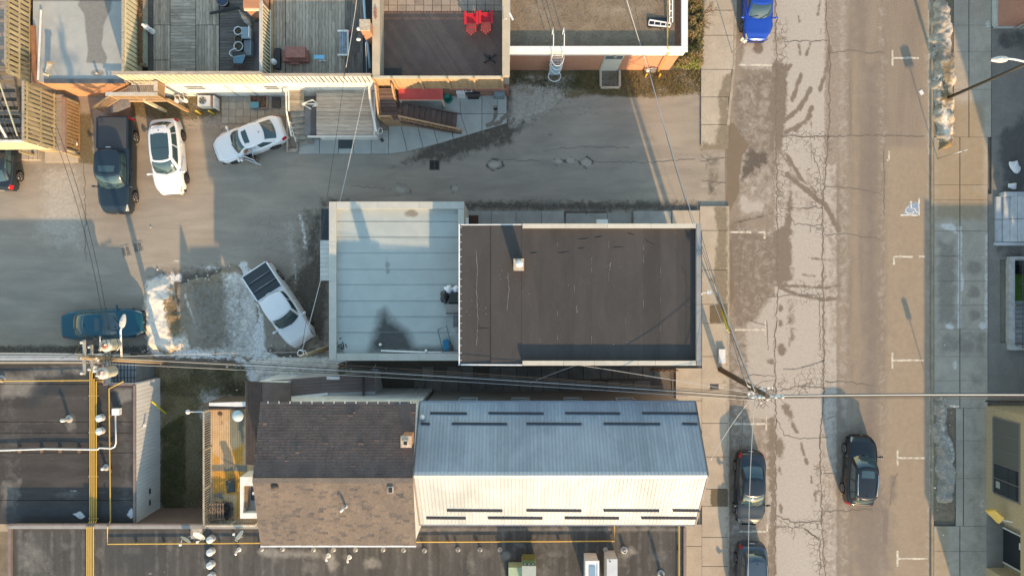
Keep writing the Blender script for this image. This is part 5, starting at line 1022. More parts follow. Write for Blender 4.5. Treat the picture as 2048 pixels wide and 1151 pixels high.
for i in range(nbd):
    xa = ga[0] + (ga[2]-ga[0])*i/nbd; xb = ga[0] + (ga[2]-ga[0])*(i+1)/nbd-.45; sheet('deck_board', (xa, ga[1], xb, ga[3]), ZD + rnd.uniform(-.006,.006), 4, dm, m_yb, parent=yd)
obj('frame', MB().bb(DX0, DX1, DY0, DY1, ZD-.25, ZD-.02), m_fb, yd)
for x, y in ((DX0+.1,DY0+.1),(DX0+.1,DY1-.1),(DX0+.1,(DY0+DY1)/2)): obj('post', MB().bb(x-.06,x+.06,y-.06,y+.06,0,ZD-.25), m_fb, yd)
m_wg = M('wood_greywhite', (.42,.38,.31), (.30,.265,.21), .85, 4, rand=.12)
rl = thing('railing', 'grey wooden baluster railing along the outer side of the yellow deck', 'railing', (DX0,(DY0+DY1)/2,ZD)); railing(rl, (DX0+.05,DY0,ZD), (DX0+.05,DY1,ZD), 1.0, 46, m_wg, posts=4)
rl = thing('railing', 'whitish baluster railing at the bottom end of the yellow deck', 'railing', ((DX0+DX1)/2,DY0,ZD)); railing(rl, (DX0+.05,DY0+.03,ZD), (DX1,DY0+.03,ZD), .85, 26, M('wood_whitish', (.55,.52,.44), (.42,.39,.32), .8, 4), posts=3)
e = MB(); a = W(412,823,3.6); b = W(492,812,3.2); 
rt = thing('deck_side_roof', 'narrow metal edged strip roof at the upper end of the yellow deck', 'roof', W(455,812,2.8)); obj('sheet', MB().slab([W(418,805,3.3),W(492,803,3.3),W(492,813,3.3),W(418,811,3.3)], .06), m_galv, rt); obj('gutter', MB().bar(W(418,815,3.25), W(492,814,3.25), .12, .1), m_dk, rt); obj('wall', MB().bb(W(420,0,2).x, W(492,0,2).x, W(0,812,2).y, W(0,802,2).y, 0, 3.2), m_fb, rt)
# enclosure, table and clutter on the yellow deck
hs = thing('deck_enclosure', 'white framed open topped enclosure between the yellow deck and the house', 'enclosure', W(497,995,ZD))
a, b = W(480,953,4.3), W(522,1036,4.3); zt = 4.3
for q_ in ((a.x,a.x+.16,b.y,a.y),(a.x+.16,b.x+.25,a.y-.5,a.y),(a.x+.16,b.x+.25,b.y,b.y+.3)): obj('wall', MB().bb(q_[0],q_[1],q_[2],q_[3],ZD,zt), m_whitewall, hs)
obj('floor', MB().bb(a.x+.17,b.x+.2,b.y+.31,a.y-.51,ZD,ZD+.9), m_beige, hs); obj('hatch', MB().bb(a.x+.45,a.x+.75,b.y+.9,a.y-.7,ZD+.9,ZD+1.0), m_dk, hs); obj('shelf_board', MB().bb(a.x+.2,a.x+.34,b.y+.5,a.y-.55,ZD+.9,ZD+1.2), m_fb, hs); obj('hatch_knob', MB().box((a.x+.62,b.y+1.3,ZD+1.03),(.12,.16,.05)), m_galv, hs)
tb = thing('plastic_tub', 'pale blue plastic tub at the upper end of the yellow deck', 'tub', W(476,832,ZD)); p = W(476,831,3.3); obj('tub', MB().lathe((p.x,p.y,ZD+.02), [(.22,0),(.3,.38),(.33,.38),(.33,.42),(.26,.42),(.2,.1),(0,.08)], 18), plain('tub_blue', (.40,.52,.58), .4), tb); obj('lid', MB().lathe((p.x,p.y,ZD+.43), [(.31,0),(.30,.03),(0,.04)], 18), plain('tub_lid', (.45,.56,.62), .4), tb)
pt = thing('wooden_pallet', 'slatted wooden pallet in the bottom corner of the yellow deck', 'pallet', W(430,1020,ZD+.02))
for i in range(6): a = W(420+i*5.2,1006,ZD+.5); b = W(420+i*5.2,1042,ZD+.35); obj('slat', MB().bar(a,b,.09,.025), m_fb, pt)
for y in (1008,1024,1039): obj('bearer', MB().bar(W(418,y,ZD+.38), W(449,y-3,ZD+.42), .06,.06), m_fb, pt)
bk = thing('camp_bed', 'dark folding metal frame lying on the yellow deck boards', 'frame', W(461,972,ZD+.05)); q_ = [W(x,y,ZD+.2) for x, y in ((452,962),(468,955),(470,982),(455,985))]; obj('tube_frame', MB().tube(q_+[q_[0]], .015, 6).tube([W(450,968,ZD+.5),W(476,952,ZD+.2)], .015, 6).tube([W(466,985,ZD+.2),W(480,973,ZD+.5)], .015, 6), m_blk, bk); obj('mesh_seat', MB().slab(q_, .02), m_dgreen, bk)
tr = thing('coiled_hose', 'black coiled hose and cover heaped by the pallet', 'hose', W(452,1015,ZD)); 
for k in range(5): obj('coil', MB().tube([W(452+ (7+k)*math.cos(t), 1018+(9+k*1.5)*math.sin(t), ZD+.1+.05*k+.03*math.sin(3*t)) for t in [i*.45 for i in range(15)]], .03, 6), m_blk, tr)
tb = thing('plastic_tub', 'pale squat bucket at the bottom rail of the yellow deck', 'tub', W(447,1036,ZD)); p = W(447,1036,ZD); obj('tub', MB().lathe(p, [(.14,0),(.2,.25),(.22,.25),(.16,.25),(.12,.06),(0,.05)], 14), plain('tub_pale', (.5,.55,.5), .5), tb)

# satellite dishes and yard lamp
def dish(lbl, px, py, z, aim, r, blk=None):
    p = W(px,py,z+.55); t = thing('satellite_dish', lbl, 'satellite dish', (p.x,p.y,z)); a = Vector(aim).normalized(); u = a.orthogonal().normalized(); w = a.cross(u)
    def f(i, j): rr = r*i; th = 6.2832*j; return Vector((p.x,p.y,z+.55)) + (u*math.cos(th)+w*math.sin(th))*rr + a*(rr*rr/r*.28)
    obj('reflector', MB().surf(f, 6, 22), M('dish_grey', (.60,.58,.53), (.5,.485,.45), .6, 4), t); obj('feed_arm', MB().tube([Vector((p.x,p.y,z+.55))-w*r*.9, Vector((p.x,p.y,z+.55))+a*r*1.15-w*r*.3], .018, 6), m_metal, t); obj('feed', MB().box(Vector((p.x,p.y,z+.55))+a*r*1.2-w*r*.28, (.11,.11,.11)), m_galv, t); obj('mast', MB().tube([(p.x-a.x*.1,p.y-a.y*.1,z),(p.x-a.x*.1,p.y-a.y*.1,z+.55)], .025, 6), m_metal, t)
    if blk: obj('ballast_slab', MB().box((p.x+blk[0],p.y+blk[1],z+.04), (.65,.65,.08)), M('slab_pale', (.42,.41,.38), (.33,.32,.30), .9, 3), t)
dish('satellite dish on a square ballast slab at the end of the bottom roof', 375, 1076, ZS, (-.55,-.75,.35), .38, (.28,.12)); dish('satellite dish facing up beside the ballast slab', 400, 1068, ZS+.3, (-.2,-.6,.75), .36); dish('satellite dish near the corner of the shingled house on the bottom roof', 481, 1072, ZS, (-.6,.6,.35), .34)
yl2 = thing('yard_lamp', 'small white globe lamp on a post at the upper end of the yellow deck', 'lamp', W(376,823)); obj('post', MB().tube([W(382,820,0),W(376,823,2.4)], .03, 6), m_metal, yl2); obj('globe', MB().ball(W(376,823,2.5), .14, 12, 8), m_galv, yl2); obj('arm', MB().bar(W(378,823,2.3),W(412,823,2.6),.05,.05), m_galv, yl2)
# ------------------------------------------------------------------ the row of low buildings along the top edge
ZT = 2.8; YW = 11.97                 # roof height and the plane of their south walls
def X(px, z=0.0): return W(px, 0, z).x
def Y(py, z=0.0): return W(0, py, z).y
m_old = M('wood_weathered', (.43,.36,.285), (.25,.215,.172), .95, 3.2, stretch=(.6,6,1), rand=.22, bump=.4, bscale=40, fine=.25)
m_oldv = M('wood_weathered_v', (.43,.355,.27), (.255,.213,.165), .95, 3.2, stretch=(6,.6,1), rand=.22, bump=.4, bscale=40, fine=.25)
m_oldd = M('wood_dark', (.17,.15,.13), (.09,.08,.072), .95, 3.2, stretch=(.6,6,1), rand=.22, bump=.4, bscale=40, fine=.25)
m_ylw = M('fence_yellow', (.44,.36,.215), (.33,.265,.15), .85, 2.5, stretch=(2,2,.4), rand=.13)
m_crm = M('fence_cream', (.66,.58,.40), (.55,.48,.32), .8, 2.5, rand=.08)
m_wht = M('fence_white', (.72,.70,.65), (.55,.53,.48), .75, 3, rand=.06)
m_tanw = M('wood_tan', (.46,.31,.175), (.37,.245,.135), .7, 2.5, rand=.07, stretch=(2,2,.5))
m_brn = M('stair_brown', (.155,.105,.085), (.12,.083,.068), .75, 2.5, rand=.16)
# -- far left tall porch with two tiers of board screening
po = thing('board_porch', 'tall slatted wooden porch with board screens and an inner stair at the left edge', 'porch', (-29,9.5,0))
PX = X(160); PY = Y(307)
pz1, pz2 = 1.5, 4.26
xs1 = X(112, pz1); yS = Y(292, 2.9)
n = 40
yN = 11.65
def screen(parent, A, B, z0, z1, n, mat, name='board', cover=.6, rails=3, alt=.0, rmat=None):
    A, B = Vector((*A,0)), Vector((*B,0)); d = B-A; L = d.length; u = d/L; nr = Vector((-u.y,u.x,0))
    for i in range(n):
        z_ = rnd.uniform(-.02,.02); c = A + u*(L*(i+.5)/n) + nr*(alt if i % 2 else -alt) + Vector((0,0,(z0+z1)/2+z_)); board(name, mat, parent, c, u*(L/n*cover), nr*.022, (0,0,z1-z0))
    for k in range(rails): board('rail', rmat or mat, parent, (A+B)/2 + Vector((0,0,z0+(z1-z0)*(.08+.84*k/max(1,rails-1)))) - nr*.04*(1 if alt == 0 else 0), u*L, nr*.04, (0,0,.09))
screen(po, (xs1,yS), (xs1,yN), pz1, pz2, 13, m_ylw, cover=.60)
screen(po, (xs1,yS), (xs1-6,yS), pz1+.4, pz2-.1, 28, m_crm, cover=.7)
e = MB(); e.bar((xs1,yS,pz2+.03),(xs1,yN,pz2+.03),.13,.05); obj('cap_rail', e, m_old, po); e = MB(); e.bar((xs1+.05,yS,pz2),(xs1-6,yS,pz2),.13,.05); obj('cap_rail', e, m_wht, po)
board('ledge', m_old, po, (xs1+.22,(yS+yN)/2,pz1-.02), (.42,0,0), (0,yN-yS,0), (0,0,.05)); 
obj('beam', MB().bar((xs1+.5,yS-.1,pz1-.02),(xs1+.5,Y(196,pz1),pz1-.02),.16,.2), M('beam_pinkish', (.33,.22,.17), (.27,.18,.14), .8, 2), po)
screen(po, (xs1+.5,Y(296,.8)), (xs1+.5,Y(205,.8)), 0, pz1-.15, 13, M('skirt_orange', (.42,.27,.13), (.32,.20,.09), .85, 2, rand=.1), name='skirting_board', cover=.74, rails=1)
screen(po, (xs1+.5,Y(300,.7)), (xs1-1.6,Y(300,.7)), .0, pz1-.1, 9, m_ylw, name='skirting_board', cover=.8, rails=1)
planks('floor_board', m_oldd, po, (xs1-6,yS+.05,3.0), (5.3,0,0), (0,yN-yS,0), 22, .04)
planks('stair_tread', m_oldd, po, (xs1-2.6,yS+.15,3.2), (1.9,0,0), (0,4.2,1.0), 9, .05, gap=.2)
e = MB(); e.bar((xs1-1.0,yS+.2,4.2),(xs1-2.4,yS+3.4,4.9),.12,.07); e.bar((xs1-2.4,yS+3.4,4.9),(xs1-3.6,yS+4.9,5.0),.12,.07); obj('handrail', e, m_wht, po)
e = MB(); e.bar((xs1-.35,yS+.3,4.25),(xs1-1.5,yS+3.9,4.35),.07,.06); e.bar((xs1-1.5,yS+3.9,4.35),(xs1-2.4,yS+5.2,4.4),.09,.07); obj('inner_rail', e, m_crm, po)
for k in range(3): obj('stair_stringer', MB().bar((xs1-2.6+k*.95,yS+.1,3.1),(xs1-2.6+k*.95,yS+4.4,4.15),.05,.2), m_oldd, po)
for p_ in ((xs1+.45,yS-.05),(xs1+.45,Y(200,1)),(xs1-2.2,yS-.02),(xs1-5.4,yS-.02)): obj('post', MB().bb(p_[0]-.07,p_[0]+.07,p_[1]-.07,p_[1]+.07,0,pz1), m_ylw, po)
st = thing('concrete_step', 'pale concrete pad with a low block at the foot of the porch', 'step', W(120,315)); a, b = W(92,325), W(158,298); obj('pad', MB().bb(a.x,b.x,a.y,b.y,0,.12), m_slab, st); a, b = W(48,321), W(84,299); obj('block', MB().bb(a.x,b.x,a.y,b.y,0,.3), m_slab, st); [obj('joint_strip', MB().bar(W(x,320,.31),W(x,300,.31),.02,.012), m_oldd, st) for x in (57,66,75)]
tc = thing('patio_lamp', 'thin white stake with a crumpled white object beside the porch skirting', 'stake', W(147,280)); obj('stake', MB().tube([W(147,283,.4), W(147,228,.5)], .018, 6), m_galv, tc); obj('cloth', MB().ball(W(147,284,.35), (.2,.13,.08), 9, 6).ball(W(152,287,.33), (.12,.16,.06), 9, 6), m_galv, tc)
# -- far left neighbouring deck with its privacy screen
fl_ = thing('roof_deck', 'pinkish board roof deck cut by the left photo edge', 'deck', (-31.5,16,2.8)); planks('floor_board', M('deck_pink', (.36,.28,.23), (.28,.215,.18), .9, 2, rand=.12), fl_, (-36, Y(142,3.0), 2.85), (X(14,3)+36,0,0), (0,4.6,0), 26, .04); obj('wall', MB().bb(-36, X(60,2.8)-.1, YW+1.6, 19, 0, 2.8), m_brick_d, fl_)
xa = X(62,2.75); ps = thing('privacy_screen', 'tall yellowish board screen left of the light grey flat roof', 'fence', (xa,15.5,2.75)); screen(ps, (xa,Y(168,2.75)), (xa,19.2), 2.75, 4.75, 25, m_ylw, cover=.60, rails=3)
board('cap', m_old, ps, (xa,15.8,4.78), (.12,0,0), (0,6.8,0), (0,0,.05))
# -- light grey flat roof
def flat_building(name, lbl, x0, x1, ytop, z, mats, wallmat):
    t = thing(name, lbl, 'building', ((x0+x1)/2, YW, 0)); obj('wall', MB().bb(x0+.02, x1-.02, YW, ytop, 0, z-.06), wallmat, t); return t
B = flat_building('grey_roofed_building', 'low building with light grey membrane roof and orange brick wall behind the black pickup', X(70,3.0), X(251,3.0), 20, 3.0, None, bricks_mat('brick_orange', (.52,.24,.11), (.45,.20,.09), (.4,.3,.22)))
GRF = layered('grey_roof', ((.38,.385,.365),(.33,.335,.325)), [('wet', (.225,.22,.205), (.19,.185,.172), 1.6, .16, 4, .6), ('pale', (.46,.45,.41), (.40,.39,.36), 2, .5, 3, .8)], bump=.08, base_scale=.9)
bmsk = gm({'wet': [('p',[(160,0),(225,0),(222,20),(208,50),(204,90),(215,115),(212,128),(172,126),(176,100),(171,60),(168,30),(155,10)],6,.95), ('p',ell(195,146,16,8),5,.75), ('p',rect(145,-10,235,4),4,.6)], 'pale': [('p',ell(205,138,26,9),8,.5), ('p',rect(95,20,160,110),14,.4)]}, 3.0)
for a, b in zip([-40,2,35,67,98,131], [2,35,67,98,131,164]): sheet('roofing_sheet', gr((66,a-.5,251,b+.5),3.0), 3.0+.004*((a//30) % 2)+.003*(b-a > 30), 3, bmsk, GRF, parent=B)
e = MB(); e.bar((X(90,3),YW+.02,3.02),(X(251,3),YW+.02,3.02),.22,.14); obj('front_edge', e, M('edge_dark', (.10,.105,.115), (.08,.085,.09), .5, 2), B)
e = MB(); e.bar((X(253,3.1),YW-.05,3.1),(X(253,3.1),20,3.1),.16,.2); obj('side_trim', e, M('trim_brownpink', (.36,.28,.23), (.3,.23,.19), .7, 2), B)
e = MB(); e.bar((X(70,3.1),Y(165,3.1),3.05),(X(66,3.1),Y(52,3.1),3.05),.22,.22); obj('side_timber', e, M('timber_redbrown', (.33,.15,.07), (.25,.11,.055), .7, 3), B)
e = MB(); e.bar(W(76,160,3.1), W(82,20,3.1), .1, .05); obj('side_flashing', e, m_galv, B)
pipe_vent('small white pipe vent in the damp ring near the front of the light grey roof', 195, 147, 3.0, .07, .3, flange=False)
cv = thing('sheet_metal_cowl', 'leaning sheet metal cowl with a timber block at the left of the light grey roof', 'cowl', W(96,138,3.0)); obj('hood', MB().slab([W(89,146,3.05),W(98,150,3.05),W(104,127,3.75),W(94,126,3.75)], .06), M('cowl_grey', (.28,.29,.29), (.2,.21,.21), .5, 4), cv); obj('block', MB().bar(W(94,125,3.72), W(106,127,3.72), .12, .1), m_tanw, cv); obj('foot', MB().bar(W(87,148,3.08), W(97,151,3.08), .12, .1), m_crm, cv)
# -- weathered deck, yellow board fences
D = thing('weathered_roof_deck', 'weathered grey plank roof deck with plant pots along its right side', 'deck', (X(410),15,0))
obj('wall', MB().bb(X(285,2.8)+.05, X(541,2.8), YW, 20, 0, 2.72), m_whitewall, D)
for xa, xb, ya, yb, hor, n, mt in ((296,306,0,150,0,1,m_oldd),(307,340,-20,50,0,7,m_oldv),(307,340,51,120,0,7,m_oldv),(307,340,121,150,0,7,m_oldv),(341,391,-20,150,1,26,m_old),(392,438,-20,50,0,7,m_oldv),(392,438,51,150,0,8,m_oldv),(440,541,-20,150,1,30,m_oldd)):
    a, b = W(xa,yb,ZT), W(xb,ya,ZT)
    if hor: planks('deck_plank', mt, D, (a.x,a.y,ZT-.02), (b.x-a.x,0,0), (0,b.y-a.y,0), n, .04, gap=.014, split=1 if mt is m_old else 0, jit=.006, up=(0,0,1))
    else: planks('deck_plank', mt, D, (a.x,a.y,ZT-.02), (0,b.y-a.y,0), (b.x-a.x,0,0), n, .04, gap=.012, jit=.006, up=(0,0,1))
obj('deck_base', MB().bb(X(285,2.7), X(541,2.7), YW+.02, 20, 2.72, 2.775), m_dk, D)
f1 = fence('board_fence', 'cream yellow board fence along the front of the weathered roof deck', (X(262,2.8),YW-.02), (X(543,2.8),YW-.02), 2.8, 4.68, 27, m_crm, alt=0, cover=.76, back=True, cap=True, rails=2, capw=.2, capmat=m_old, group='board fences on the low roofs')
f2 = fence('board_fence', 'yellowish board fence between the light grey roof and the weathered deck', (X(284,2.8),YW+.1), (X(284,2.8),19), 2.8, 4.75, 25, m_crm, alt=0, cover=.74, back=True, cap=True, capw=.14, capmat=m_old, group='board fences on the low roofs')
ml = thing('planter_trough', 'long wooden trough of dry leaves beside the left edge of the weathered deck', 'planter', (X(281,3.2),15,2.8))
pl_ = MB(); x0, x1 = X(276,3.5), X(284,3.5); pl_.bb(x0,x1,Y(128,3.5),19,2.85,3.4); obj('trough', pl_, m_old, ml); lf = MB(); q = random.Random(9)
for _ in range(900):
    p = Vector((q.uniform(x0+.02,x1-.02), q.uniform(Y(126,3.5),18.5), 3.41+q.uniform(0,.05))); a = q.uniform(0,6.3); d = Vector((math.cos(a),math.sin(a),q.uniform(-.3,.5)))*q.uniform(.04,.09); s = Vector((-d.y,d.x,.02))*.5; lf.add([p-d,p+s,p+d,p-s], [(0,1,2,3)])
obj('dead_leaves', lf, m_leaf, ml, kind='stuff'); obj('green_panel', MB().bb(X(286,3.2), X(293,3.2), Y(128,3.2), Y(42,3.2), 3.1, 3.3), M('panel_sage', (.30,.33,.25), (.22,.24,.19), .8, 3), ml)
f3 = thing('lattice_fence', 'grey framed slatted fence between the two weathered decks', 'fence', (X(541,2.8),15.5,2.8)); xf = X(541,2.8)
screen(f3, (xf,YW+.1), (xf,Y(22,2.8)), 2.8, 4.35, 19, m_crm, cover=.52, rails=2, rmat=m_wht); board('cap', M('wood_pale', (.5,.47,.42), (.4,.375,.33), .8, 3), f3, (xf,(YW+Y(22,2.8))/2+.05,4.38), (.14,0,0), (0,Y(22,2.8)-YW+.1,0), (0,0,.05)); board('floor_shade_sheet', M('floor_shade_plum', (.13,.115,.12), (.10,.09,.095), .7, 1.5), f3, (xf-.5,YW+1.9,3.1), (.9,0,.55), (0,3.2,0), (-.02,0,.03))  # the plum sheet is painted shade on the deck floor beside the fence
board('wall_plate', m_tanw, D, (X(545,2.8)-.02,15.6,2.84), (.14,0,0), (0,7,0), (0,0,.1))
def pot(lbl, px, py, r, n, rim, soil, h=.42):
    p = W(px,py,ZT+h); t = thing('plant_pot', lbl, 'plant pot', (p.x,p.y,ZT+.02), group='plant pots on the weathered deck')
    obj('pot', MB().lathe((p.x,p.y,ZT+.02), [(r*.7,0),(r,h),(r*1.1,h),(r*1.1,h+.03),(r*.88,h+.03),(r*.86,h-.05),(0,h-.05)], n, smooth=n > 10), rim, t); g_ = MB(); q = random.Random(int(px))
    for _ in range(40): a = q.uniform(0,6.3); d = q.uniform(0,r*.8); c = Vector((p.x+d*math.cos(a), p.y+d*math.sin(a), ZT+h)); g_.add([c, c+Vector((.03,.02,.03)), c+Vector((q.uniform(-.08,.08),q.uniform(-.08,.08),q.uniform(.03,.14)))], [(0,1,2)])
    g_.lathe((p.x,p.y,ZT+h-.02), [(r*.86,0),(0,.04)], 12); obj('soil', g_, soil, t)
m_soil = M('soil_dry', (.15,.12,.075), (.085,.07,.045), .95, 14, fine=.3)
m_prim = plain('pot_white', (.55,.57,.57), .6); pot('octagonal white rimmed pot of dry soil on the weathered deck', 476.5, 62, .24, 8, m_prim, m_soil); pot('brown earth filled pot between the octagonal pot and the round pale pot', 476.5, 78, .23, 16, plain('pot_brown', (.16,.14,.12), .8), m_soil, .38); pot('round pale rimmed pot above the tilted blue bin', 477, 93, .26, 20, plain('pot_grey', (.42,.43,.43), .7), m_soil)
m_blug = plain('plastic_bluegrey', (.21,.29,.33), .5)
cb = thing('storage_box', 'square blue grey storage box beside the octagonal pot', 'box', W(491,66,3.1)); a, b = W(484,76,3.3), W(499,55,3.3); obj('body', MB().bb(a.x,b.x,a.y,b.y,ZT+.02,3.25), m_blug, cb); obj('lid', MB().bb(a.x-.03,b.x+.0,a.y-.03,b.y+.03,3.25,3.31), m_blug, cb); obj('back_lip', MB().bb(b.x+.005,b.x+.06,a.y-.02,b.y+.02,3.2,3.5), m_galv, cb)
cb = thing('storage_box', 'long flat blue grey box below the square one on the weathered deck', 'box', W(494,92,3.1)); a, b = W(487,110,3.2), W(500,80,3.2); obj('body', MB().bb(a.x,b.x,a.y,b.y,ZT+.02,3.15), M('box_grey', (.19,.215,.23), (.16,.18,.19), .6, 2), cb); obj('lid_rim', MB().bb(b.x,b.x+.05,a.y,b.y,ZT+.02,3.22), m_blug, cb)
tb_ = thing('tilted_bin', 'light blue open bin tipped on its side with brown leaves spilling out', 'bin', W(477,113,3.0)); a = [W(466,114,3.35),W(491,110,3.35),W(485,127,3.0),W(467,127,3.0)]; obj('front', MB().slab(a, .03), plain('bin_blue', (.20,.40,.55), .4), tb_)
obj('hoop', MB().tube([W(475+16*math.cos(t), 106+9*math.sin(t), 3.35) for t in [2.2+i*.3 for i in range(9)]], .03, 6), m_prim, tb_); obj('inside', MB().slab([W(464,105,3.25),W(490,104,3.25),W(490,110,3.3),W(466,113,3.3)], .04), m_dk, tb_)
q = random.Random(2); lf = MB()
for _ in range(160):
    p = W(478+q.gauss(0,7), 130+q.gauss(0,5), ZT+.06+q.random()*.15); a = q.uniform(0,6.3); d = Vector((math.cos(a)*.4,math.sin(a),.1))*q.uniform(.06,.16); s = Vector((-d.y,d.x,0))*.3; lf.add([p-d,p+s,p+d,p-s], [(0,1,2,3)])
obj('spilled_leaves', lf, M('leaf_plum', (.14,.09,.08), (.08,.055,.05), .9, 12), tb_, kind='stuff')
fg = thing('garden_figure', 'small white standing garden figure at the left of the weathered deck', 'statue', W(306,62,ZT)); p = W(306,64,ZT)
g_ = MB(); g_.lathe((p.x,p.y,ZT+.02), [(.16,0),(.17,.06),(.12,.1),(.15,.3),(.12,.55),(.17,.75),(.13,.86),(.05,.92),(.085,1.0),(.09,1.08),(.05,1.16),(0,1.18)], 14); obj('body', g_, m_galv, fg); obj('arm', MB().tube([(p.x+.14,p.y,ZT+.78),(p.x+.24,p.y-.06,ZT+.6),(p.x+.15,p.y-.14,ZT+.52)], .045, 7), m_galv, fg)
ck_ = thing('brick_stack', 'orange topped chimney stack with a pale rim at the top edge of the weathered deck', 'chimney', W(499,10,ZT)); a, b = W(487,16,4.5), W(517,-40,4.5); obj('stack', MB().bb(a.x,b.x,a.y,b.y,ZT,4.42), m_brick_r, ck_); obj('top', MB().bb(a.x-.02,b.x+.02,a.y,b.y,4.42,4.5), M('terracotta', (.46,.21,.11), (.40,.18,.095), .8, 2), ck_); obj('front_trim', MB().bb(a.x,b.x,a.y-.1,a.y-.005,4.3,4.46), m_crm, ck_)
ag = thing('folded_parasol', 'folded pale parasol lying beside the chimney stack', 'parasol', W(495,40,3.0)); obj('fabric', MB().tube([W(481,25,3.3),W(487,33,3.35),W(495,42,3.3),W(502,52,3.2)], [.05,.15,.2,.06], 9), M('canvas_grey', (.30,.28,.25), (.2,.19,.17), .9, 4), ag); obj('pole', MB().tube([W(478,21,3.3),W(481,25,3.3)], .03, 6), m_metal, ag); obj('cover_sheet', MB().slab([W(503,22,3.0),W(519,20,3.0),W(519,36,3.0),W(508,38,3.0)], .04), M('cover_sage', (.25,.28,.2), (.2,.22,.16), .8, 3), ag)
bm_ = obj('dark_beam', MB().bar(W(420,27,3.0), W(478,15,3.0), .12, .1), m_dk, label='dark timber lying across the weathered deck near the chimney stack', cat='timber')
dt = thing('round_tub', 'dark blue round tub cut by the top edge above the weathered deck', 'tub', W(446,2,ZT)); p = W(445,1,3.2); obj('tub', MB().lathe((p.x,p.y,ZT+.02), [(.25,0),(.33,.4),(.35,.42),(.3,.42),(.28,.3),(0,.28)], 18), plain('tub_navy', (.04,.06,.10), .5), dt)
# white wall under the fence: windows, air conditioner, meters
for a, b in ((372,412),(530,560)): window(D, ((X(a,1.9)+X(b,1.9))/2, YW, 2.0), abs(X(b,1.9)-X(a,1.9)), .75, (0,-1,0))
e = MB(); e.bar((X(285,1.4),YW-.03,2.62),(X(541,1.4),YW-.03,2.62),.05,.12); obj('wall_trim', e, m_frame, D)
for x in (340,460,500): e = MB(); e.bar((X(x,1.5),YW-.02,.1),(X(x,1.5),YW-.02,2.5),.03,.04); obj('wall_seam', e, m_metal, D)
ac = thing('air_conditioner', 'white outdoor air conditioner unit with round fan against the white wall', 'air conditioner', W(411,202)); a, b = W(395,212,.8), W(425,191,.8)
obj('case', MB().bb(a.x,b.x-.15,a.y,b.y,.15,.8), plain('ac_white', (.72,.70,.64), .5), ac); c = W(405,201,.81); obj('fan_guard', MB().lathe((c.x,c.y,.80), [(.24,0),(.24,.015),(.2,.02),(.06,.03),(0,.03)], 22), m_metal, ac); [obj('fan_blade', MB().box((c.x+.12*math.cos(t),c.y+.12*math.sin(t),.835),(.16,.06,.01),t), m_dk, ac) for t in (0,1.26,2.5,3.77,5.0)]; obj('side_panel', MB().bb(b.x-.15,b.x+.02,a.y,b.y,.15,.72), M('panel_rust', (.33,.2,.16), (.25,.15,.12), .7, 4), ac); obj('stand', MB().bb(b.x+.05,b.x+.1,a.y-.1,b.y,.0,.8), m_galv, ac)
gm_ = thing('gas_meters', 'cluster of white gas meter pipes at the corner of the white wall', 'gas meter', W(356,200))
for k in range(3): p = W(351+k*9,200,.8); obj('meter', MB().lathe((p.x,p.y,.5), [(.09,0),(.13,.05),(.13,.25),(.05,.3),(0,.3)], 12), m_galv, gm_); obj('pipe', MB().tube([(p.x,p.y+.3,.2),(p.x,p.y+.3,1.0),(p.x+.1,p.y,1.0),(p.x+.05,p.y,.8)], .025, 6), m_galv, gm_)
for i, (x, y) in enumerate(((396,220),(421,220))):
    a = W(x,y,.95); b = W(x+9,y+9,0); o = obj('bollard', MB().lathe((b.x,b.y,0), [(.055,0),(.055,.9),(.04,.95),(0,.96)], 12), plain('bollard_yellow', (.62,.42,.03), .5), label='yellow bollard in front of the air conditioner, %s of the two' % ('left' if i == 0 else 'right'), cat='bollard', group='yellow bollards by the air conditioner')
# patio squares
pt_ = thing('patio', '', '', W(510,220), kind='structure'); m_pat = M('patio_slab', (.30,.285,.245), (.24,.225,.195), .9, 2, rand=.10, bump=.15)
for j, y in enumerate((190,204.5,219,233.5)):
    for i in range(9):
        x = 444 + i*14.4
        if j == 3 and i > 6: continue
        if j == 0 and 4 <= i < 6: continue
        a, b = W(x,y+14), W(x+13.8,y); board('paver', m_pat, pt_, ((a.x+b.x)/2,(a.y+b.y)/2,.02+rnd.uniform(-.006,.006)), (b.x-a.x,0,0), (0,b.y-a.y,0), (0,0,.06))
pl2 = thing('planter_bed', 'small brick edged planting bed with a blue tray against the white wall', 'planter', W(518,205)); a, b = W(502,218), W(536,191); e = MB(); [e.bar(p_[0],p_[1],.06,.2) for p_ in (((a.x,a.y,.08),(b.x,a.y,.08)),((b.x,a.y,.08),(b.x,b.y,.08)),((a.x,b.y,.08),(a.x,a.y,.08)))]; obj('edging', e, m_old, pl2); g_ = MB(); g_.bb(a.x+.03,b.x-.03,a.y+.03,b.y,.0,.09); q = random.Random(4)
for _ in range(260): p = Vector((q.uniform(a.x+.05,b.x-.05), q.uniform(a.y+.05,b.y), .1)); r_ = q.uniform(.02,.06); g_.add([p+Vector((r_,0,0)),p+Vector((-r_*.5,r_,0)),p+Vector((-r_*.5,-r_,0)),p+Vector((0,0,r_))], [(0,1,3),(1,2,3),(2,0,3)])
obj('soil', g_, M('mulch', (.22,.13,.09), (.12,.08,.06), .95, 15, fine=.3), pl2); p = W(509,210,.3); tt = thing('plastic_tray', 'teal blue plastic tray in the planting bed', 'tray', (p.x,p.y,.1)); obj('tray', MB().box((p.x,p.y,.2),(.48,.34,.2)), plain('tray_blue', (.06,.22,.30), .5), tt); obj('rim', MB().box((p.x,p.y,.31),(.52,.38,.03)), plain('tray_blue', (.06,.22,.30), .5), tt)
gk = obj('ground_grille', MB().bb(W(545,0).x, W(562,0).x, Y(216), Y(196), .03, .16), m_blk, label='dark plastic crate on the patio squares below the window', cat='crate')
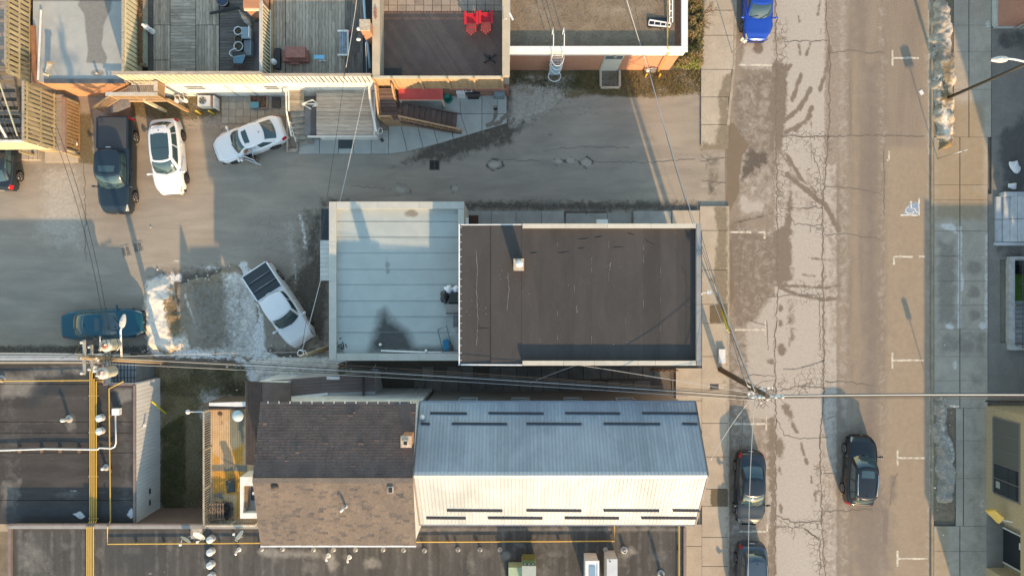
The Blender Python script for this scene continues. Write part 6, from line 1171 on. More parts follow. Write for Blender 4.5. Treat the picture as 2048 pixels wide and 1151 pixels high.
# -- balcony with stair and posts
ba = thing('wooden_balcony', 'small raised wooden balcony with baluster rails on two posts', 'balcony', (X(295),11,0)); zb = 2.6
bx0, bx1, by0 = X(256,zb), X(330,zb), Y(198,zb); planks('floor_board', M('balcony_floor', (.36,.32,.275), (.28,.25,.215), .85, 2, rand=.13), ba, (bx0,by0,zb-.04), (0,YW-by0-.1,0), (bx1-bx0,0,0), 24, .04, gap=.02, up=(0,0,1))
railing(ba, (bx0-.6,by0,zb), (bx1,by0,zb), 1.0, 22, m_tanw, cap=.16, posts=3); railing(ba, (bx1,by0,zb), (bx1,YW-.15,zb), 1.0, 11, m_tanw, cap=.16, posts=2)
board('cap', M('wood_pale', (.5,.47,.42), (.4,.375,.33), .8, 3), ba, ((bx0+bx1)/2-.3,by0,zb+1.05), (bx1-bx0+.8,0,0), (0,.2,0), (0,0,.04)); board('cap', M('wood_pale', (.5,.47,.42), (.4,.375,.33), .8, 3), ba, (bx1,(by0+YW)/2,zb+1.05), (.2,0,0), (0,YW-by0-.3,0), (0,0,.04))
obj('post', MB().bb(W(376,0).x-.08,W(376,0).x+.08,Y(222)-.08,Y(222)+.08,0,zb-.04), m_tanw, ba); obj('post', MB().bb(W(332,0).x-.08,W(332,0).x+.08,Y(223)-.08,Y(223)+.08,0,zb-.04), m_crm, ba); obj('beam', MB().bar((bx0,Y(223),zb-.15),(W(378,0).x,Y(222),zb-.15),.1,.18), m_tanw, ba)
steps(ba, (bx0,YW-.75,zb), (-1,0), 1.1, 11, .2, .24, M('balcony_tread', (.27,.235,.205), (.21,.185,.16), .85, 2, rand=.13)); L_ = 2.5
railing(ba, (bx0-.4,by0+.1,zb-.1), (bx0-2.9,by0-.1,.25), .95, 15, m_tanw, cap=.1, posts=2)
# -- second weathered deck with white slatted front
E = thing('weathered_roof_deck', 'weathered brown plank roof deck with an old table and bench', 'deck', (X(640),15,0)); obj('wall', MB().bb(X(541,2.8)+.01, X(752,2.8), YW, 20, 0, 2.72), m_whitewall, E)
for xa, xb, n, mt in ((547,571,4,m_oldv),(572,690,18,m_oldv),(690,726,6,M('wood_stained', (.20,.175,.145), (.105,.092,.08), .95, 3, stretch=(6,.6,1), rand=.2, bump=.4)),(727,752,4,m_dk)):
    a, b = W(xa,155,ZT), W(xb,-25,ZT); planks('deck_plank', mt, E, (a.x,a.y,ZT-.02), (0,b.y-a.y,0), (b.x-a.x,0,0), n, .04, gap=.012, split=1, jit=.007, up=(0,0,1))
obj('deck_base', MB().bb(X(545,2.7), X(752,2.7), YW+.02, 20, 2.72, 2.775), m_dk, E)
f4 = fence('board_fence', 'white slatted fence along the front of the brown plank deck', (X(545,2.8),YW-.06), (X(752,2.8),YW-.06), 2.85, 4.5, 23, m_wht, alt=0, cover=.70, back=True, cap=True, rails=2, capw=.16, capmat=m_old, group='board fences on the low roofs')
for x in (640,668): board('brace', m_wht, f4, (X(x,3.8),YW-.1,3.75), (.12,0,0), (0,.05,0), (0,0,1.5))
gr_ = thing('rusty_grill', 'rusty red barbecue grill with a dark stand on the brown plank deck', 'barbecue', W(592,106,ZT)); a, b = W(571,115,3.7), W(610,93,3.7); m_rust = M('rust_red', (.36,.15,.11), (.22,.10,.085), .85, 7, fine=.25)
obj('lid', MB().bb(a.x,b.x,a.y,b.y,3.35,3.7), m_rust, gr_); obj('body', MB().bb(a.x-.28,b.x+.05,a.y-.1,b.y-.1,3.0,3.35), m_rust, gr_); a2, b2 = W(579,128,3.3), W(597,116,3.3); obj('shelf', MB().bb(a2.x,b2.x,a2.y,b2.y,3.15,3.25), m_rust, gr_)
for x, y in ((a.x-.2,a.y),(b.x-.05,a.y),(a.x-.2,b.y-.15),(b.x-.05,b.y-.15)): obj('leg', MB().bb(x-.03,x+.03,y-.03,y+.03,ZT+.02,3.0), m_blk, gr_)
obj('side_box', MB().bb(W(548,0,3.1).x,W(560,0,3.1).x,Y(137,3.1),Y(96,3.1),ZT+.02,3.1), m_blk, gr_); obj('cylinder', MB().lathe(W(552,128,ZT+.02), [(.14,0),(.16,.1),(.16,.5),(.06,.6),(0,.6)], 14), m_galv, gr_); obj('wheel', MB().lathe(W(616,108,3.0), [(.2,-.04),(.22,0),(.2,.04)], 14, 'x'), m_blk, gr_)
tb2 = thing('small_table', 'small light blue table on a single leg against the white slatted fence', 'table', W(638,123,ZT)); a, b = W(628,118,3.5), W(649,110,3.5); obj('tabletop', MB().bb(a.x,b.x,a.y,b.y,3.44,3.5), plain('table_blue', (.20,.45,.58), .4), tb2); c = W(638.5,114,3.5); obj('leg', MB().tube([(c.x,c.y,ZT+.02),(c.x,c.y,3.44)], .03, 8), m_galv, tb2); obj('foot', MB().bar((c.x-.2,c.y,ZT+.04),(c.x+.2,c.y,ZT+.04),.05,.03), m_galv, tb2)
bn = thing('bench', 'long narrow slatted bench with weathered blue grey seat on the brown plank deck', 'bench', W(687,86,ZT)); xa, xb, ya, yb = X(679,3.3), X(695,3.3), Y(110,3.3), Y(62,3.3)
for i in range(4): board('seat_slat', M('slat_bluegrey', (.25,.28,.31), (.17,.19,.2), .9, 5, rand=.15), bn, (xa+(xb-xa)*(i+.5)/4,(ya+yb)/2,3.28), ((xb-xa)/4*.88,0,0), (0,yb-ya,0), (0,0,.03))
for y in (ya,yb): board('end_board', m_wht, bn, ((xa+xb)/2-.03,y,3.31), (xb-xa+.16,0,0), (0,.1,0), (0,0,.05)); [obj('leg', MB().bb(x-.03,x+.03,y-.03,y+.03,ZT+.02,3.27), m_old, bn) for x in (xa+.05,xb-.05)]
board('side_rail', m_wht, bn, (xb+.04,(ya+yb)/2,3.34), (.06,0,0), (0,yb-ya,0), (0,0,.06)); ob = obj('red_cup', MB().lathe(W(699,66,ZT+.02), [(.08,0),(.11,.2),(0,.18)], 12), plain('red_plastic', (.45,.08,.07), .5), label='small red cup beside the upper end of the bench', cat='cup')
dp_ = obj('drain_pipe', MB().tube([W(727,-10,3.3), W(731,50,3.3), W(736,95,3.2), W(740,137,3.0)], .075, 10), plain('pipe_paleblue', (.38,.52,.60), .4), label='pale blue drain pipe running down beside the deck past the brick chimney', cat='pipe')
bc = thing('brick_chimney', 'short orange brick chimney beside the pale blue drain pipe', 'chimney', W(738,62,ZT)); a, b = W(720,60,5.2), W(739,40,5.2); obj('stack', MB().bb(a.x,b.x,a.y,b.y,ZT,5.12), m_brick_r, bc); obj('cap', MB().bb(a.x-.03,b.x+.03,a.y-.03,b.y+.03,5.12,5.22), M('mortar_cap', (.5,.44,.36), (.36,.26,.18), .9, 7), bc)
an_ = thing('aerial', 'small white lamp and aerial bracket on the brick chimney', 'aerial', W(716,66,4.4)); obj('globe', MB().ball(W(717,58,4.8), .11, 10, 8), m_galv, an_); obj('dish', MB().ball(W(717,79,4.3), (.14,.1,.08), 8, 6), m_galv, an_); obj('arm', MB().tube([W(717,58,4.7),W(718,70,4.5),W(717,79,4.3),W(732,70,4.3)], .025, 6), m_blk, an_)
# -- deck with red chairs
Gz = 2.75
G = thing('brown_roof_deck', 'brown composite roof deck with tan side walls and red chairs', 'deck', (X(880),15,0)); gx0, gx1 = X(758,Gz), X(1006,Gz)
obj('wall', MB().bb(X(752,2.8)+.03, X(1018,2.8), YW, 20, 0, 2.6), bricks_mat('brick_redbrown', (.30,.14,.09), (.25,.115,.075), (.3,.22,.17)), G)
gya, gyb = YW+.1, Y(23,Gz); m_comp = M('deck_composite', (.175,.11,.082), (.14,.088,.067), .6, 1.2, rand=.10, fine=.06)
ang = math.radians(57); ud = Vector((math.cos(ang),-math.sin(ang),0)); vd = Vector((math.sin(ang), math.cos(ang), 0)); pit = .145
cxm, cym = (gx0+gx1)/2, (gya+gyb)/2; R_ = 6.0; k = int(R_/pit)
for i in range(-k, k+1):
    o = Vector((cxm,cym,0)) + vd*(i*pit); t0, t1 = -20, 20
    for (pv, dv, lo_, hi_) in ((o.x,ud.x,gx0,gx1),(o.y,ud.y,gya,gyb)):
        a_, b_ = (lo_-pv)/dv, (hi_-pv)/dv; t0, t1 = max(t0,min(a_,b_)), min(t1,max(a_,b_))
    if t1-t0 > .12: board('deck_board', m_comp, G, o+ud*((t0+t1)/2)+Vector((0,0,Gz-.015)), ud*(t1-t0), vd*(pit-.008), (0,0,.03))
obj('deck_base', MB().bb(gx0,gx1,gya,gyb,2.6,2.715), m_dk, G)
m_pvr = M('roof_paver', (.30,.24,.19), (.24,.19,.155), .9, 2, rand=.12)
for r in range(2):
    for i in range(14): a, b = W(760+i*17.6,22-r*12,Gz), W(760+(i+1)*17.6-1,11-r*12,Gz); board('paver', m_pvr, G, ((a.x+b.x)/2,(a.y+b.y)/2,Gz-.02), (b.x-a.x,0,0), (0,b.y-a.y,0), (0,0,.05))
for i in range(3): a, b = W(762+i*14,153,Gz), W(775.4+i*14,137,Gz); board('paver', M('paver_dark', (.06,.062,.065), (.05,.05,.053), .9, 2, rand=.1), G, ((a.x+b.x)/2,(a.y+b.y)/2,Gz+.03), (b.x-a.x,0,0), (0,b.y-a.y,0), (0,0,.05))
m_tanwall = M('parapet_tan', (.50,.42,.31), (.43,.36,.265), .8, 2); xl, xr_ = X(752,4.2), X(1012,4.2)
for x, w_ in ((xl+.0,.36),(xr_,.36)): obj('side_wall', MB().bb(x-w_/2,x+w_/2,YW-.0,20,2.6,4.15), M('parapet_inner', (.36,.33,.29), (.31,.285,.25), .8, 2), G); obj('coping', MB().bb(x-w_/2-.03,x+w_/2+.03,YW-.03,20,4.15,4.21), m_tanwall, G)
orn = thing('wall_ornament', 'rusty orange sunburst ornament on the coping of the tan side wall', 'ornament', W(752,26,4.25))
for k in range(9): obj('ray', MB().bar(W(751,26,4.25), W(751+3.2*math.cos(k*.7), 26+13*math.sin(k*.7), 4.27), .04, .02), m_rust, orn)
pf = thing('board_fence', 'tan timber privacy fence with posts along the front of the brown deck', 'fence', (X(885,3),YW-.1,2.1), group='board fences on the low roofs'); yf = YW-.1; fx = [X(752,3.2),X(790,3.2),X(843,3.2),X(898,3.2),X(950,3.2),X(1005,3.2)]
for j, (a, b) in enumerate(zip(fx[:-1], fx[1:])):
    n = 12
    for i in range(n): board('board', m_tanw, pf, (a+(b-a)*(i+.5)/n, yf+(.0 if i % 2 else .014), 3.15), ((b-a)/n*.97,0,0), (0,.022,0), (0,0,1.95))
    board('bottom_rail', m_tanw, pf, ((a+b)/2,yf-.03,2.2), (b-a,0,0), (0,.04,0), (0,0,.12)); board('cap', M('cap_cream', (.58,.50,.37), (.5,.43,.31), .7, 2), pf, ((a+b)/2,yf,4.2), (b-a+.02,0,0), (0,.15,0), (0,0,.045))
for x in fx: board('post', m_tanw, pf, (x,yf-.05,3.2), (.11,0,0), (0,.11,0), (0,0,2.15))
obj('fascia', MB().bb(X(900,2.2),X(1012,2.2),YW-.18,YW-.03,1.95,2.14), M('fascia_red', (.40,.15,.12), (.33,.13,.1), .6, 2), pf)
def adirondack(lbl, px, py):
    p = W(px,py,Gz+.4); t = thing('adirondack_chair', lbl, 'chair', (p.x,p.y,Gz), math.pi/2, 'red chairs on the brown deck', local=True); m_r = plain('chair_red', (.52,.012,.022), .4)
    for i in range(5): y = -.22+.11*i; l = .86 - .06*abs(i-2)*1.9; obj('back_slat', MB().bar((-.1,y*.95,.27),(-.1-.92*l/.86,y*1.1,.27+.55*l/.86),.095,.022), m_r, t)
    for i in range(6): obj('seat_slat', MB().box((-.1+.09*i,0,.29+.016*i),(.08,.52,.022)), m_r, t)
    for s in (-1,1): obj('armrest', MB().bar((-.32,s*.34,.56),(.42,s*.34,.60),.13,.025), m_r, t); obj('leg', MB().bar((.36,s*.31,0),(.36,s*.31,.57),.09,.03), m_r, t); obj('leg', MB().bar((.38,s*.27,.36),(-.5,s*.27,.02),.03,.1), m_r, t)
    obj('back_brace', MB().bar((-.42,-.3,.40),(-.42,.3,.40),.03,.08), m_r, t)
adirondack('red adirondack chair, left of the pair on the brown deck', 943, 40); adirondack('red adirondack chair, right of the pair nearest the deck corner', 972, 38)
ub = thing('parasol_base', 'black cross shaped parasol base on the brown deck', 'parasol base', W(980,117,Gz)); c = W(980,117,Gz+.06)
for a in (.62,-.62): obj('foot_bar', MB().bar((c.x-.42*math.cos(a),c.y-.42*math.sin(a),Gz+.05+(.005 if a > 0 else 0)),(c.x+.42*math.cos(a),c.y+.42*math.sin(a),Gz+.05+(.005 if a > 0 else 0)),.07,.05), m_blk, ub)
obj('socket', MB().lathe((c.x-.02,c.y+.02,Gz+.05), [(.05,0),(.05,.42),(.04,.42),(.04,.3),(0,.3)], 12), m_blk, ub)
dpp = MB(); xx = X(1020,3.0); dpp.tube([W(1019,-10,4.1), W(1018,120,4.1), W(1017,140,3.6), W(1015,168,1.2)], .05, 8); obj('downpipe', dpp, m_galv, label='white downpipe at the corner between the brown deck and the brick building', cat='pipe')
at = thing('aerial', 'small white aerial on the coping right of the red chairs', 'aerial', W(1017,38,4.2)); obj('mast', MB().tube([W(1006,38,4.2),W(1014,38,4.5)], .02, 6), m_galv, at); obj('element', MB().bar(W(1019,26,4.7),W(1026,40,4.7),.1,.04), m_galv, at)
# red awning, furniture and door below the privacy fence
ra = thing('metal_awning', 'red ribbed metal awning over the door below the tan fence', 'awning', (X(840),YW-.5,2.1)); a0, a1 = X(797,2.2), X(885,2.2); yo = Y(200,1.95); n = 22; m_red = M('awning_red', (.48,.075,.06), (.40,.06,.05), .5, 1.5, rand=.05)
for i in range(n):
    c = (a0+(a1-a0)*(i+.5)/n, (YW-.1+yo)/2, 2.08); board('awning_panel', m_red, ra, c, ((a1-a0)/n*.95,0,0), (0,yo-YW+.1,-.24), (0,-.003,.014)); board('awning_rib', m_red, ra, (a0+(a1-a0)*i/n,(YW-.1+yo)/2,2.10), (.022,0,0), (0,yo-YW+.1,-.24), (0,-.004,.03))
obj('front_edge', MB().bar((a0,yo,1.93),(a1,yo,1.93),.04,.1), m_crm, ra)
for x in (a0+.05,a1-.05): obj('post', MB().bb(x-.05,x+.05,yo-.02,yo+.08,0,1.88), m_crm, ra)
dg = obj('door', MB().bb(X(935,1),X(950,1),YW-.05,YW+.02,.1,2.0), plain('door_dark', (.05,.045,.04), .5), G); window(G, (X(925,1.4)+.3,YW,1.5), .5, .6, (0,-1,0))
mt = obj('door_mat', MB().bb(X(936,0),X(958,0),Y(200),Y(188),.14,.16), plain('mat_black', (.035,.035,.037), .9), label='black door mat on the concrete walk below the tan fence', cat='mat'); mt2 = obj('door_mat', MB().bb(X(679,0),X(706,0),Y(298),Y(280),.14,.16), plain('mat_grey', (.055,.065,.065), .9), label='dark grey door mat on the walk in front of the white skirted deck', cat='mat')
gp_ = thing('plant_pot', 'round green pot beside the foot of the brown stair', 'plant pot', W(896,197)); p = W(896,196,.45); obj('pot', MB().lathe((p.x,p.y,.13), [(.16,0),(.24,.36),(.27,.36),(.27,.4),(.22,.4),(.2,.3),(0,.28)], 20), plain('pot_green', (.01,.16,.12), .4), gp_); obj('saucer', MB().lathe((p.x,p.y,.13),[(.25,0),(.27,.04),(.0,.04)],18), plain('pot_green', (.01,.16,.12), .4), gp_)
for l, x, y, w_, d_, h_, mm in (('pale blue utility box on the wall above the mat', 921, 181, .5, .34, 1.2, m_galv), ('blue grey cabinet at the corner of the wall by the downpipe', 999, 181, .62, .6, 1.0, M('cabinet_grey', (.20,.25,.27), (.17,.21,.225), .6, 2)), ('wooden tan bench box against the wall left of the cabinet', 976, 181, .9, .4, .55, m_tanw), ('dark cabinet with a glass top beside the black mat', 947, 180, .75, .45, .95, M('cabinet_dark', (.09,.07,.065), (.07,.055,.05), .6, 3))):
    p = W(x,y,h_); t = thing('wall_cabinet', l, 'cabinet', (p.x,p.y,.12)); obj('body', MB().box((p.x,p.y,.12+(h_-.12)/2),(w_,d_,h_-.12)), mm, t); obj('top', MB().box((p.x,p.y,h_+.015),(w_+.04,d_+.04,.03)), mm if 'glass' not in l else m_glass, t)
# brown stair: upper flight, landing, lower flight
sb = thing('wooden_stair', 'brown wooden stair with tan baluster rails turning at a landing', 'stair', (X(840),10.6,0)); zl = 1.55
lx0, lx1, ly0, ly1 = X(763,zl), X(803,zl), Y(240,zl), Y(216,zl)
planks('landing_board', m_brn, sb, (lx0,ly0,zl-.04), (lx1-lx0,0,0), (0,ly1-ly0,0), 7, .04, up=(0,0,1)); steps(sb, (X(778,zl)+.0,YW-.3,2.75), (0,-1), 1.0, 7, .17, .17, m_brn, m_brn)
ly = (ly0+ly1)/2+.08; steps(sb, (lx1,ly,zl), (1,-.10), 1.15, 11, zl/11.3, .32, m_brn, m_brn)
m_tr = M('rail_tan', (.42,.27,.15), (.34,.215,.12), .7, 2.5, rand=.08); ex = lx1+3.5; railing(sb, (lx1,ly0+.0,zl), (ex,ly0-.42,.0), .95, 26, m_tr, posts=3); railing(sb, (lx0,ly0,zl), (lx1-.5,ly0,zl), .95, 8, m_tr, posts=2); railing(sb, (lx0,ly0,zl), (lx0,YW-.3,zl+1.0), .95, 12, m_tr, posts=2); railing(sb, (X(795,zl),ly1+.35,zl+.2), (X(795,zl),YW-.3,2.7), .95, 10, m_tr, posts=2)
obj('skirt_panel', MB().bb(lx0,lx1,ly0-.03,ly0,0,zl-.05), m_tr, sb); obj('skirt_panel', MB().slab([(lx1,ly0-.03,.0),(ex,ly0-.45,.0),(ex,ly0-.45,.02),(lx1,ly0-.03,zl-.1)], .03), m_tr, sb); obj('stringer', MB().bar((lx1,ly-.6,zl-.12),(ex,ly-.95,.0),.05,.25), m_brn, sb); obj('stringer', MB().bar((lx1,ly+.62,zl-.12),(ex,ly+.27,.0),.05,.25), m_brn, sb)
# -- low white skirted plank deck with left stair
I = thing('plank_porch', 'low weathered plank deck with white skirting and leaning white rails', 'porch', (X(690),10.6,0)); zi = 1.35
ix0, ix1, iy0, iy1 = X(633,zi), X(752,zi), Y(270,zi), Y(170,zi); n = 13
planks('deck_plank', M('porch_plank', (.48,.42,.345), (.31,.27,.22), .95, 3, stretch=(.5,7,1), rand=.16, bump=.4, bscale=40, fine=.22), I, (ix0,iy0,zi-.02), (ix1-ix0-.2,0,0), (0,iy1-iy0,0), n, .045, gap=.014, split=1, jit=.01, up=(0,0,1))
obj('wall', MB().bb(ix0,ix1-.05,iy0-.02,YW-.05,0,zi-.06), m_whitewall, I); board('front_fascia', m_whitewall, I, ((ix0+ix1)/2-.25,iy0-.08,zi-.12), (ix1-ix0+.6,0,0), (0,.06,0), (0,0,.3)); e = MB(); e.bar((ix0,iy1,zi+.08),(ix1-.3,iy1,zi+.08),.14,.1); obj('back_rail', e, m_crm, I)
planks('back_board', m_old, I, (ix0+.3,iy1+.1,zi-.05), (ix1-ix0-.5,0,0), (0,.35,0), 2, .04, up=(0,0,1))
obj('roof_felt', MB().bb(X(608,zi),ix0-.02,iy0,Y(212,zi),0,zi-.12), M('felt_grey', (.16,.17,.18), (.12,.13,.135), .85, 2), I); obj('roof_felt', MB().bb(X(620,zi),ix0-.03,iy0+.03,Y(212,zi),zi-.12,zi-.1), M('felt_dark', (.09,.09,.1), (.075,.075,.08), .85, 2), I)
ib = MB(); q0, q1, q2 = W(737,158,2.3), W(740,198,2.2), W(752,262,2.2); obj('side_rail', MB().bar(q0,q1,.12,.09).bar(q1,q2,.12,.09), m_wht, I)
for p in (q0,q1.lerp(q2,.98)): obj('rail_post', MB().bb(p.x-.05,p.x+.05,p.y-.05,p.y+.05,zi,p.z), m_wht, I)
fr_ = thing('white_frame', 'white triangular timber frame leaning over the porch stair', 'frame', W(618,208,1.5)); tri = [W(604,208,1.9),W(625,200,2.3),W(636,208,1.9)]; tri2 = W(622,218,1.5)
for a, b in ((tri[0],tri[1]),(tri[1],tri[2]),(tri[0],tri[2]),(tri[0],tri2)): obj('batten', MB().bar(a,b,.07,.05), m_wht, fr_)
for k in range(2): obj('batten', MB().bar(W(625+k*4,213,1.6),W(634,209+k*2,1.7),.05,.04), m_wht, fr_)
zq = 1.3; planks('stair_landing', M('porch_plank2', (.36,.31,.235), (.26,.22,.165), .9, 3, rand=.15), I, (X(579,zq),Y(222,zq),zq-.04), (X(608,zq)-X(579,zq),0,0), (0,Y(178,zq)-Y(222,zq),0), 6, .04, up=(0,0,1))
steps(I, ((X(583,zq)+X(608,zq))/2,Y(222,zq),zq), (0.08,-1), .95, 7, .18, .3, M('porch_tread', (.36,.325,.27), (.25,.225,.19), .9, 3, rand=.15)); 
for x, z0_ in ((572,2.3),(577,2.25)): obj('stair_rail', MB().bar(W(x,180,z0_),W(x+1,222,z0_),.08,.06), m_wht, I)
obj('stair_rail', MB().bar(W(573,222,2.3),W(583,272,1.3),.08,.06), m_wht, I); obj('stair_rail', MB().bar(W(580,245,1.6),W(592,283,.6),.06,.06), m_wht, I)
for k in range(4): obj('rail_rung', MB().bar(W(577+k*2.3,243+k*9.5,1.75-.13*k),W(586+k*2.2,247+k*9.5,1.3-.12*k),.05,.05), m_wht, I)
obj('stair_side', MB().bar(W(576,222,1.0),W(576,303,.1),.1,.3), m_old, I); obj('stair_foot', MB().bar(W(573,301,.1),W(597,301,.1),.2,.12), m_old, I); obj('stair_side', MB().bar(W(596,285,.3),W(595,303,.1),.08,.25), m_old, I)
hz = thing('hose_reel', 'coiled white hose on the corner of the plank porch', 'hose', W(763,262,1.2)); obj('coil', MB().tube([W(761+4*math.cos(t), 262+6*math.sin(t), 1.35+.01*t) for t in [i*.5 for i in range(26)]], .018, 6), m_galv, hz); sl = thing('security_light', 'small dark wall light at the front corner of the plank porch', 'light', W(764,281,1.0)); obj('housing', MB().box(W(764,280,1.05),(.2,.22,.12),.6), m_blk, sl); obj('arm', MB().bar(W(761,276,1.1),W(764,280,1.05),.05,.04), m_metal, sl)
# concrete walk in front
wk2 = thing('concrete_walk', '', '', W(800,270), kind='structure'); m_cw = M('walk_concrete', (.40,.405,.375), (.345,.35,.325), .85, 1.2, bump=.1, rand=.06)
lower = lambda x: 308 if x < 795 else 308-(x-795)*.245 if x < 870 else 289.6-(x-870)*.297
cuts = [(598,598),(640,640),(678,678),(708,708),(743,743),(778,778),(803,815),(835,847),(866,876),(902,907),(921,935),(964,964),(1014,1014)]
for (ta, ba_), (tb__, bb_) in zip(cuts[:-1], cuts[1:]):
    ytop = 276 if tb__ <= 743 else 262 if tb__ < 800 else 252 if tb__ < 921 else 229; p = [(ta+.5,ytop),(tb__-.5,ytop),(bb_-.5,lower(bb_)),(ba_+.5,lower(ba_))]; obj('walk_slab', MB().prism([W(*v)[:2] for v in p], 0, .12+rnd.uniform(-.004,.004)), m_cw, wk2)
for p in ([(921,183),(963.5,183),(963.5,228),(921.5,228)], [(964.5,183),(994,183),(994,228),(964.5,228)], [(995,183),(1013,183),(1013,228),(995,228)], [(886,183),(920,183),(920.5,251),(886,251)], [(800,183),(885,183),(885,251),(800,251)]): obj('walk_slab', MB().prism([W(*v)[:2] for v in p], 0, .118+rnd.uniform(-.004,.004)), m_cw, wk2)
ks = MB(); ribbon(ks, [(991,217),(991,232),(984,246),(972,252)], 7, .128, .6, 4); ks.add(WL(ell(991,216,4.5,4.5,0,10)[::-1], .128), [tuple(range(10))]); ribbon(ks, [(975,251),(995,247),(1008,236),(1013,228)], 9, .127, 1.5, 4); obj('dirt_stain', ks, M('dirt_brown', (.16,.13,.10), (.23,.21,.175), .9, 9), wk2)
# ------------------------------------------------------------------ brick building with gravel roof
ZJ = 3.5; ZJP = 3.87; JX0, JX1, JY = X(1019,3.0), 9.8, 13.6
J = thing('brick_building', 'red brick building with gravel roof and broad white parapet at the top', 'building', (5,14,0)); obj('wall', MB().bb(JX0, JX1, JY, 21, 0, 3.05), bricks_mat('brick_salmon', (.50,.22,.13), (.44,.19,.11), (.42,.30,.22)), J)
m_wpar = M('parapet_white', (.76,.75,.73), (.70,.69,.67), .5, 1, fine=.03)
obj('fascia', MB().bb(JX0, JX1+.12, JY-.12, JY+.02, 3.05, ZJP-.08), m_wpar, J); obj('coping', MB().bb(JX0, JX1+.2, JY-.18, JY+.14, ZJP-.08, ZJP), m_wpar, J); obj('fascia', MB().bb(JX1-.02, JX1+.12, JY+.03, 21, 3.05, ZJP-.08), m_wpar, J); obj('coping', MB().bb(JX1-.16, JX1+.2, JY+.15, 21, ZJP-.08, ZJP), m_wpar, J)
GV = layered('gravel_roof', ((.235,.175,.118),(.165,.125,.088)), [('pale', (.30,.25,.19), (.24,.19,.14), 1.5, .6, 2.5, .95)], bump=.6, bscale=50, base_scale=1.6)
sheet('gravel_roof', gr((1016,-60,1350,92),ZJ), ZJ, 3, gm({'pale': [('p',ell(1240,20,70,24),20,.6), ('p',ell(1090,20,40,30),18,.5)]}, ZJ), GV, parent=J); q = random.Random(6); gg = MB()
for _ in range(3500):
    p = Vector((q.uniform(JX0+.1,JX1-.2), q.uniform(JY+.2,18.5), ZJ)); e_ = q.uniform(.015,.04); a = q.uniform(0,6.3); t_ = [Vector((math.cos(a+k*2.1),math.sin(a+k*2.1),0))*e_ for k in range(3)]; gg.add([p+t_[0],p+t_[1],p+t_[2],p+Vector((0,0,e_))], [(0,1,3),(1,2,3),(2,0,3)])
obj('roof_gravel', gg, M('roof_gravel_stone', (.28,.21,.14), (.13,.10,.075), .95, 20, fine=.3), J, kind='stuff')
dx0, dx1 = X(1204,.8), X(1236,.8); obj('recess', MB().bb(dx0-.08,dx1+.08,JY-.035,JY+.02,.0,3.04), M('recess_pale', (.55,.53,.47), (.48,.46,.41), .7, 1.5), J); dd = obj('door', MB().bb(dx0,dx1,JY-.06,JY-.03,.05,2.2), M('door_pale', (.58,.58,.53), (.52,.52,.47), .5, 1.5), J); obj('transom', MB().bb(dx0,dx1,JY-.06,JY-.03,2.25,2.7), plain('transom_dark', (.10,.13,.13), .3), J); obj('door_lamp', MB().ball(((dx0+dx1)/2,JY-.12,2.85), (.12,.1,.1), 10, 7), m_metal, J)
mp = thing('step_bed', 'concrete edged square of pale gravel below the white door of the brick building', 'step', W(1219,158)); a, b = W(1201,176), W(1239,141); e = MB(); [e.bar(u_,v_,.14,.14) for u_, v_ in (((a.x,a.y,.06),(b.x,a.y,.06)),((b.x,a.y+.07,.06),(b.x,b.y,.06)),((a.x,b.y,.06),(a.x,a.y+.07,.06)))]; obj('edging', e, m_slab, mp); g_ = MB(); g_.bb(a.x+.07,b.x-.07,a.y+.07,b.y,-.01,.03); q = random.Random(8)
for _ in range(700): p = Vector((q.uniform(a.x+.1,b.x-.1),q.uniform(a.y+.1,b.y),.03)); r_ = q.uniform(.02,.05); g_.add([p+Vector((r_,0,0)),p+Vector((-r_*.5,r_,0)),p+Vector((-r_*.5,-r_,0)),p+Vector((0,0,r_))], [(0,1,3),(1,2,3),(2,0,3)])
obj('gravel_fill', g_, m_grav, mp, kind='stuff')
# caged roof ladder
la = thing('caged_ladder', 'white caged access ladder on the brick wall reaching over the parapet', 'ladder', (X(1115,2),JY-.3,0)); xa, xb = X(1105,3.9), X(1126,3.9); yl = JY-.32
for x in (xa,xb): obj('stile', MB().tube([(x,yl,.9),(x,yl,4.0),(x,yl-.0,4.75),(x,yl+.75,4.95),(x,JY+.9,4.6),(x,JY+.92,ZJ)], .028, 6, smooth=False), m_galv, la)
for i in range(11): obj('rung', MB().tube([(xa,yl,1.1+i*.28),(xb,yl,1.1+i*.28)], .018, 6), m_galv, la)
xm = (xa+xb)/2; r_ = (xb-xa)/2+.08
for z in (2.3,3.0,3.7): obj('cage_hoop', MB().tube([(xm-r_,yl,z)]+[(xm-r_*math.cos(t),yl-.62*math.sin(t),z) for t in [i*math.pi/12 for i in range(1,12)]]+[(xm+r_,yl,z)], .02, 6), m_galv, la)
obj('ladder_guard', MB().slab([(xa-.04,yl-.06,1.9),(xb+.04,yl-.06,1.9),(xb+.04,yl-.12,.4),(xa-.04,yl-.12,.4)], .04), plain('guard_blue', (.36,.50,.58), .5), la); obj('guard_foot', MB().tube([(xm+r_*math.cos(t),yl-.32+.34*math.sin(t),.9) for t in [i*math.pi/10 for i in range(21)]], .03, 6), m_galv, la)
ld = thing('ladder', 'white aluminium ladder section lying on the gravel roof by the right parapet', 'ladder', W(1318,46,ZJ)); z = ZJ+.12
L0, L1, L2, L3 = W(1299,40,z), W(1342,47,z), W(1297,50,z), W(1340,54,z); obj('stile', MB().bar(L0,L1,.07,.05), m_galv, ld); obj('stile', MB().bar(L2,L3,.07,.05), m_galv, ld)
for t in (0,.26,.54,.78,1): obj('rung', MB().bar(L0.lerp(L1,t),L2.lerp(L3,t),.05,.04), m_galv, ld)
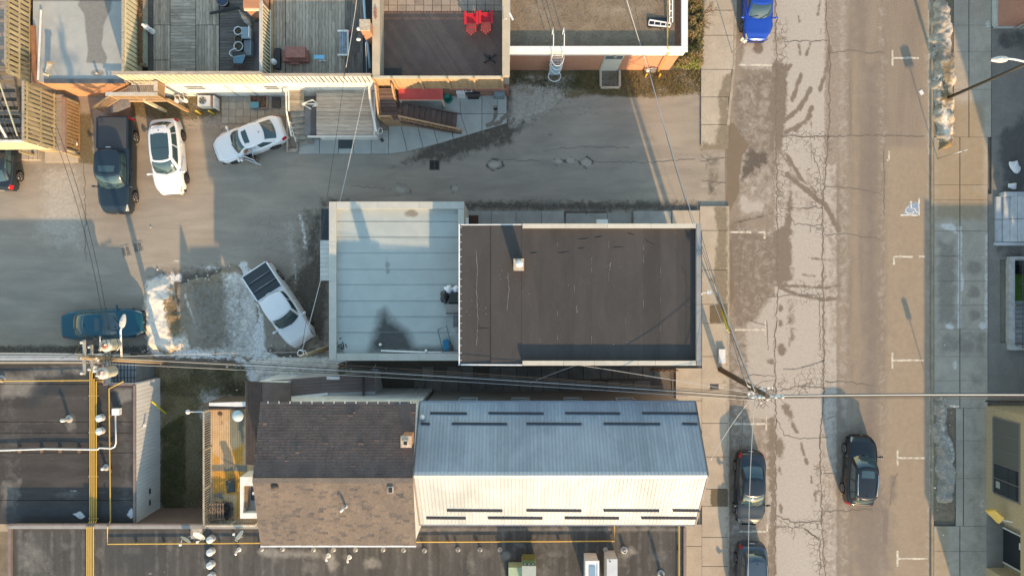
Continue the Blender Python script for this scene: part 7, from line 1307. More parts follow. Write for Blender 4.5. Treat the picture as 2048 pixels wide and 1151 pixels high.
obj('rubber_mat', MB().bb(W(1295,0,ZJ).x,W(1340,0,ZJ).x,Y(56,ZJ),Y(36,ZJ),ZJ+.01,ZJ+.05), m_dk, label='black rubber mat under the aluminium ladder on the gravel roof', cat='mat'); ld2 = thing('ladder', 'white ladder standing against the right parapet at the top edge', 'ladder', W(1340,20,ZJ)); [obj('stile', MB().bar(W(x,45,ZJ+.2),W(x,-20,ZJ+.5),.06,.06), m_galv, ld2) for x in (1339,1345)]; [obj('rung', MB().bar(W(1339,y,ZJ+.3),W(1345,y,ZJ+.3),.04,.04), m_galv, ld2) for y in (35,22,9,-4)]
gy = thing('gas_pipe', 'yellow gas pipe crossing the gravel roof and running down the brick wall', 'pipe', W(1335,80,ZJ)); obj('pipe', MB().tube([W(1336,-40,ZJ+.15), W(1335,88,ZJ+.15), W(1336,93,ZJP+.06), (W(1338,95,ZJP).x,JY-.24,ZJP-.1), (X(1316,.3),JY-.2,.3), W(1316,136,.25)], .035, 8, smooth=False), m_yel, gy); gms = thing('gas_meter', 'grey gas meter with regulator at the foot of the brick wall', 'gas meter', W(1305,140)); obj('meter', MB().box(W(1306,139,.5),(.32,.26,.4)), m_metal, gms); obj('regulator', MB().lathe(W(1296,140,.5),[(.05,-.1),(.14,-.05),(.14,.05),(.05,.1),(0,.12)],12), m_galv, gms); obj('pipework', MB().tube([W(1289,138,.2),W(1290,137,.9),W(1300,137,.9),W(1312,137,.7),W(1316,139,.3)], .03, 6), m_metal, gms)
for x, i in ((1290,0),(1317,1)): b = W(x,154); obj('bollard', MB().lathe((b.x,b.y,0), [(.055,0),(.055,.55),(.04,.6),(0,.61)], 12), plain('bollard_yellow', (.62,.42,.03), .5), label='short yellow bollard in front of the gas meter, %s of the two' % ('right' if i else 'left'), cat='bollard', group='yellow bollards by the gas meter')
# hedge and bare bush to the right of the brick building
def leaf_bush(name, lbl, poly, n, hmax, mats, seed, size=(.05,.11), stems=30):
    q = random.Random(seed); xs = [p[0] for p in poly]; ys = [p[1] for p in poly]; c = W(sum(xs)/len(xs), sum(ys)/len(ys)); t = thing(name, lbl, 'bush', c); ms = [MB() for _ in mats]
    cand = np.random.RandomState(seed).rand(n*3,2)*[max(xs)-min(xs),max(ys)-min(ys)]+[min(xs),min(ys)]; mk = poly_mask(cand[:,0],cand[:,1],poly,9); cl = fbm(cand[:,0],cand[:,1],13,seed,3); k = 0
    for (x,y), m_, f_ in zip(cand, mk, cl):
        if q.random() > m_ or f_ < .34 or k >= n: continue
        k += 1; h = hmax*(.3+.9*f_)*(.5+.5*m_); p = W(x,y); p.z = h*q.uniform(.25,1.0)**.6; a = q.uniform(0,6.3); tl = q.uniform(-.7,.7); d = Vector((math.cos(a),math.sin(a),tl)).normalized()*q.uniform(*size); s = Vector((-math.sin(a),math.cos(a),q.uniform(-.5,.5)))*d.length*.42; ms[min(len(mats)-1, int(f_*1.6*len(mats)*q.uniform(.5,1.1)))].add([p-d,p+s,p+d,p-s], [(0,1,2,3)])
    for m_, mt_ in zip(ms, mats): obj('foliage', m_, mt_, t, kind='stuff') if m_.v else None
    tw = MB()
    for _ in range(stems): x, y = q.uniform(min(xs),max(xs)), q.uniform(min(ys),max(ys)); p = W(x,y); tw.tube([p,p+Vector((q.uniform(-.2,.2),q.uniform(-.2,.2),hmax*.5)),p+Vector((q.uniform(-.4,.4),q.uniform(-.4,.4),hmax*.95))], [.02,.013,.006], 4)
    obj('stems', tw, M('twig_brown', (.17,.12,.08), (.11,.08,.055), .9, 8), t, kind='stuff'); return t
leaf_bush('hedge', 'brown and yellow green hedge along the right side of the brick building', [(1366,-20),(1402,-20),(1402,60),(1398,130),(1372,140),(1345,138),(1362,100)], 7000, 1.3, [M('leaf_brown', (.17,.115,.05), (.11,.075,.035), .8, 9), M('leaf_olive', (.16,.14,.045), (.11,.10,.035), .7, 9), M('leaf_tan', (.27,.19,.085), (.2,.135,.06), .8, 9)], 5)
leaf_bush('green_shrub', 'bright yellow green shrub at the foot of the brick corner', [(1345,118),(1385,95),(1398,115),(1392,138),(1350,141)], 2600, 1.1, [M('leaf_green', (.11,.14,.03), (.075,.10,.025), .6, 9), M('leaf_lime', (.25,.26,.055), (.18,.2,.045), .6, 9)], 6, stems=14)
bt = thing('bare_tree', 'bare twiggy bush leaning over the sidewalk beside the hedge', 'bush', W(1396,45)); tw = MB(); q = random.Random(14); root = W(1397,40)
def grow(p, d, l, r, dep):
    e_ = p + d*l; tw.tube([p, p.lerp(e_,.5)+Vector((q.uniform(-.04,.04),q.uniform(-.04,.04),0)), e_], [r, r*.8, r*.6], 5)
    if dep: [grow(p.lerp(e_, q.uniform(.5,1)), (d+Vector((q.uniform(-.8,.8),q.uniform(-.8,.8),q.uniform(-.25,.5)))).normalized(), l*q.uniform(.6,.85), r*.6, dep-1) for _ in range(3)]
for k in range(7): a = q.uniform(-1.9,1.2); grow(root, Vector((math.cos(a)*.8,math.sin(a)*.8,.75)).normalized(), .62, .022, 3)
obj('branches', tw, M('twig_brown', (.17,.12,.08), (.11,.08,.055), .9, 8), bt)
# ------------------------------------------------------------------ vehicles
m_tyre = plain('tyre', (.018,.018,.019), .85); m_rim = plain('rim_alloy', (.42,.43,.45), .3, metal=.8); m_rimd = plain('rim_dark', (.10,.10,.11), .4, metal=.5)
m_cglass = plain('car_glass', (.035,.07,.082), .05, spec=1.0); m_trim = plain('car_trim', (.015,.015,.017), .5); m_under = plain('underbody', (.012,.012,.013), .9)  # car glass tinted teal to imitate the reflected blue sky
m_tail = plain('lamp_red', (.45,.012,.02), .2); m_head = plain('lamp_clear', (.34,.36,.38), .12, spec=.8); m_chr = plain('chrome', (.62,.63,.65), .18, metal=.9); m_plate = plain('number_plate_blank', (.6,.6,.58), .5)
def paint(name, col, metal=.0, rough=.32): return plain(name, col, rough, metal=metal, spec=.45, coat=.5)
_whl = {}
def lerp_tab(tab, t):
    if t <= tab[0][0]: return tab[0][1]
    for (a, va), (b, vb) in zip(tab[:-1], tab[1:]):
        if t <= b: k = (t-a)/(b-a); k = k*k*(3-2*k)*.5 + k*.5; return va+(vb-va)*k
    return tab[-1][1]
SHAPES = {
 'sedan': dict(zd=[(-1,.62),(-.985,.86),(-.93,.99),(-.62,1.02),(-.3,.96),(.28,.96),(.45,.93),(.8,.80),(.95,.68),(1,.55)], xa=.47, xb=.14, xc=-.34, xd=-.72, zb=.93, nose=.60, tailw=.72),
 'suv':   dict(zd=[(-1,.70),(-.985,.92),(-.94,1.06),(-.6,1.08),(.3,1.06),(.5,1.03),(.82,.92),(.95,.78),(1,.6)], xa=.50, xb=.20, xc=-.72, xd=-.93, zb=1.03, nose=.62, tailw=.78),
 'pickup':dict(zd=[(-1,1.0),(-.99,1.22),(-.96,1.24),(-.05,1.24),(.3,1.24),(.55,1.20),(.85,1.12),(.95,1.0),(1,.72)], xa=.53, xb=.27, xc=-.27, xd=-.31, zb=1.18, nose=.74, tailw=.94),
 'hatch': dict(zd=[(-1,.66),(-.985,.9),(-.93,1.02),(-.6,1.03),(.3,.99),(.45,.96),(.8,.83),(.95,.70),(1,.55)], xa=.46, xb=.13, xc=-.46, xd=-.86, zb=.96, nose=.58, tailw=.74),
}
def car(name, lbl, px, py, head, kind, L, Wd, H, col, group=None, cat='car', rim=None, wb=.58, wr=.345, roof_dark=False, sunroof=None, rails=None, opened=False, cover=None, mirror=None, tail=None, glass=None, rear_bright=False, loc=None):
    S = SHAPES[kind]; hl, hw = L/2, Wd/2; ground = loc if loc else W(px, py); ground = Vector((ground[0], ground[1], .012))
    T = thing(name, lbl, cat, ground, head, group, local=True); P = col; xw = [wb*hl, -wb*hl*(.98)]; Ra = wr+.07
    rake = H - S['zb']
    def hwid(t):
        a = abs(t); e = S['nose'] if t > 0 else S['tailw']; w = 1 - (1-e)*max(0,(a-.55)/.45)**2.6 - .03*max(0, a-.2)
        return hw*w
    def arch(x): return max([wr + math.sqrt(max(0, Ra*Ra-(x-c)**2)) if abs(x-c) < Ra else 0 for c in xw])
    def section(t):
        x = t*hl; zd = lerp_tab(S['zd'], t); w = hwid(t); zs = max(.24, arch(x)); zm = zd*.66
        return [(0,zd+.045),(.45*w,zd+.038),(.76*w,zd+.02),(.90*w,zd-.02),(.965*w,zd-.085),(w,max(zm,zs+.06)),(w*.995,max(.46,zs+.03)),(w*.965,max(.26,zs)),(w*.86,max(.23,zs-.02))]
    def Sf(t, q):
        """body surface: t along -1..1, q across -8..8"""
        s = -1 if q < 0 else 1; a = abs(q); sec = section(t); i = min(7, int(a)); u = a-i; p = [sec[max(0,i-1)], sec[i], sec[i+1], sec[min(8,i+2)]]
        if i == 0: p[0] = (-sec[1][0], sec[1][1])
        def cr_(k): a0,a1,a2,a3 = [v[k] for v in p]; return .5*((2*a1)+(-a0+a2)*u+(2*a0-5*a1+4*a2-a3)*u*u+(-a0+3*a1-3*a2+a3)*u**3)
        return Vector((t*hl, s*cr_(0), cr_(1)))
    N = 72; Q = [-8+.5*i for i in range(33)]; ts = [math.sin(math.pi/2*(-1+2*i/N))*.45 + (-1+2*i/N)*.55 for i in range(N+1)]
    b = MB(); vs = [Sf(t, q) for t in ts for q in Q]; n = len(Q); fs = []
    door = (lambda t, q: opened and .02 < t < .36 and q > 3.9 and q < 7.2)
    for i in range(N):
        for j in range(n-1):
            if door((ts[i]+ts[i+1])/2, (Q[j]+Q[j+1])/2): continue
            fs.append((i*n+j, (i+1)*n+j, (i+1)*n+j+1, i*n+j+1))
    b.add(vs, fs, True)
    for i, fl in ((0,1),(N,-1)): b.add([v.copy() for v in vs[i*n:(i+1)*n]], [tuple(range(n))[::fl]])
    obj('body', b, P, T)
    obj('underbody', MB().bb(-hl*.93, hl*.93, -hw*.80, hw*.80, .2, .5 if kind != 'pickup' else .75), m_under, T)
    # wheels
    key = (round(wr,3), rim.name if rim else ''); r_ = rim or m_rim
    if key not in _whl:
        tm = MB().lathe((0,0,0), [(wr*.62,-.11),(wr*.94,-.115),(wr,-.07),(wr,.07),(wr*.94,.115),(wr*.62,.11)], 28, 'y')
        rm = MB().lathe((0,0,0), [(wr*.64,.085),(wr*.66,.118),(wr*.58,.112),(wr*.54,.07)], 28, 'y')
        for k in range(5): a = 2*math.pi*k/5; rm.bar((wr*.10*math.cos(a),-.098,wr*.10*math.sin(a)),(wr*.60*math.cos(a),-.105,wr*.60*math.sin(a)),.075,.03)
        rm.lathe((0,0,0), [(wr*.15,.09),(wr*.15,.112),(0,.115)], 12, 'y')
        dk = MB().lathe((0,0,0), [(wr*.60,.04),(wr*.60,.06),(0,.06)], 20, 'y')
        _whl[key] = (mesh_of('tyre', tm, m_tyre, Vector((0,0,0))), mesh_of('rim', rm, r_, Vector((0,0,0))), mesh_of('brake_disc', dk, m_rimd, Vector((0,0,0))))
    for c in xw:
        for s in (-1, 1):
            o = bpy.data.objects.new('wheel', _whl[key][0]); COL.objects.link(o); o.parent = T; o.location = (c, s*(hwid(c/hl)-.12), wr); o.rotation_euler = (0,0,0 if s < 0 else math.pi); ORG[o.name] = Vector((0,0,0))
            for nm, me in (('rim',_whl[key][1]),('brake_disc',_whl[key][2])): r2 = bpy.data.objects.new(nm, me); COL.objects.link(r2); r2.parent = o; ORG[r2.name] = Vector((0,0,0))
    # cabin
    xa, xb, xc, xd = [S[k]*hl for k in ('xa','xb','xc','xd')]; wbt, wtp = hw*.885, hw*(.72 if kind != 'pickup' else .80); bulge = .22; zb = S['zb']
    def Cb(a, bb, v, off=0.0):
        p = 9.0; k = (abs(a)**p+abs(bb)**p)**(1/p); k = k if k > 0 else 1; m = max(abs(a),abs(bb)); a2, b2 = a/k*m, bb/k*m
        e = v**.92; x1 = xa+(xb-xa)*e; x0 = xd+(xc-xd)*e; w = wbt+(wtp-wbt)*(v**1.25); z = zb+(H-zb-.05)*math.sin(v*math.pi/2*.92)/math.sin(math.pi/2*.92)
        x = (x0+x1)/2+a2*(x1-x0)/2; y = b2*w*(1-.06*max(0,a2)**2-.10*max(0,-a2)**2); x += (-bulge*b2*b2*(a2**3 if a2 > 0 else 0)*(1-.35*v) + (bulge*.6*b2*b2*(-a2)**3 if a2 < 0 else 0))
        zz = z + (.05*(1-.55*b2*b2-.45*a2*a2) if v >= 1 else 0)
        return Vector((x,y,zz))
    def Cn(a, bb, v, off):
        e = .01; da = Cb(min(1,a+e) if abs(bb) >= 1 else a, min(1,bb+e) if abs(a) >= 1 else bb, v)-Cb(max(-1,a-e) if abs(bb) >= 1 else a, max(-1,bb-e) if abs(a) >= 1 else bb, v); dv = Cb(a,bb,min(.99,v+e))-Cb(a,bb,max(0,v-e)); nn = da.cross(dv).normalized(); p = Cb(a,bb,v)
        if nn.dot(Vector((p.x-(xa+xd)/2,p.y*2,.3))) < 0: nn = -nn
        return p+nn*off
    M_ = 64
    def ring(k):
        s = k/M_*8
        if s < 2: return (1, -1+s)
        if s < 4: return (1-(s-2), 1)
        if s < 6: return (-1, 1-(s-4))
        return (-1+(s-6), -1)
    c = MB(); vv = [0,.15,.3,.45,.6,.75,.88,.985]; pts = []; fs = []
    for v in vv: pts += [Cb(*ring(k), v) for k in range(M_)]
    for rr in (.97,.85,.6,.3,.02):
        for k in range(M_): a, bb = ring(k); pts.append(Cb(a*rr, bb*rr, 1.0))
    nl = len(vv)+5
    for i in range(nl-1):
        for k in range(M_):
            a, bb = ring(k+.5)
            if opened and bb >= .99 and .0 < a < .72 and i < 5: continue
            fs.append((i*M_+k, i*M_+(k+1)%M_, (i+1)*M_+(k+1)%M_, (i+1)*M_+k))
    c.add(pts, fs, True); obj('cabin', c, P, T)
    G_ = glass or m_cglass
    obj('windscreen', MB().surf(lambda u,v: Cn(1,-.90+1.8*u,.05+.86*v,.010), 16, 8), G_, T)
    obj('rear_window', MB().surf(lambda u,v: Cn(-1,-.84+1.68*u,(.16 if kind != 'sedan' else .06)+(.70 if kind != 'sedan' else .84)*v,.010), 14, 7), G_, T)
    wins = {'pickup':[(-.88,-.16),(-.06,.80)], 'sedan':[(-.62,-.06),(.02,.72)], 'suv':[(-.88,-.56),(-.50,.02),(.09,.80)], 'hatch':[(-.72,-.12),(-.04,.72)]}[kind]
    for s in (-1,1):
        for wi, (a0,a1) in enumerate(wins):
            if opened and s > 0 and wi == len(wins)-1: continue
            obj('side_window', MB().surf(lambda u,v: Cn(a0+(a1-a0)*u,s,.14+.70*v,.010), 10, 5), G_, T)
    # seams, lights, bumpers, mirrors
    def strip(pth, w=.012, off=.004):
        mb = MB(); P_ = [Sf(*p) for p in pth]; m = len(P_); vs = []
        for i, p in enumerate(P_):
            d = (P_[min(m-1,i+1)]-P_[max(0,i-1)]); up = Vector((0,p.y*1.0/hw*.6 if p.z < .75*H*.6 else 0,1)).normalized(); up = Vector((0,(1 if p.y > 0 else -1)*.9,.4)) if abs(pth[i][1]) > 4.2 else Vector((0,0,1)); up.normalize(); s_ = d.cross(up).normalized()*w/2; vs += [p+up*off-s_, p+up*off+s_]
        mb.add(vs, [(2*i,2*i+1,2*i+3,2*i+2) for i in range(m-1)]); return mb
    ht = S['xa']+.04; obj('bonnet_seam', MB().add(*_join([strip([(ht+(.93-ht)*k/8, s*3.0) for k in range(9)]) for s in (-1,1)]+[strip([(.93,-3+6*k/8) for k in range(9)])])), m_trim, T)
    for s in (-1,1):
        obj('door_seam', MB().add(*_join([strip([(x, s*(4.2+3*k/5)) for k in range(6)]) for x in ((.40,.04,-.36) if kind != 'pickup' else (.36,.05,-.2))])), m_trim, T)
        for x in ((.10,-.28) if kind != 'pickup' else (.10,-.14)): p = Sf(x, s*4.7); obj('door_handle', MB().box((p.x,p.y+s*.012,p.z),(.17,.03,.03)), P, T) if not (opened and s > 0 and x > 0) else None
        obj('headlight', MB().surf(lambda u,v: Sf(.83+.125*u, s*(3.0+1.65*v*(.55+.45*u)))+Vector((.004,s*.006,.008)), 6, 5, flip=s > 0), m_head, T)
        tl = tail or {'sedan':(-.975,-.86,2.8,4.8),'suv':(-.985,-.90,3.1,5.4),'pickup':(-.985,-.95,3.6,6.0),'hatch':(-.975,-.86,2.9,4.8)}[kind]
        obj('tail_light', MB().surf(lambda u,v: Sf(tl[0]+(tl[1]-tl[0])*u, s*(tl[2]+(tl[3]-tl[2])*v))+Vector((-.006,s*.008,.008)), 5, 5, flip=s > 0), m_tail, T)
        mx = xa-.10-(.1 if kind == 'pickup' else 0); my = s*(hw+.13); mz = zb+.06; mo = MB().ball((mx,my,mz),(.075,.125,.085),12,8).bar((mx,s*(hw*.86),mz-.03),(mx,my,mz-.02),.07,.04); obj('wing_mirror', mo, mirror or P, T)
    zb_ = lerp_tab(S['zd'],.97); obj('grille', MB().surf(lambda u,v: Vector((hl+.012, (-.5+u)*Wd*.5, .36+.26*v)), 8, 3), m_trim, T)
    obj('front_badge', MB().ball((hl+.012,0,.62),(.02,.06,.05),8,6), m_chr, T)
    if kind == 'pickup': obj('rear_bumper', MB().bb(-hl-.06,-hl+.08,-hw*.88,hw*.88,.42,.62), m_chr, T)
    obj('wiper', MB().add(*_join([MB().bar(Cb(1,y0,.02)+Vector((.02,0,.03)), Cb(1,y1,.22)+Vector((.02,0,.03)), .025,.02) for y0,y1 in ((-.75,-.15),(.0,.6))])), m_trim, T)
    zr_ = H+.012
    if roof_dark: obj('glass_roof', MB().surf(lambda u,v: Cb(-.62+1.56*u,-.80+1.6*v,1.0)+Vector((0,0,.006)), 12, 8), m_cglass, T); obj('roof_seam', MB().surf(lambda u,v: Cb(.22+.02*u,-.80+1.6*v,1.0)+Vector((0,0,.012)), 1, 6), m_trim, T)
    if sunroof: obj('sunroof', MB().surf(lambda u,v: Cb(sunroof[0]+(sunroof[1]-sunroof[0])*u,-.62+1.24*v,1.0)+Vector((0,0,.008)), 6, 6), m_cglass, T)
    if rails:
        for s in (-1,1): obj('roof_rail', MB().tube([Cb(-.82,s*.93,1.0)+Vector((0,0,.0)), Cb(-.74,s*.93,1.0)+Vector((0,0,.06)), Cb(0,s*.93,1.0)+Vector((0,0,.065)), Cb(.50,s*.93,1.0)+Vector((0,0,.055)), Cb(.6,s*.93,1.0)], .024, 6), rails, T)
    if kind in ('suv','hatch'): obj('spoiler', MB().slab([Cb(-.93,-.8,1.0)+Vector((.02,0,.01)), Cb(-.93,.8,1.0)+Vector((.02,0,.01)), Cb(-1,.72,1.0)+Vector((-.14,0,-.02)), Cb(-1,-.72,1.0)+Vector((-.14,0,-.02))], .03), P, T)
    if kind != 'pickup': p = Cb(-.78,0,1.0); obj('roof_antenna', MB().lathe((p.x,p.y,p.z), [(.035,0),(.02,.05),(.008,.1),(0,.1)], 8), m_trim, T)
    if not opened: obj('number_plate', MB().bb(-hl-.022,-hl-.004,-.16,.16,.62,.76), m_plate, T)
    if kind == 'pickup':
        x0, x1 = -hl*.965, S['xd']*hl-.06; cm = cover or m_trim; npn = 3; zc = 1.285
        if 'charcoal' in cm.name: obj('bed_cover_panel', MB().bb(x0,x1,-hw*.86,hw*.86,zc-.05,zc+.012), cm, T)
        else:
            for i in range(npn): a_, b_ = x0+(x1-x0)*i/npn, x0+(x1-x0)*(i+1)/npn-.03; obj('bed_cover_panel', MB().bb(a_,b_,-hw*.86,hw*.86,zc-.05,zc+.012), cm, T); obj('cover_rib', MB().bb(a_,a_+.13,-hw*.85,hw*.85,zc+.013,zc+.024), m_trim, T) if i else None
        for y in (-hw*.92, hw*.92): obj('bed_rail', MB().bb(x0,x1,y-hw*.045,y+hw*.045,zc-.06,zc+.005), P if cover else m_trim, T)
        obj('tailgate_cap', MB().bb(-hl*.995,x0-.01,-hw*.86,hw*.86,zc-.08,zc-.02), P, T); obj('third_brake_light', MB().bb(xd-.06,xd-.01,-.14,.14,H-.20,H-.16), m_plate, T)
    if opened:
        obj('interior', MB().bb(-hl*.5,hl*.36,-hw*.74,hw*.74,.30,.42), m_under, T); obj('seat', MB().bb(hl*.02,hl*.26,.12,hw*.62,.42,.58).bb(-hl*.06,hl*.02,.12,hw*.6,.42,1.12), m_dgreen, T); obj('dashboard', MB().bb(hl*.33,hl*.42,-hw*.7,hw*.7,.6,.92), m_under, T); obj('steering_wheel', MB().tube([(hl*.29-.05*math.sin(t),.36+.18*math.cos(t),.86+.17*math.sin(t)) for t in [k*math.pi/8 for k in range(17)]], .014, 6), m_trim, T)
        hx = hl*.36; a = math.radians(42); ca, sa = math.cos(a), math.sin(a); DL = hl*.47
        def dp(u, z, o=0): return Vector((hx-u*DL*ca-o*sa, hw*.98+u*DL*sa-o*ca, z))
        dr_ = obj('door', MB().hexa([dp(0,.30),dp(1,.30),dp(1,.30,.10),dp(0,.30,.10),dp(0,.95),dp(1,.97),dp(1,.97,.09),dp(0,.95,.09)]), P, T); obj('door_lining', MB().hexa([dp(.04,.34,.105),dp(.96,.34,.105),dp(.96,.34,.13),dp(.04,.34,.13),dp(.04,.94,.105),dp(.96,.95,.105),dp(.96,.95,.13),dp(.04,.94,.13)]), m_trim, dr_)
        obj('door_window', MB().hexa([dp(.1,.96,.03),dp(.97,.98,.03),dp(.97,.98,.05),dp(.1,.96,.05),dp(.45,H-.14,.13),dp(.93,H-.12,.13),dp(.93,H-.12,.15),dp(.45,H-.14,.15)]), G_, dr_); obj('window_frame', MB().tube([dp(.03,.96,.04),dp(.42,H-.10,.14),dp(.95,H-.08,.14),dp(.99,.98,.04)], .022, 6), P, dr_); obj('door_mirror', MB().ball(dp(.15,1.0,-.12),(.1,.1,.08),10,7), P, dr_)
    return T
def _join(mbs):
    v = []; f = []
    for m in mbs: n = len(v); v += m.v; f += [tuple(i+n for i in q) for q in m.f]
    return v, f
R = math.radians
LOTG = 'vehicles parked on the lot'; KG = 'cars parked along the kerb'
p_black = paint('paint_black', (.007,.009,.012)); p_navy = paint('paint_navy', (.009,.02,.033)); p_white = paint('paint_white_car', (.72,.73,.74), rough=.35); p_blue = paint('paint_bright_blue', (.012,.065,.42), metal=.3); p_teal = paint('paint_teal', (.004,.07,.105), metal=.2); p_char = paint('paint_charcoal', (.016,.024,.033), metal=.2); p_grey = paint('paint_grey', (.055,.078,.105), metal=.25); p_pearl = paint('paint_pearl', (.70,.72,.74), rough=.35)
car('pickup_truck', 'black pickup truck with charcoal bed cover in front of the brick wall', 0, 0, R(-90.5), 'pickup', 5.85, 2.0, 1.88, p_navy, LOTG, 'pickup truck', wb=.64, wr=.39, sunroof=(.25,.72), cover=plain('bed_cover_charcoal', (.055,.06,.068), .65), loc=(-24.25,7.5))
car('suv_car', 'white car with dark glass roof parked beside the black pickup', 0, 0, R(-85.5), 'suv', 4.6, 1.88, 1.64, p_white, LOTG, 'car', roof_dark=True, rim=m_rimd, loc=(-21.15,8.05))
car('hatchback_car', 'white car with its driver door open and a small dark sunroof', 0, 0, R(200.5), 'hatch', 4.55, 1.85, 1.46, p_pearl, LOTG, 'car', sunroof=(.28,.78), opened=True, rim=m_rimd, loc=(-16.15,9.1))
car('sedan_car', 'dark teal sedan parked beneath the street lamp on the left', 0, 0, R(2.5), 'sedan', 4.95, 1.84, 1.44, p_teal, LOTG, 'car', sunroof=(.30,.80), loc=(-25.15,-2.22))
car('pickup_truck', 'white pickup truck with black ribbed bed cover beside the pale roofed annex', 0, 0, R(-56.5), 'pickup', 5.4, 1.92, 1.80, p_white, LOTG, 'pickup truck', wb=.62, wr=.37, cover=plain('bed_cover_black', (.03,.04,.046), .6), loc=(-14.2,-1.08))
car('hatchback_car', 'dark grey car under the slatted porch, cut by the left photo edge', 0, 0, R(88), 'hatch', 4.4, 1.8, 1.48, p_char, LOTG, 'car', loc=(-31.3,8.2))
car('sedan_car', 'bright blue car parked along the kerb at the top edge', 0, 0, R(-91), 'sedan', 4.5, 1.80, 1.46, p_blue, KG, 'car', loc=(15.12,17.45))
car('sedan_car', 'dark charcoal sedan parked along the kerb in its own long shadow', 0, 0, R(-91), 'sedan', 4.5, 1.80, 1.46, p_char, KG, 'car', loc=(14.65,-12.3))
car('suv_car', 'blue grey car with silver roof rails cut by the bottom photo edge', 0, 0, R(-91), 'suv', 4.6, 1.84, 1.66, p_grey, KG, 'car', rails=m_chr, loc=(14.72,-18.0))
car('suv_car', 'black car with silver roof rails driving in the middle of the street', 0, 0, R(87), 'suv', 4.25, 1.82, 1.68, p_black, None, 'car', rails=m_chr, sunroof=(.35,.8), loc=(21.4,-11.2))
# ------------------------------------------------------------------ the driver getting out of the white car
def skin(name, joints, edges, mat, parent, lv=2):
    me = bpy.data.meshes.new(name); keys = list(joints); me.from_pydata([joints[k][0] for k in keys], [(keys.index(a), keys.index(b)) for a, b in edges], [])
    o = bpy.data.objects.new(name, me); COL.objects.link(o); o.parent = parent; ORG[o.name] = Vector((0,0,0)); md = o.modifiers.new('skin', 'SKIN'); sv = me.skin_vertices[0].data
    for i, k in enumerate(keys): r = joints[k][1]; sv[i].radius = (r, r) if isinstance(r, (int,float)) else r
    sv[0].use_root = True; md.use_smooth_shade = True; ss = o.modifiers.new('sub', 'SUBSURF'); ss.levels = lv; ss.render_levels = lv; me.materials.append(mat); return o
h0 = R(200.5); cl, sl_ = math.cos(h0), math.sin(h0)
def carp(x, y): return Vector((-16.15 + x*cl - y*sl_, 9.1 + x*sl_ + y*cl, 0))
pp_ = carp(.28, .92)
pe_ = thing('person', 'person with brown hair and pale jacket leaning out of the open car door', 'person', (pp_.x,pp_.y,.012), h0+math.pi/2, local=True)
m_skin = plain('skin', (.48,.27,.19), .6); m_jkt = plain('jacket_pale', (.56,.53,.50), .85); m_trs = plain('trousers_dark', (.04,.04,.05), .85); m_hair = M('hair_brown', (.16,.075,.04), (.30,.16,.08), .6, 30, objc=True)
# seated on the seat edge (x = outwards from the car), trunk leaning out, legs outside
Jt = {'pelvis':((-.42,0,.66),.15),'waist':((-.36,0,.86),.14),'chest':((-.24,0,1.06),(.19,.14)),'neck':((-.13,0,1.24),.06),'head0':((-.09,0,1.31),.07),
 'shl':((-.22,.17,1.14),.075),'ell':((-.02,.26,.94),.05),'wrl':((.16,.18,.88),.036),'shr':((-.22,-.17,1.14),.075),'elr':((-.03,-.27,.95),.05),'wrr':((.12,-.36,.98),.036),
 'hpl':((-.36,.10,.64),.10),'knl':((.04,.13,.60),.068),'anl':((.10,.14,.12),.045),'tol':((.27,.15,.05),.036),'hpr':((-.36,-.10,.64),.10),'knr':((.05,-.12,.58),.068),'anr':((.14,-.13,.12),.045),'tor':((.31,-.14,.05),.036)}
Ed = [('pelvis','waist'),('waist','chest'),('chest','neck'),('neck','head0'),('chest','shl'),('shl','ell'),('ell','wrl'),('chest','shr'),('shr','elr'),('elr','wrr'),('pelvis','hpl'),('hpl','knl'),('knl','anl'),('anl','tol'),('pelvis','hpr'),('hpr','knr'),('knr','anr'),('anr','tor')]
skin('body', Jt, Ed, m_skin, pe_)
up_ = {k: (v[0], (tuple(r*1.12 for r in v[1]) if isinstance(v[1], tuple) else v[1]*1.16)) for k, v in Jt.items()}
skin('jacket', {k: up_[k] for k in ('pelvis','waist','chest','shl','ell','wrl','shr','elr','wrr')}, [e for e in Ed if all(q_ in ('pelvis','waist','chest','shl','ell','wrl','shr','elr','wrr') for q_ in e)], m_jkt, pe_)
skin('trousers', {k: up_[k] for k in ('pelvis','hpl','knl','anl','hpr','knr','anr')}, [e for e in Ed if all(q_ in ('pelvis','hpl','knl','anl','hpr','knr','anr') for q_ in e)], m_trs, pe_)
hd = MB(); hd.ball((-.05,0,1.42),(.095,.078,.115),16,12); hd.ball((.045,0,1.40),(.022,.018,.025),8,6); [hd.ball((-.05,s*.078,1.41),(.02,.012,.03),8,6) for s in (-1,1)]; obj('head', hd, m_skin, pe_); obj('eyes', MB().ball((.034,.03,1.43),.011,8,6).ball((.034,-.03,1.43),.011,8,6), m_dk, pe_); obj('mouth', MB().ball((.038,0,1.355),(.008,.022,.006),8,6), plain('lip', (.35,.12,.1), .6), pe_)
hr = MB(); hr.ball((-.072,0,1.455),(.105,.092,.10),16,12); hr.ball((-.125,0,1.38),(.07,.085,.13),14,10); hr.tube([(-.15,.05,1.36),(-.17,.06,1.22),(-.16,.06,1.14)],[.05,.045,.02],8); hr.tube([(-.15,-.05,1.36),(-.17,-.06,1.22),(-.16,-.06,1.14)],[.05,.045,.02],8); obj('hair', hr, m_hair, pe_)
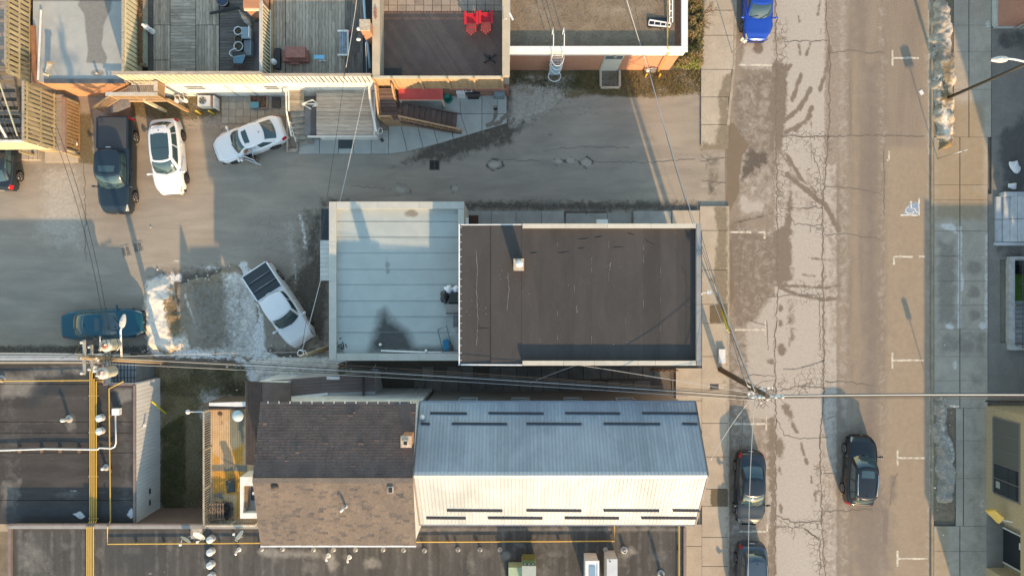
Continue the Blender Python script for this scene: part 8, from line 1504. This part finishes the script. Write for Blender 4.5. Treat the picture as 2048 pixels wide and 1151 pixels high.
for side, (w_, dr2) in (('l',((.16,.18,.88),1)),('r',((.12,-.36,.98),-1))):
    wv_ = Vector(w_); jj = {'w':(wv_,.028),'p':(wv_+Vector((.07,0,-.02)),.034)}; ee = [('w','p')]
    for i, (oy, l) in enumerate(((-.03,.07),(-.01,.08),(.01,.075),(.03,.06))): a1 = wv_+Vector((.10,oy,-.025)); a2 = a1+Vector((l*.5,0,-.015)); a3 = a2+Vector((l*.35,0,-.035)); jj.update({f'a{i}':(a1,.010),f'b{i}':(a2,.009),f'c{i}':(a3,.008)}); ee += [('p',f'a{i}'),(f'a{i}',f'b{i}'),(f'b{i}',f'c{i}')]
    t1 = wv_+Vector((.05,-.045*dr2,-.01)); t2 = t1+Vector((.035,-.02*dr2,-.02)); jj.update({'t1':(t1,.011),'t2':(t2,.009)}); ee += [('w','t1'),('t1','t2')]; skin('hand', jj, ee, m_skin, pe_, 1)
sk_ = MB(); [sk_.ball(v_,(.13,.05,.05),12,8) for v_ in ((.19,.145,.045),(.23,-.135,.045))]; obj('shoes', sk_, m_trs, pe_)
# ------------------------------------------------------------------ poles, lamps, signs and cables
m_pole = M('pole_wood', (.34,.26,.165), (.24,.18,.11), .9, 2, stretch=(3,3,.3)); m_poled = M('pole_wood_dark', (.13,.095,.065), (.09,.065,.045), .9, 2, stretch=(3,3,.3)); m_ins = plain('insulator', (.55,.57,.58), .3); m_trf = M('transformer_grey', (.50,.50,.46), (.42,.42,.39), .5, 3); m_wire = plain('cable_black', (.03,.03,.032), .6); m_wirel = plain('cable_grey', (.42,.42,.42), .5)
def cable(lbl, a, b, sag, r=.014, mat=None, group=None, n=18, name='overhead_cable', cat='cable'):
    a, b = Vector(a), Vector(b); pts = [a.lerp(b,i/n)-Vector((0,0,sag*4*(i/n)*(1-i/n))) for i in range(n+1)]; return obj(name, MB().tube(pts, r, 6), mat or m_wire, label=lbl, cat=cat, group=group)
# left pole with transformers and street lamp
lp = thing('utility_pole', 'leaning wooden utility pole with two grey transformers above the hall roof corner', 'utility pole', W(330,722)); A = W(330,722); Bt = W(160,714,9.6)
obj('pole', MB().tube([A, A.lerp(Bt,.5), Bt], [.17,.15,.12], 12), m_pole, lp)
def on(t): return A.lerp(Bt, t)
for i, (t, ox, oy, hgt) in enumerate(((.80,-.0,.62,6.9),(.78,-.1,-.95,6.9))):
    top = W(210,691,8.1) if i == 0 else W(203,746,7.9); x, y = top.x, top.y
    obj('transformer', MB().lathe((x,y,top.z-1.05), [(.24,0),(.29,.05),(.29,.9),(.31,.92),(.31,1.0),(.22,1.05),(0,1.07)], 20), m_trf, lp); obj('transformer_lid', MB().lathe((x,y,top.z+.03), [(.16,0),(.14,.03),(0,.04)], 16), m_rust, lp); obj('bushing', MB().lathe((x+.1,y+.08,top.z+.02), [(.04,0),(.06,.06),(.04,.1),(.06,.16),(.02,.22),(0,.22)], 10).lathe((x-.16,y-.1,top.z+.0), [(.04,0),(.06,.06),(.04,.1),(.06,.16),(.02,.22),(0,.22)], 10), m_ins, lp); q = on(top.z/9.6-.06); obj('transformer_bracket', MB().bar(q, (x,y,top.z-.5), .07,.1), m_metal, lp)
for t, l in ((.97,1.7),(.90,1.3),(.72,1.1)):
    q = on(t); obj('crossarm', MB().bar(q+Vector((.05,-l/2,0)), q+Vector((.05,l/2,0)), .1,.12), M('crossarm_grey', (.34,.33,.31), (.26,.25,.235), .8, 3), lp)
    for k in range(3): c = q+Vector((.05,-l/2+.1+(l-.2)*k/2,.06)); obj('insulator', MB().lathe(c, [(.03,0),(.03,.08),(.07,.1),(.05,.15),(.07,.18),(.04,.24),(0,.25)], 10), m_ins, lp)
qq = random.Random(3); ww = MB()
for _ in range(26):
    q = on(qq.uniform(.68,.95)); a = q+Vector((qq.gauss(0,.35),qq.gauss(0,.5),qq.uniform(-.1,.3))); b = q+Vector((qq.gauss(0,.4),qq.gauss(0,.55),qq.uniform(-.3,.3))); ww.tube([a, a.lerp(b,.5)+Vector((qq.gauss(0,.1),qq.gauss(0,.15),.15)), b], .012, 5)
obj('jumper_wires', ww, m_wire, lp, kind='stuff'); hb = MB()
for _ in range(16): q = on(qq.uniform(.7,.92))+Vector((qq.gauss(0,.3),qq.gauss(0,.42),qq.uniform(0,.25))); hb.box(q, (qq.uniform(.08,.22),qq.uniform(.06,.16),qq.uniform(.06,.2)), qq.uniform(0,3))
obj('hardware', hb, m_galv, lp, kind='stuff')
for pa, pb, z1, z2 in (((200,690),(200,672),8.3,8.4),((170,712),(172,698),9.0,9.1)): obj('fuse_cutout', MB().tube([W(*pa,z1),W(*pb,z2)], .035, 7), m_ins, lp)
lw2 = MB(); [lw2.tube([W(150+8*i,706,8.6), W(158+20*i,690-6*i,8.9), W(175+26*i,668+3*i,8.6), W(206+10*i,684,8.2)], .014, 5) for i in range(2)]; lw2.tube([W(218,668,8.0),W(232,672,8.2),W(238,690,8.0),W(228,708,7.4)], .02, 5); obj('lead_wire', lw2, m_wire, lp)
lm = thing('street_lamp', 'grey cobra head street lamp on a curved arm over the teal sedan', 'street lamp', W(243,709,6.2)); obj('arm', MB().tube([W(243,712,6.2),W(242,690,6.7),W(241,662,7.0),W(244,650,7.05)], .055, 8), m_galv, lm); a, b = W(243,654,7.05), W(249,628,7.05)
def lamphead(t, a, b, w):
    d = b-a; u = d.normalized(); s = Vector((-u.y,u.x,0)); m = MB(); m.surf(lambda p,q: a+d*p + s*(w*math.cos(2*math.pi*q)*(.25+.75*math.sin(math.pi*min(1,(.12+.82*p))**.8))) + Vector((0,0,.11*math.sin(2*math.pi*q)*(.4+.6*math.sin(math.pi*(.1+.85*p))))), 10, 16); obj('lamp_head', m, M('lamp_head_grey', (.56,.55,.52), (.46,.45,.43), .5, 4), t); obj('lamp_lens', MB().ball(a+d*.6-Vector((0,0,.07)), (.14,.14,.07), 10, 6), m_glass, t); obj('photocell', MB().lathe(a+d*.45+Vector((0,0,.09)), [(.04,0),(.04,.07),(0,.08)], 8), m_galv, t)
lamphead(lm, a, b, .17)
# right pole at the street with crossarm
rp_ = thing('utility_pole', 'dark wooden utility pole at the kerb with a pale blue crossarm over the street', 'utility pole', W(1440,738)); A2 = W(1440,738); B2 = W(1535,792,9.8)
obj('pole', MB().tube([A2, A2.lerp(B2,.5), B2], [.17,.15,.12], 12), m_poled, rp_); obj('crossarm', MB().bar(W(1500,793,9.5), W(1566,791,9.5), .13,.12), M('crossarm_blue', (.30,.38,.44), (.24,.31,.36), .6, 3), rp_); obj('crossarm', MB().bar(W(1512,778,8.7), W(1530,800,8.7), .1,.1), m_poled, rp_)
for x in (1503,1516,1549,1563): c = W(x,792.5,9.57); obj('insulator', MB().lathe(c, [(.03,0),(.03,.08),(.07,.1),(.05,.15),(.07,.18),(.04,.24),(0,.25)], 10), m_ins, rp_)
hb = MB(); ww = MB(); qq = random.Random(6)
for _ in range(18): q = A2.lerp(B2,qq.uniform(.8,.98))+Vector((qq.gauss(0,.28),qq.gauss(0,.25),qq.uniform(0,.2))); hb.box(q, (qq.uniform(.06,.16),qq.uniform(.05,.12),qq.uniform(.05,.16)), qq.uniform(0,3))
for _ in range(30): q = A2.lerp(B2,qq.uniform(.78,.98)); a = q+Vector((qq.gauss(-.3,.5),qq.gauss(0,.3),qq.uniform(-.1,.3))); b = q+Vector((qq.gauss(0,.6),qq.gauss(-.1,.35),qq.uniform(-.2,.2))); ww.tube([a,a.lerp(b,.5)+Vector((0,qq.gauss(0,.1),.1)),b], .011, 5)
obj('hardware', hb, m_galv, rp_, kind='stuff'); obj('jumper_wires', ww, m_wire, rp_, kind='stuff')
# cables
cg = 'cables strung along the dark passage'
for i, (ya, yb, za, zb2, r, mt) in enumerate(((702,786,7.5,7.6,.010,m_wire),(708,788,7.4,7.5,.010,m_wire),(712,791,6.9,7.3,.024,m_wire),(716,793,6.7,7.1,.016,m_wirel),(719,796,6.6,7.0,.015,m_wire),(724,798,6.5,6.9,.016,m_wire),(727,800,6.4,6.8,.012,m_wirel))):
    cable('overhead cable above the dark passage, %s of the bundle counted from the annex side' % ORD[i], W(212,ya,za), W(1508,yb,zb2), (.75 if i < 2 else .62)+.03*i, r, mt, cg, 26)
for i, y in enumerate((703,708,713)): cable('cable from the leaning pole to the left photo edge, %s from the top' % ORD[i], W(200,708+i*3,9.0), W(-60,y+2,9.2), .15, .013, m_wire if i else m_wirel, 'cables leaving to the left')
for i, (y, r, mt) in enumerate(((785.5,.014,m_wire),(788.5,.034,m_wirel),(791.5,.018,m_wire),(794,.016,m_wire),(799,.010,m_wire))): cable('thin cable crossing the street to the right photo edge, %s from the top' % ORD[i] if i != 1 else 'thick pale cable crossing the street to the right photo edge', W(1530,790+i*1.5,9.5), W(2120,y+.5,9.6), .25, r, mt, 'cables crossing the street')
for i, (x, xe) in enumerate(((1487,1482),(1509,1497))): cable('thin vertical cable above the parked charcoal sedan, %s' % ('left of two' if i == 0 else 'right of two with pale wrapping'), W(x,800,9.3), W(xe,1210,9.6), .3, .011 if i == 0 else .016, m_wire if i == 0 else m_wirel, 'cables above the parked sedan')
cable('service cable from the street pole down to the metal roof corner', W(1500,800,9.0), W(1421,920,8.3), .25, .016, m_wirel)
c1 = W(1297,138,3.0); cable('twisted service cable from the kerb pole to the brick building wall', W(1510,782,9.0), c1+Vector((0,.0,0)), .9, .026, m_wirel, None, 26); cable('slack dark cable beside the twisted service cable', W(1506,776,8.6), W(1300,140,3.1), 1.3, .014, m_wire, None, 26); cable('thin service cable rising over the gravel roof to the top edge', W(1297,139,3.1), W(1245,-30,5.2), .12, .022, m_wirel)
cable('thin dark cable over the gravel roof to the top edge', W(1299,139,3.1), W(1262,-30,5.0), .2, .011, m_wire)
cable('guy cable from the pole to the front eaves of the dark roof', W(1492,770,8.2), W(1403,470,6.7), .1, .012, m_wire); cable('second guy cable reaching the dark roof corner', W(1496,772,8.3), W(1404,540,6.7), .2, .014, m_wirel)
for i, (x0, y0, x1, y1) in enumerate(((1155,729,1500,785),(1155,729,1060,765))): cable('service drop from the passage eaves, %s' % ('running to the kerb pole' if i == 0 else 'running back over the passage'), W(x0,y0,6.6), W(x1,y1,(8.6,5.2)[i]), .2, .012, m_wirel)
# yellow guy wire sleeves
for i, (x0,y0,x1,y1) in enumerate(((1443,620,1455,660),(1446,622,1458,664))): a, b = W(x0,y0,.3), W(x1,y1,2.2); obj('guy_sleeve', MB().tube([a,b], .045, 8), plain('yellow_paint', (.62,.50,.03), .5), label='yellow guy wire sleeve at the tree pit by the kerb, %s of the pair' % ('left' if i == 0 else 'right'), cat='guard', group='yellow guy wire sleeves')
cable('guy wire rising from the yellow sleeves to the kerb pole', W(1455,660,2.2), W(1512,780,8.9), .02, .012, m_wirel)
# short service pole by the white pickup
sp_ = thing('service_pole', 'short leaning wooden pole with a white coil of cable behind the pale roofed annex', 'utility pole', W(662,693)); A3, B3 = W(664,693,0), W(601,712,5.4); obj('pole', MB().tube([A3,B3],[.13,.11],12), m_pole, sp_); obj('conduit', MB().tube([W(660,690,.2),W(634,698,2.8),W(612,711,4.6)], .03, 7), m_galv, sp_); obj('cable_coil', MB().tube([W(601+6*math.cos(t)*(1+.15*math.sin(3*t)), 705+6*math.sin(t), 5.6) for t in [i*.5 for i in range(26)]], .02, 6), m_galv, sp_); obj('bracket', MB().tube([W(597,700,5.6),W(610,701,5.6),W(615,710,5.5)], .02, 6), m_galv, sp_)
cable('pale twisted cable from the short service pole to the white fence', W(604,701,5.6), W(735,150,3.6), .5, .02, m_wirel, None, 26); cable('thin dark cable beside the pale one over the annex roof', W(602,701,5.6), W(692,128,4.6), .4, .012, m_wire, None, 26); cable('cable from the white fence up to the top edge over the plank deck', W(692,135,4.6), W(716,-20,5.5), .1, .016, m_wirel); cable('cable from the plank porch rail to the chimney', W(733,150,3.6), W(731,84,4.6), .05, .014, m_wirel); cable('cable from the short service pole to the left pole', W(598,704,5.5), W(245,712,8.2), .3, .012, m_wirel, None, 22)
for i, (x0,x1) in enumerate(((100,214),(112,222))): cable('thin cable from the leaning pole up over the porch, %s' % ('left of two' if i == 0 else 'right of two'), W(x1,690,8.3), W(x0,250,4.4), .6, .012, m_wire, 'cables over the parking lot', 22)
# right street lamp
rl_ = thing('street_lamp', 'tall dark lamp post rooted in the snow bank with a white lamp head', 'street lamp', W(1888,199)); a = W(1888,199); dirp = Vector((a.x,a.y,0)); obj('pole', MB().tube([a, (a.x+.01,a.y,4), (a.x+.02,a.y,8.0)], [.10,.085,.07], 10), plain('pole_dark', (.035,.035,.032), .5), rl_); obj('base', MB().lathe(a, [(.2,0),(.2,.3),(.12,.4),(0,.42)], 12), M('pole_base', (.2,.16,.11), (.14,.11,.08), .9, 6), rl_); obj('arm', MB().tube([(a.x,a.y,7.9), W(2060,126,8.25), W(2030,119,8.4), W(2012,117,8.45)], .05, 8), m_galv, rl_); lamphead(rl_, W(2014,118,8.45), W(1981,120,8.45), .17)
for k in (2.6,4.3): obj('pole_band', MB().lathe((a.x+.01,a.y,k), [(.1,0),(.1,.12),(.0,.12)], 10), plain('pole_dark', (.035,.035,.032), .5), rl_)
def sign(lbl, bx, by, h, rz, w=.30, hh=.45, mat=None):
    p = W(bx,by); t = thing('parking_sign', lbl, 'sign', (p.x,p.y,.08), rz, local=True); obj('post', MB().tube([(0,0,0),(0,0,h)], .028, 8), m_metal, t); obj('sign_plate', MB().bb(-w/2,w/2,-.014,.014,h-hh,h), m_galv, t)
    obj('sign_bracket', MB().bb(-.05,.05,-.03,.03,h-.1,h+.03), m_metal, t); return t
sign('white parking sign on a thin post at the end of the upper snow bank', 1873, 318, 2.45, .25, .55); sign('pale blue parking sign on a thin post by the lower snow bank', 1866, 800, 2.2, .15, .32); sign('small white parking sign on a post at the upper left kerb', 1463, 107, 2.4, -.6, .35)
pb = thing('utility_box', 'pale grey utility cover box on the kerbside pavement', 'utility box', W(1441,710)); a, b = W(1435,725), W(1448,697); obj('lid', MB().bb(a.x,b.x,a.y,b.y,.12,.3), m_galv, pb); obj('plinth', MB().bb(a.x-.04,b.x+.04,a.y-.04,b.y+.04,.1,.16), m_slab, pb)
gm2 = obj('pavement_grate', MB().bb(W(1419,0).x,W(1436,0).x,Y(777),Y(767),.115,.128), m_iron, label='small dark iron cover in the pavement left of the kerb pole', cat='cover')
# litter and snow lumps
for x, y, l in ((2027,333,'white crumpled bag on the dark side yard'),(2022,372,'flat scrap of white snow beside the concrete steps')): p = W(x,y,.1); m = MB(); qq = random.Random(x); m.surf(lambda u,v: Vector((p.x+.36*math.sin(math.pi*v)*math.cos(6.283*u)*(1+.3*math.sin(12*u+x)), p.y+(.4 if y < 350 else .2)*math.sin(math.pi*v)*math.sin(6.283*u)*(1+.25*math.sin(17*u)), p.z+.09*(1-math.cos(math.pi*v)))), 24, 8, flip=True); obj('litter', m, m_galv, label=l, cat='litter')
obj('litter', MB().box(W(1843,185,.02), (.22,.3,.02), .5), m_galv, label='torn white paper scrap lying on the road by the parking mark', cat='litter')
# ------------------------------------------------------------------ right-hand side: buildings, steps, stairwell
rb_ = thing('brick_corner_building', 'red brick building corner with white base trim at the top right', 'building', (31,18,0)); ex0, ey0 = W(1985,0).x, Y(55); obj('wall', MB().bb(ex0,44,ey0,40,0,7.5), bricks_mat('brick_rosy', (.40,.19,.145), (.35,.16,.12), (.36,.27,.23)), rb_); obj('base_trim', MB().bb(ex0-.12,ex0-.005,ey0-.1,ey0+4.5,0,.5).bb(ex0-.12,44,ey0-.10,ey0-.005,0,.22), M('trim_paleblue', (.46,.49,.48), (.39,.42,.41), .7, 2), rb_); obj('downpipe', MB().tube([(ex0+1.3,ey0-.12,.1),(ex0+1.3,ey0-.12,7.2)], .05, 8), m_galv, rb_); obj('downpipe', MB().tube([(ex0+1.65,ey0-.12,.1),(ex0+1.65,ey0-.12,7.2)], .04, 8), m_galv, rb_)
for k in range(3): window(rb_, (ex0, ey0+2.2+k*3, 2.2), 1.2, 1.6, (-1,0,0)); window(rb_, (ex0, ey0+2.2+k*3, 5.4), 1.1, 1.5, (-1,0,0))
eb = thing('apartment_block', 'tall brick block beyond the stairwell whose shadow falls over the pavement', 'building', (39,2,0)); obj('wall', MB().bb(34.0,48,-6.2,9.5,0,9.5), bricks_mat('brick_block', (.33,.17,.12), (.28,.14,.1), (.33,.26,.21)), eb)
for y in (-4.5,-1.5,1.5,4.5,7.5):
    for z in (2.4,5.2,8.0): window(eb, (34.0,y,z), 1.1, 1.5, (-1,0,0))
cs = thing('concrete_steps', 'pale concrete steps climbing right between the side yard and the stairwell', 'steps', W(2020,440)); m_st = M('step_concrete', (.44,.47,.50), (.36,.385,.41), .85, 2, rand=.06, bump=.15)
for i in range(8):
    x0 = 1988+i*11.5 if i else 1987; x1 = x0+10.8
    for ya, yb in ((394,439),(440,484)): a, b = W(x0,yb), W(x1,ya); z = .1+.15*(i+1); obj('step_slab', MB().bb(a.x,b.x,a.y,b.y,.05,z), m_st, cs)
a, b = W(1996,394), W(2090,386); obj('side_kerb', MB().bb(a.x,b.x,a.y,b.y,.05,.55), m_st, cs); a, b = W(1985,491), W(2090,485); obj('side_kerb', MB().bb(a.x,b.x,a.y,b.y,.05,.3), m_st, cs)
sw = thing('stairwell', 'concrete rimmed basement stairwell with iron guard rails at the right edge', 'stairwell', (31.2,-.9,0)); m_rim_ = M('stairwell_concrete', (.42,.42,.41), (.31,.31,.305), .85, 2.5, bump=.2); obj('rim', MB().bb(30.85,31.2,-3.85,1.95,.0,.32), m_rim_, sw); obj('rim', MB().bb(31.2,36,1.75,1.95,0,.32), m_rim_, sw); obj('rim', MB().bb(31.2,36,-3.85,-3.55,0,.32), m_rim_, sw)
obj('pit_wall', MB().bb(31.1,31.2,-3.55,1.75,-2.6,0), m_rim_, sw); obj('pit_wall', MB().bb(33.6,33.7,-3.55,1.75,-2.6,0), m_rim_, sw); obj('pit_wall', MB().bb(31.2,33.6,1.75,1.85,-2.6,0), m_rim_, sw); obj('pit_wall', MB().bb(31.2,33.6,-3.65,-3.55,-2.6,0), m_rim_, sw); obj('pit_floor', MB().bb(31.2,33.6,-3.55,1.75,-2.7,-2.6), m_dk, sw)
for i in range(9): board('pit_step', m_rim_, sw, (32.4,-3.4+i*.3,-.25-.2*i), (2.4,0,0), (0,.32,0), (0,0,.06))
obj('algae_panel', MB().bb(31.7,33.5,-1.0,.9,-1.9,-1.84), M('algae_green', (.10,.19,.025), (.06,.11,.02), .8, 3), sw); obj('yellow_bar', MB().bar((31.75,.2,-1.6),(32.6,-1.2,-1.5),.07,.05), plain('yellow_paint', (.62,.50,.03), .5), sw)
m_ir = plain('iron_rail', (.05,.055,.06), .5)
for x, z in ((31.3,.85),(31.62,1.0)): obj('guard_rail', MB().tube([(x,1.6,z),(x,-3.7,z)], .022, 6), m_ir, sw)
for y in (1.5,.2,-1.1,-2.4,-3.6): obj('rail_post', MB().tube([(31.3,y,.32),(31.3,y,.85),(31.62,y,1.0)], .02, 6), m_ir, sw)
# tan building at the lower right
tb3 = thing('tan_brick_building', 'tan brick shopfront with a long dark window and recessed door at the lower right', 'building', (32,-15,0)); tx = W(1970,0).x; ty1 = -7.35; ty0 = -25.6; TH = 4.5; m_tb = M('tan_brick', (.42,.34,.215), (.33,.265,.165), .9, 9, bump=.5, bscale=40, fine=.3)
ra0, ra1 = -17.4, -14.05
obj('wall', MB().bb(tx,44,ra1,ty1,0,TH), m_tb, tb3); obj('wall', MB().bb(tx,44,ty0,ra0,0,TH), m_tb, tb3); obj('wall', MB().bb(tx+1.1,44,ra0,ra1,0,TH), m_tb, tb3); obj('lintel', MB().bb(tx,tx+1.1,ra0,ra1,3.0,TH), m_tb, tb3); obj('recess_floor', MB().bb(tx+.0,tx+1.1,ra0,ra1,0,.14), M('recess_floor_grey', (.26,.235,.205), (.22,.2,.175), .85, 2), tb3); obj('recess_side', MB().bb(tx+.02,tx+1.08,ra1-.06,ra1-.005,.14,2.98), M('recess_grey', (.30,.31,.31), (.25,.26,.26), .7, 2), tb3)
ww0, ww1 = -12.5, -7.95; fr_m = plain('shop_frame', (.16,.15,.16), .5); wo_ = obj('shop_window', MB().bb(tx-.05,tx-.001,ww0-.08,ww0,.8,3.0).bb(tx-.05,tx-.001,ww1,ww1+.08,.8,3.0).bb(tx-.05,tx-.001,ww0,ww1,.72,.82).bb(tx-.05,tx-.001,ww0,ww1,2.92,3.0), fr_m, tb3); m_blind = plain('window_blind', (.10,.105,.095), .35); npan = 5
for i in range(npan):
    a = ww1-(ww1-ww0)*i/npan; b = ww1-(ww1-ww0)*(i+1)/npan; obj('pane', MB().bb(tx-.025,tx-.004,b+.02,a-.02,.82,2.92), m_blind if i < 3 else m_glass, wo_); obj('mullion', MB().bb(tx-.05,tx-.004,b-.02,b+.02,.82,2.92), fr_m, wo_)
obj('window_notice', MB().bb(tx-.032,tx-.027,-12.15,-11.75,1.0,1.35), plain('notice_grey', (.3,.31,.29), .6), wo_)
do_ = obj('glass_door', MB().bb(tx+1.03,tx+1.09,ra0+.4,ra1-.9,.15,2.6), m_glass, tb3); [obj('door_frame', MB().bb(tx+1.0,tx+1.08,y,y+.1,.15,2.7), m_galv, tb3) for y in (ra1-.9,ra0+.3)]; obj('door_notice', MB().bb(tx+1.015,tx+1.025,ra1-1.7,ra1-1.3,1.5,1.85), m_galv, do_)
obj('coping', MB().bb(tx-.06,44,ty0,ty1+.06,TH,TH+.1), m_cope, tb3)
yl_ = thing('yellow_wall_lamp', 'yellow scoop shaped wall sign lamp over the recessed door', 'lamp', W(1990,1033,1.9)); m_ys = plain('lamp_yellow', (.70,.42,.06), .4); a_, b_, c_, d_ = W(1974,1022,1.9), W(1990,1020,2.1), W(2009,1036,2.2), W(1998,1047,1.9); obj('hood', MB().slab([a_,b_,c_,d_], .12), m_ys, yl_); obj('hood_face', MB().slab([a_-Vector((0,0,.14)),b_-Vector((0,0,.14)),c_-Vector((0,0,.14)),d_-Vector((0,0,.14))], .06), m_ys, yl_); obj('arm', MB().tube([c_.lerp(d_,.3), W(2028,1044,2.4), (tx+1.05,W(2030,1046,2.4).y,2.4)], .025, 6), m_galv, yl_)
vn = obj('sign_bracket', MB().bar(W(1972,801,.8), W(1998,804,2.2), .12,.06), m_blk, label='dark metal strip along the upper corner of the tan building', cat='bracket')
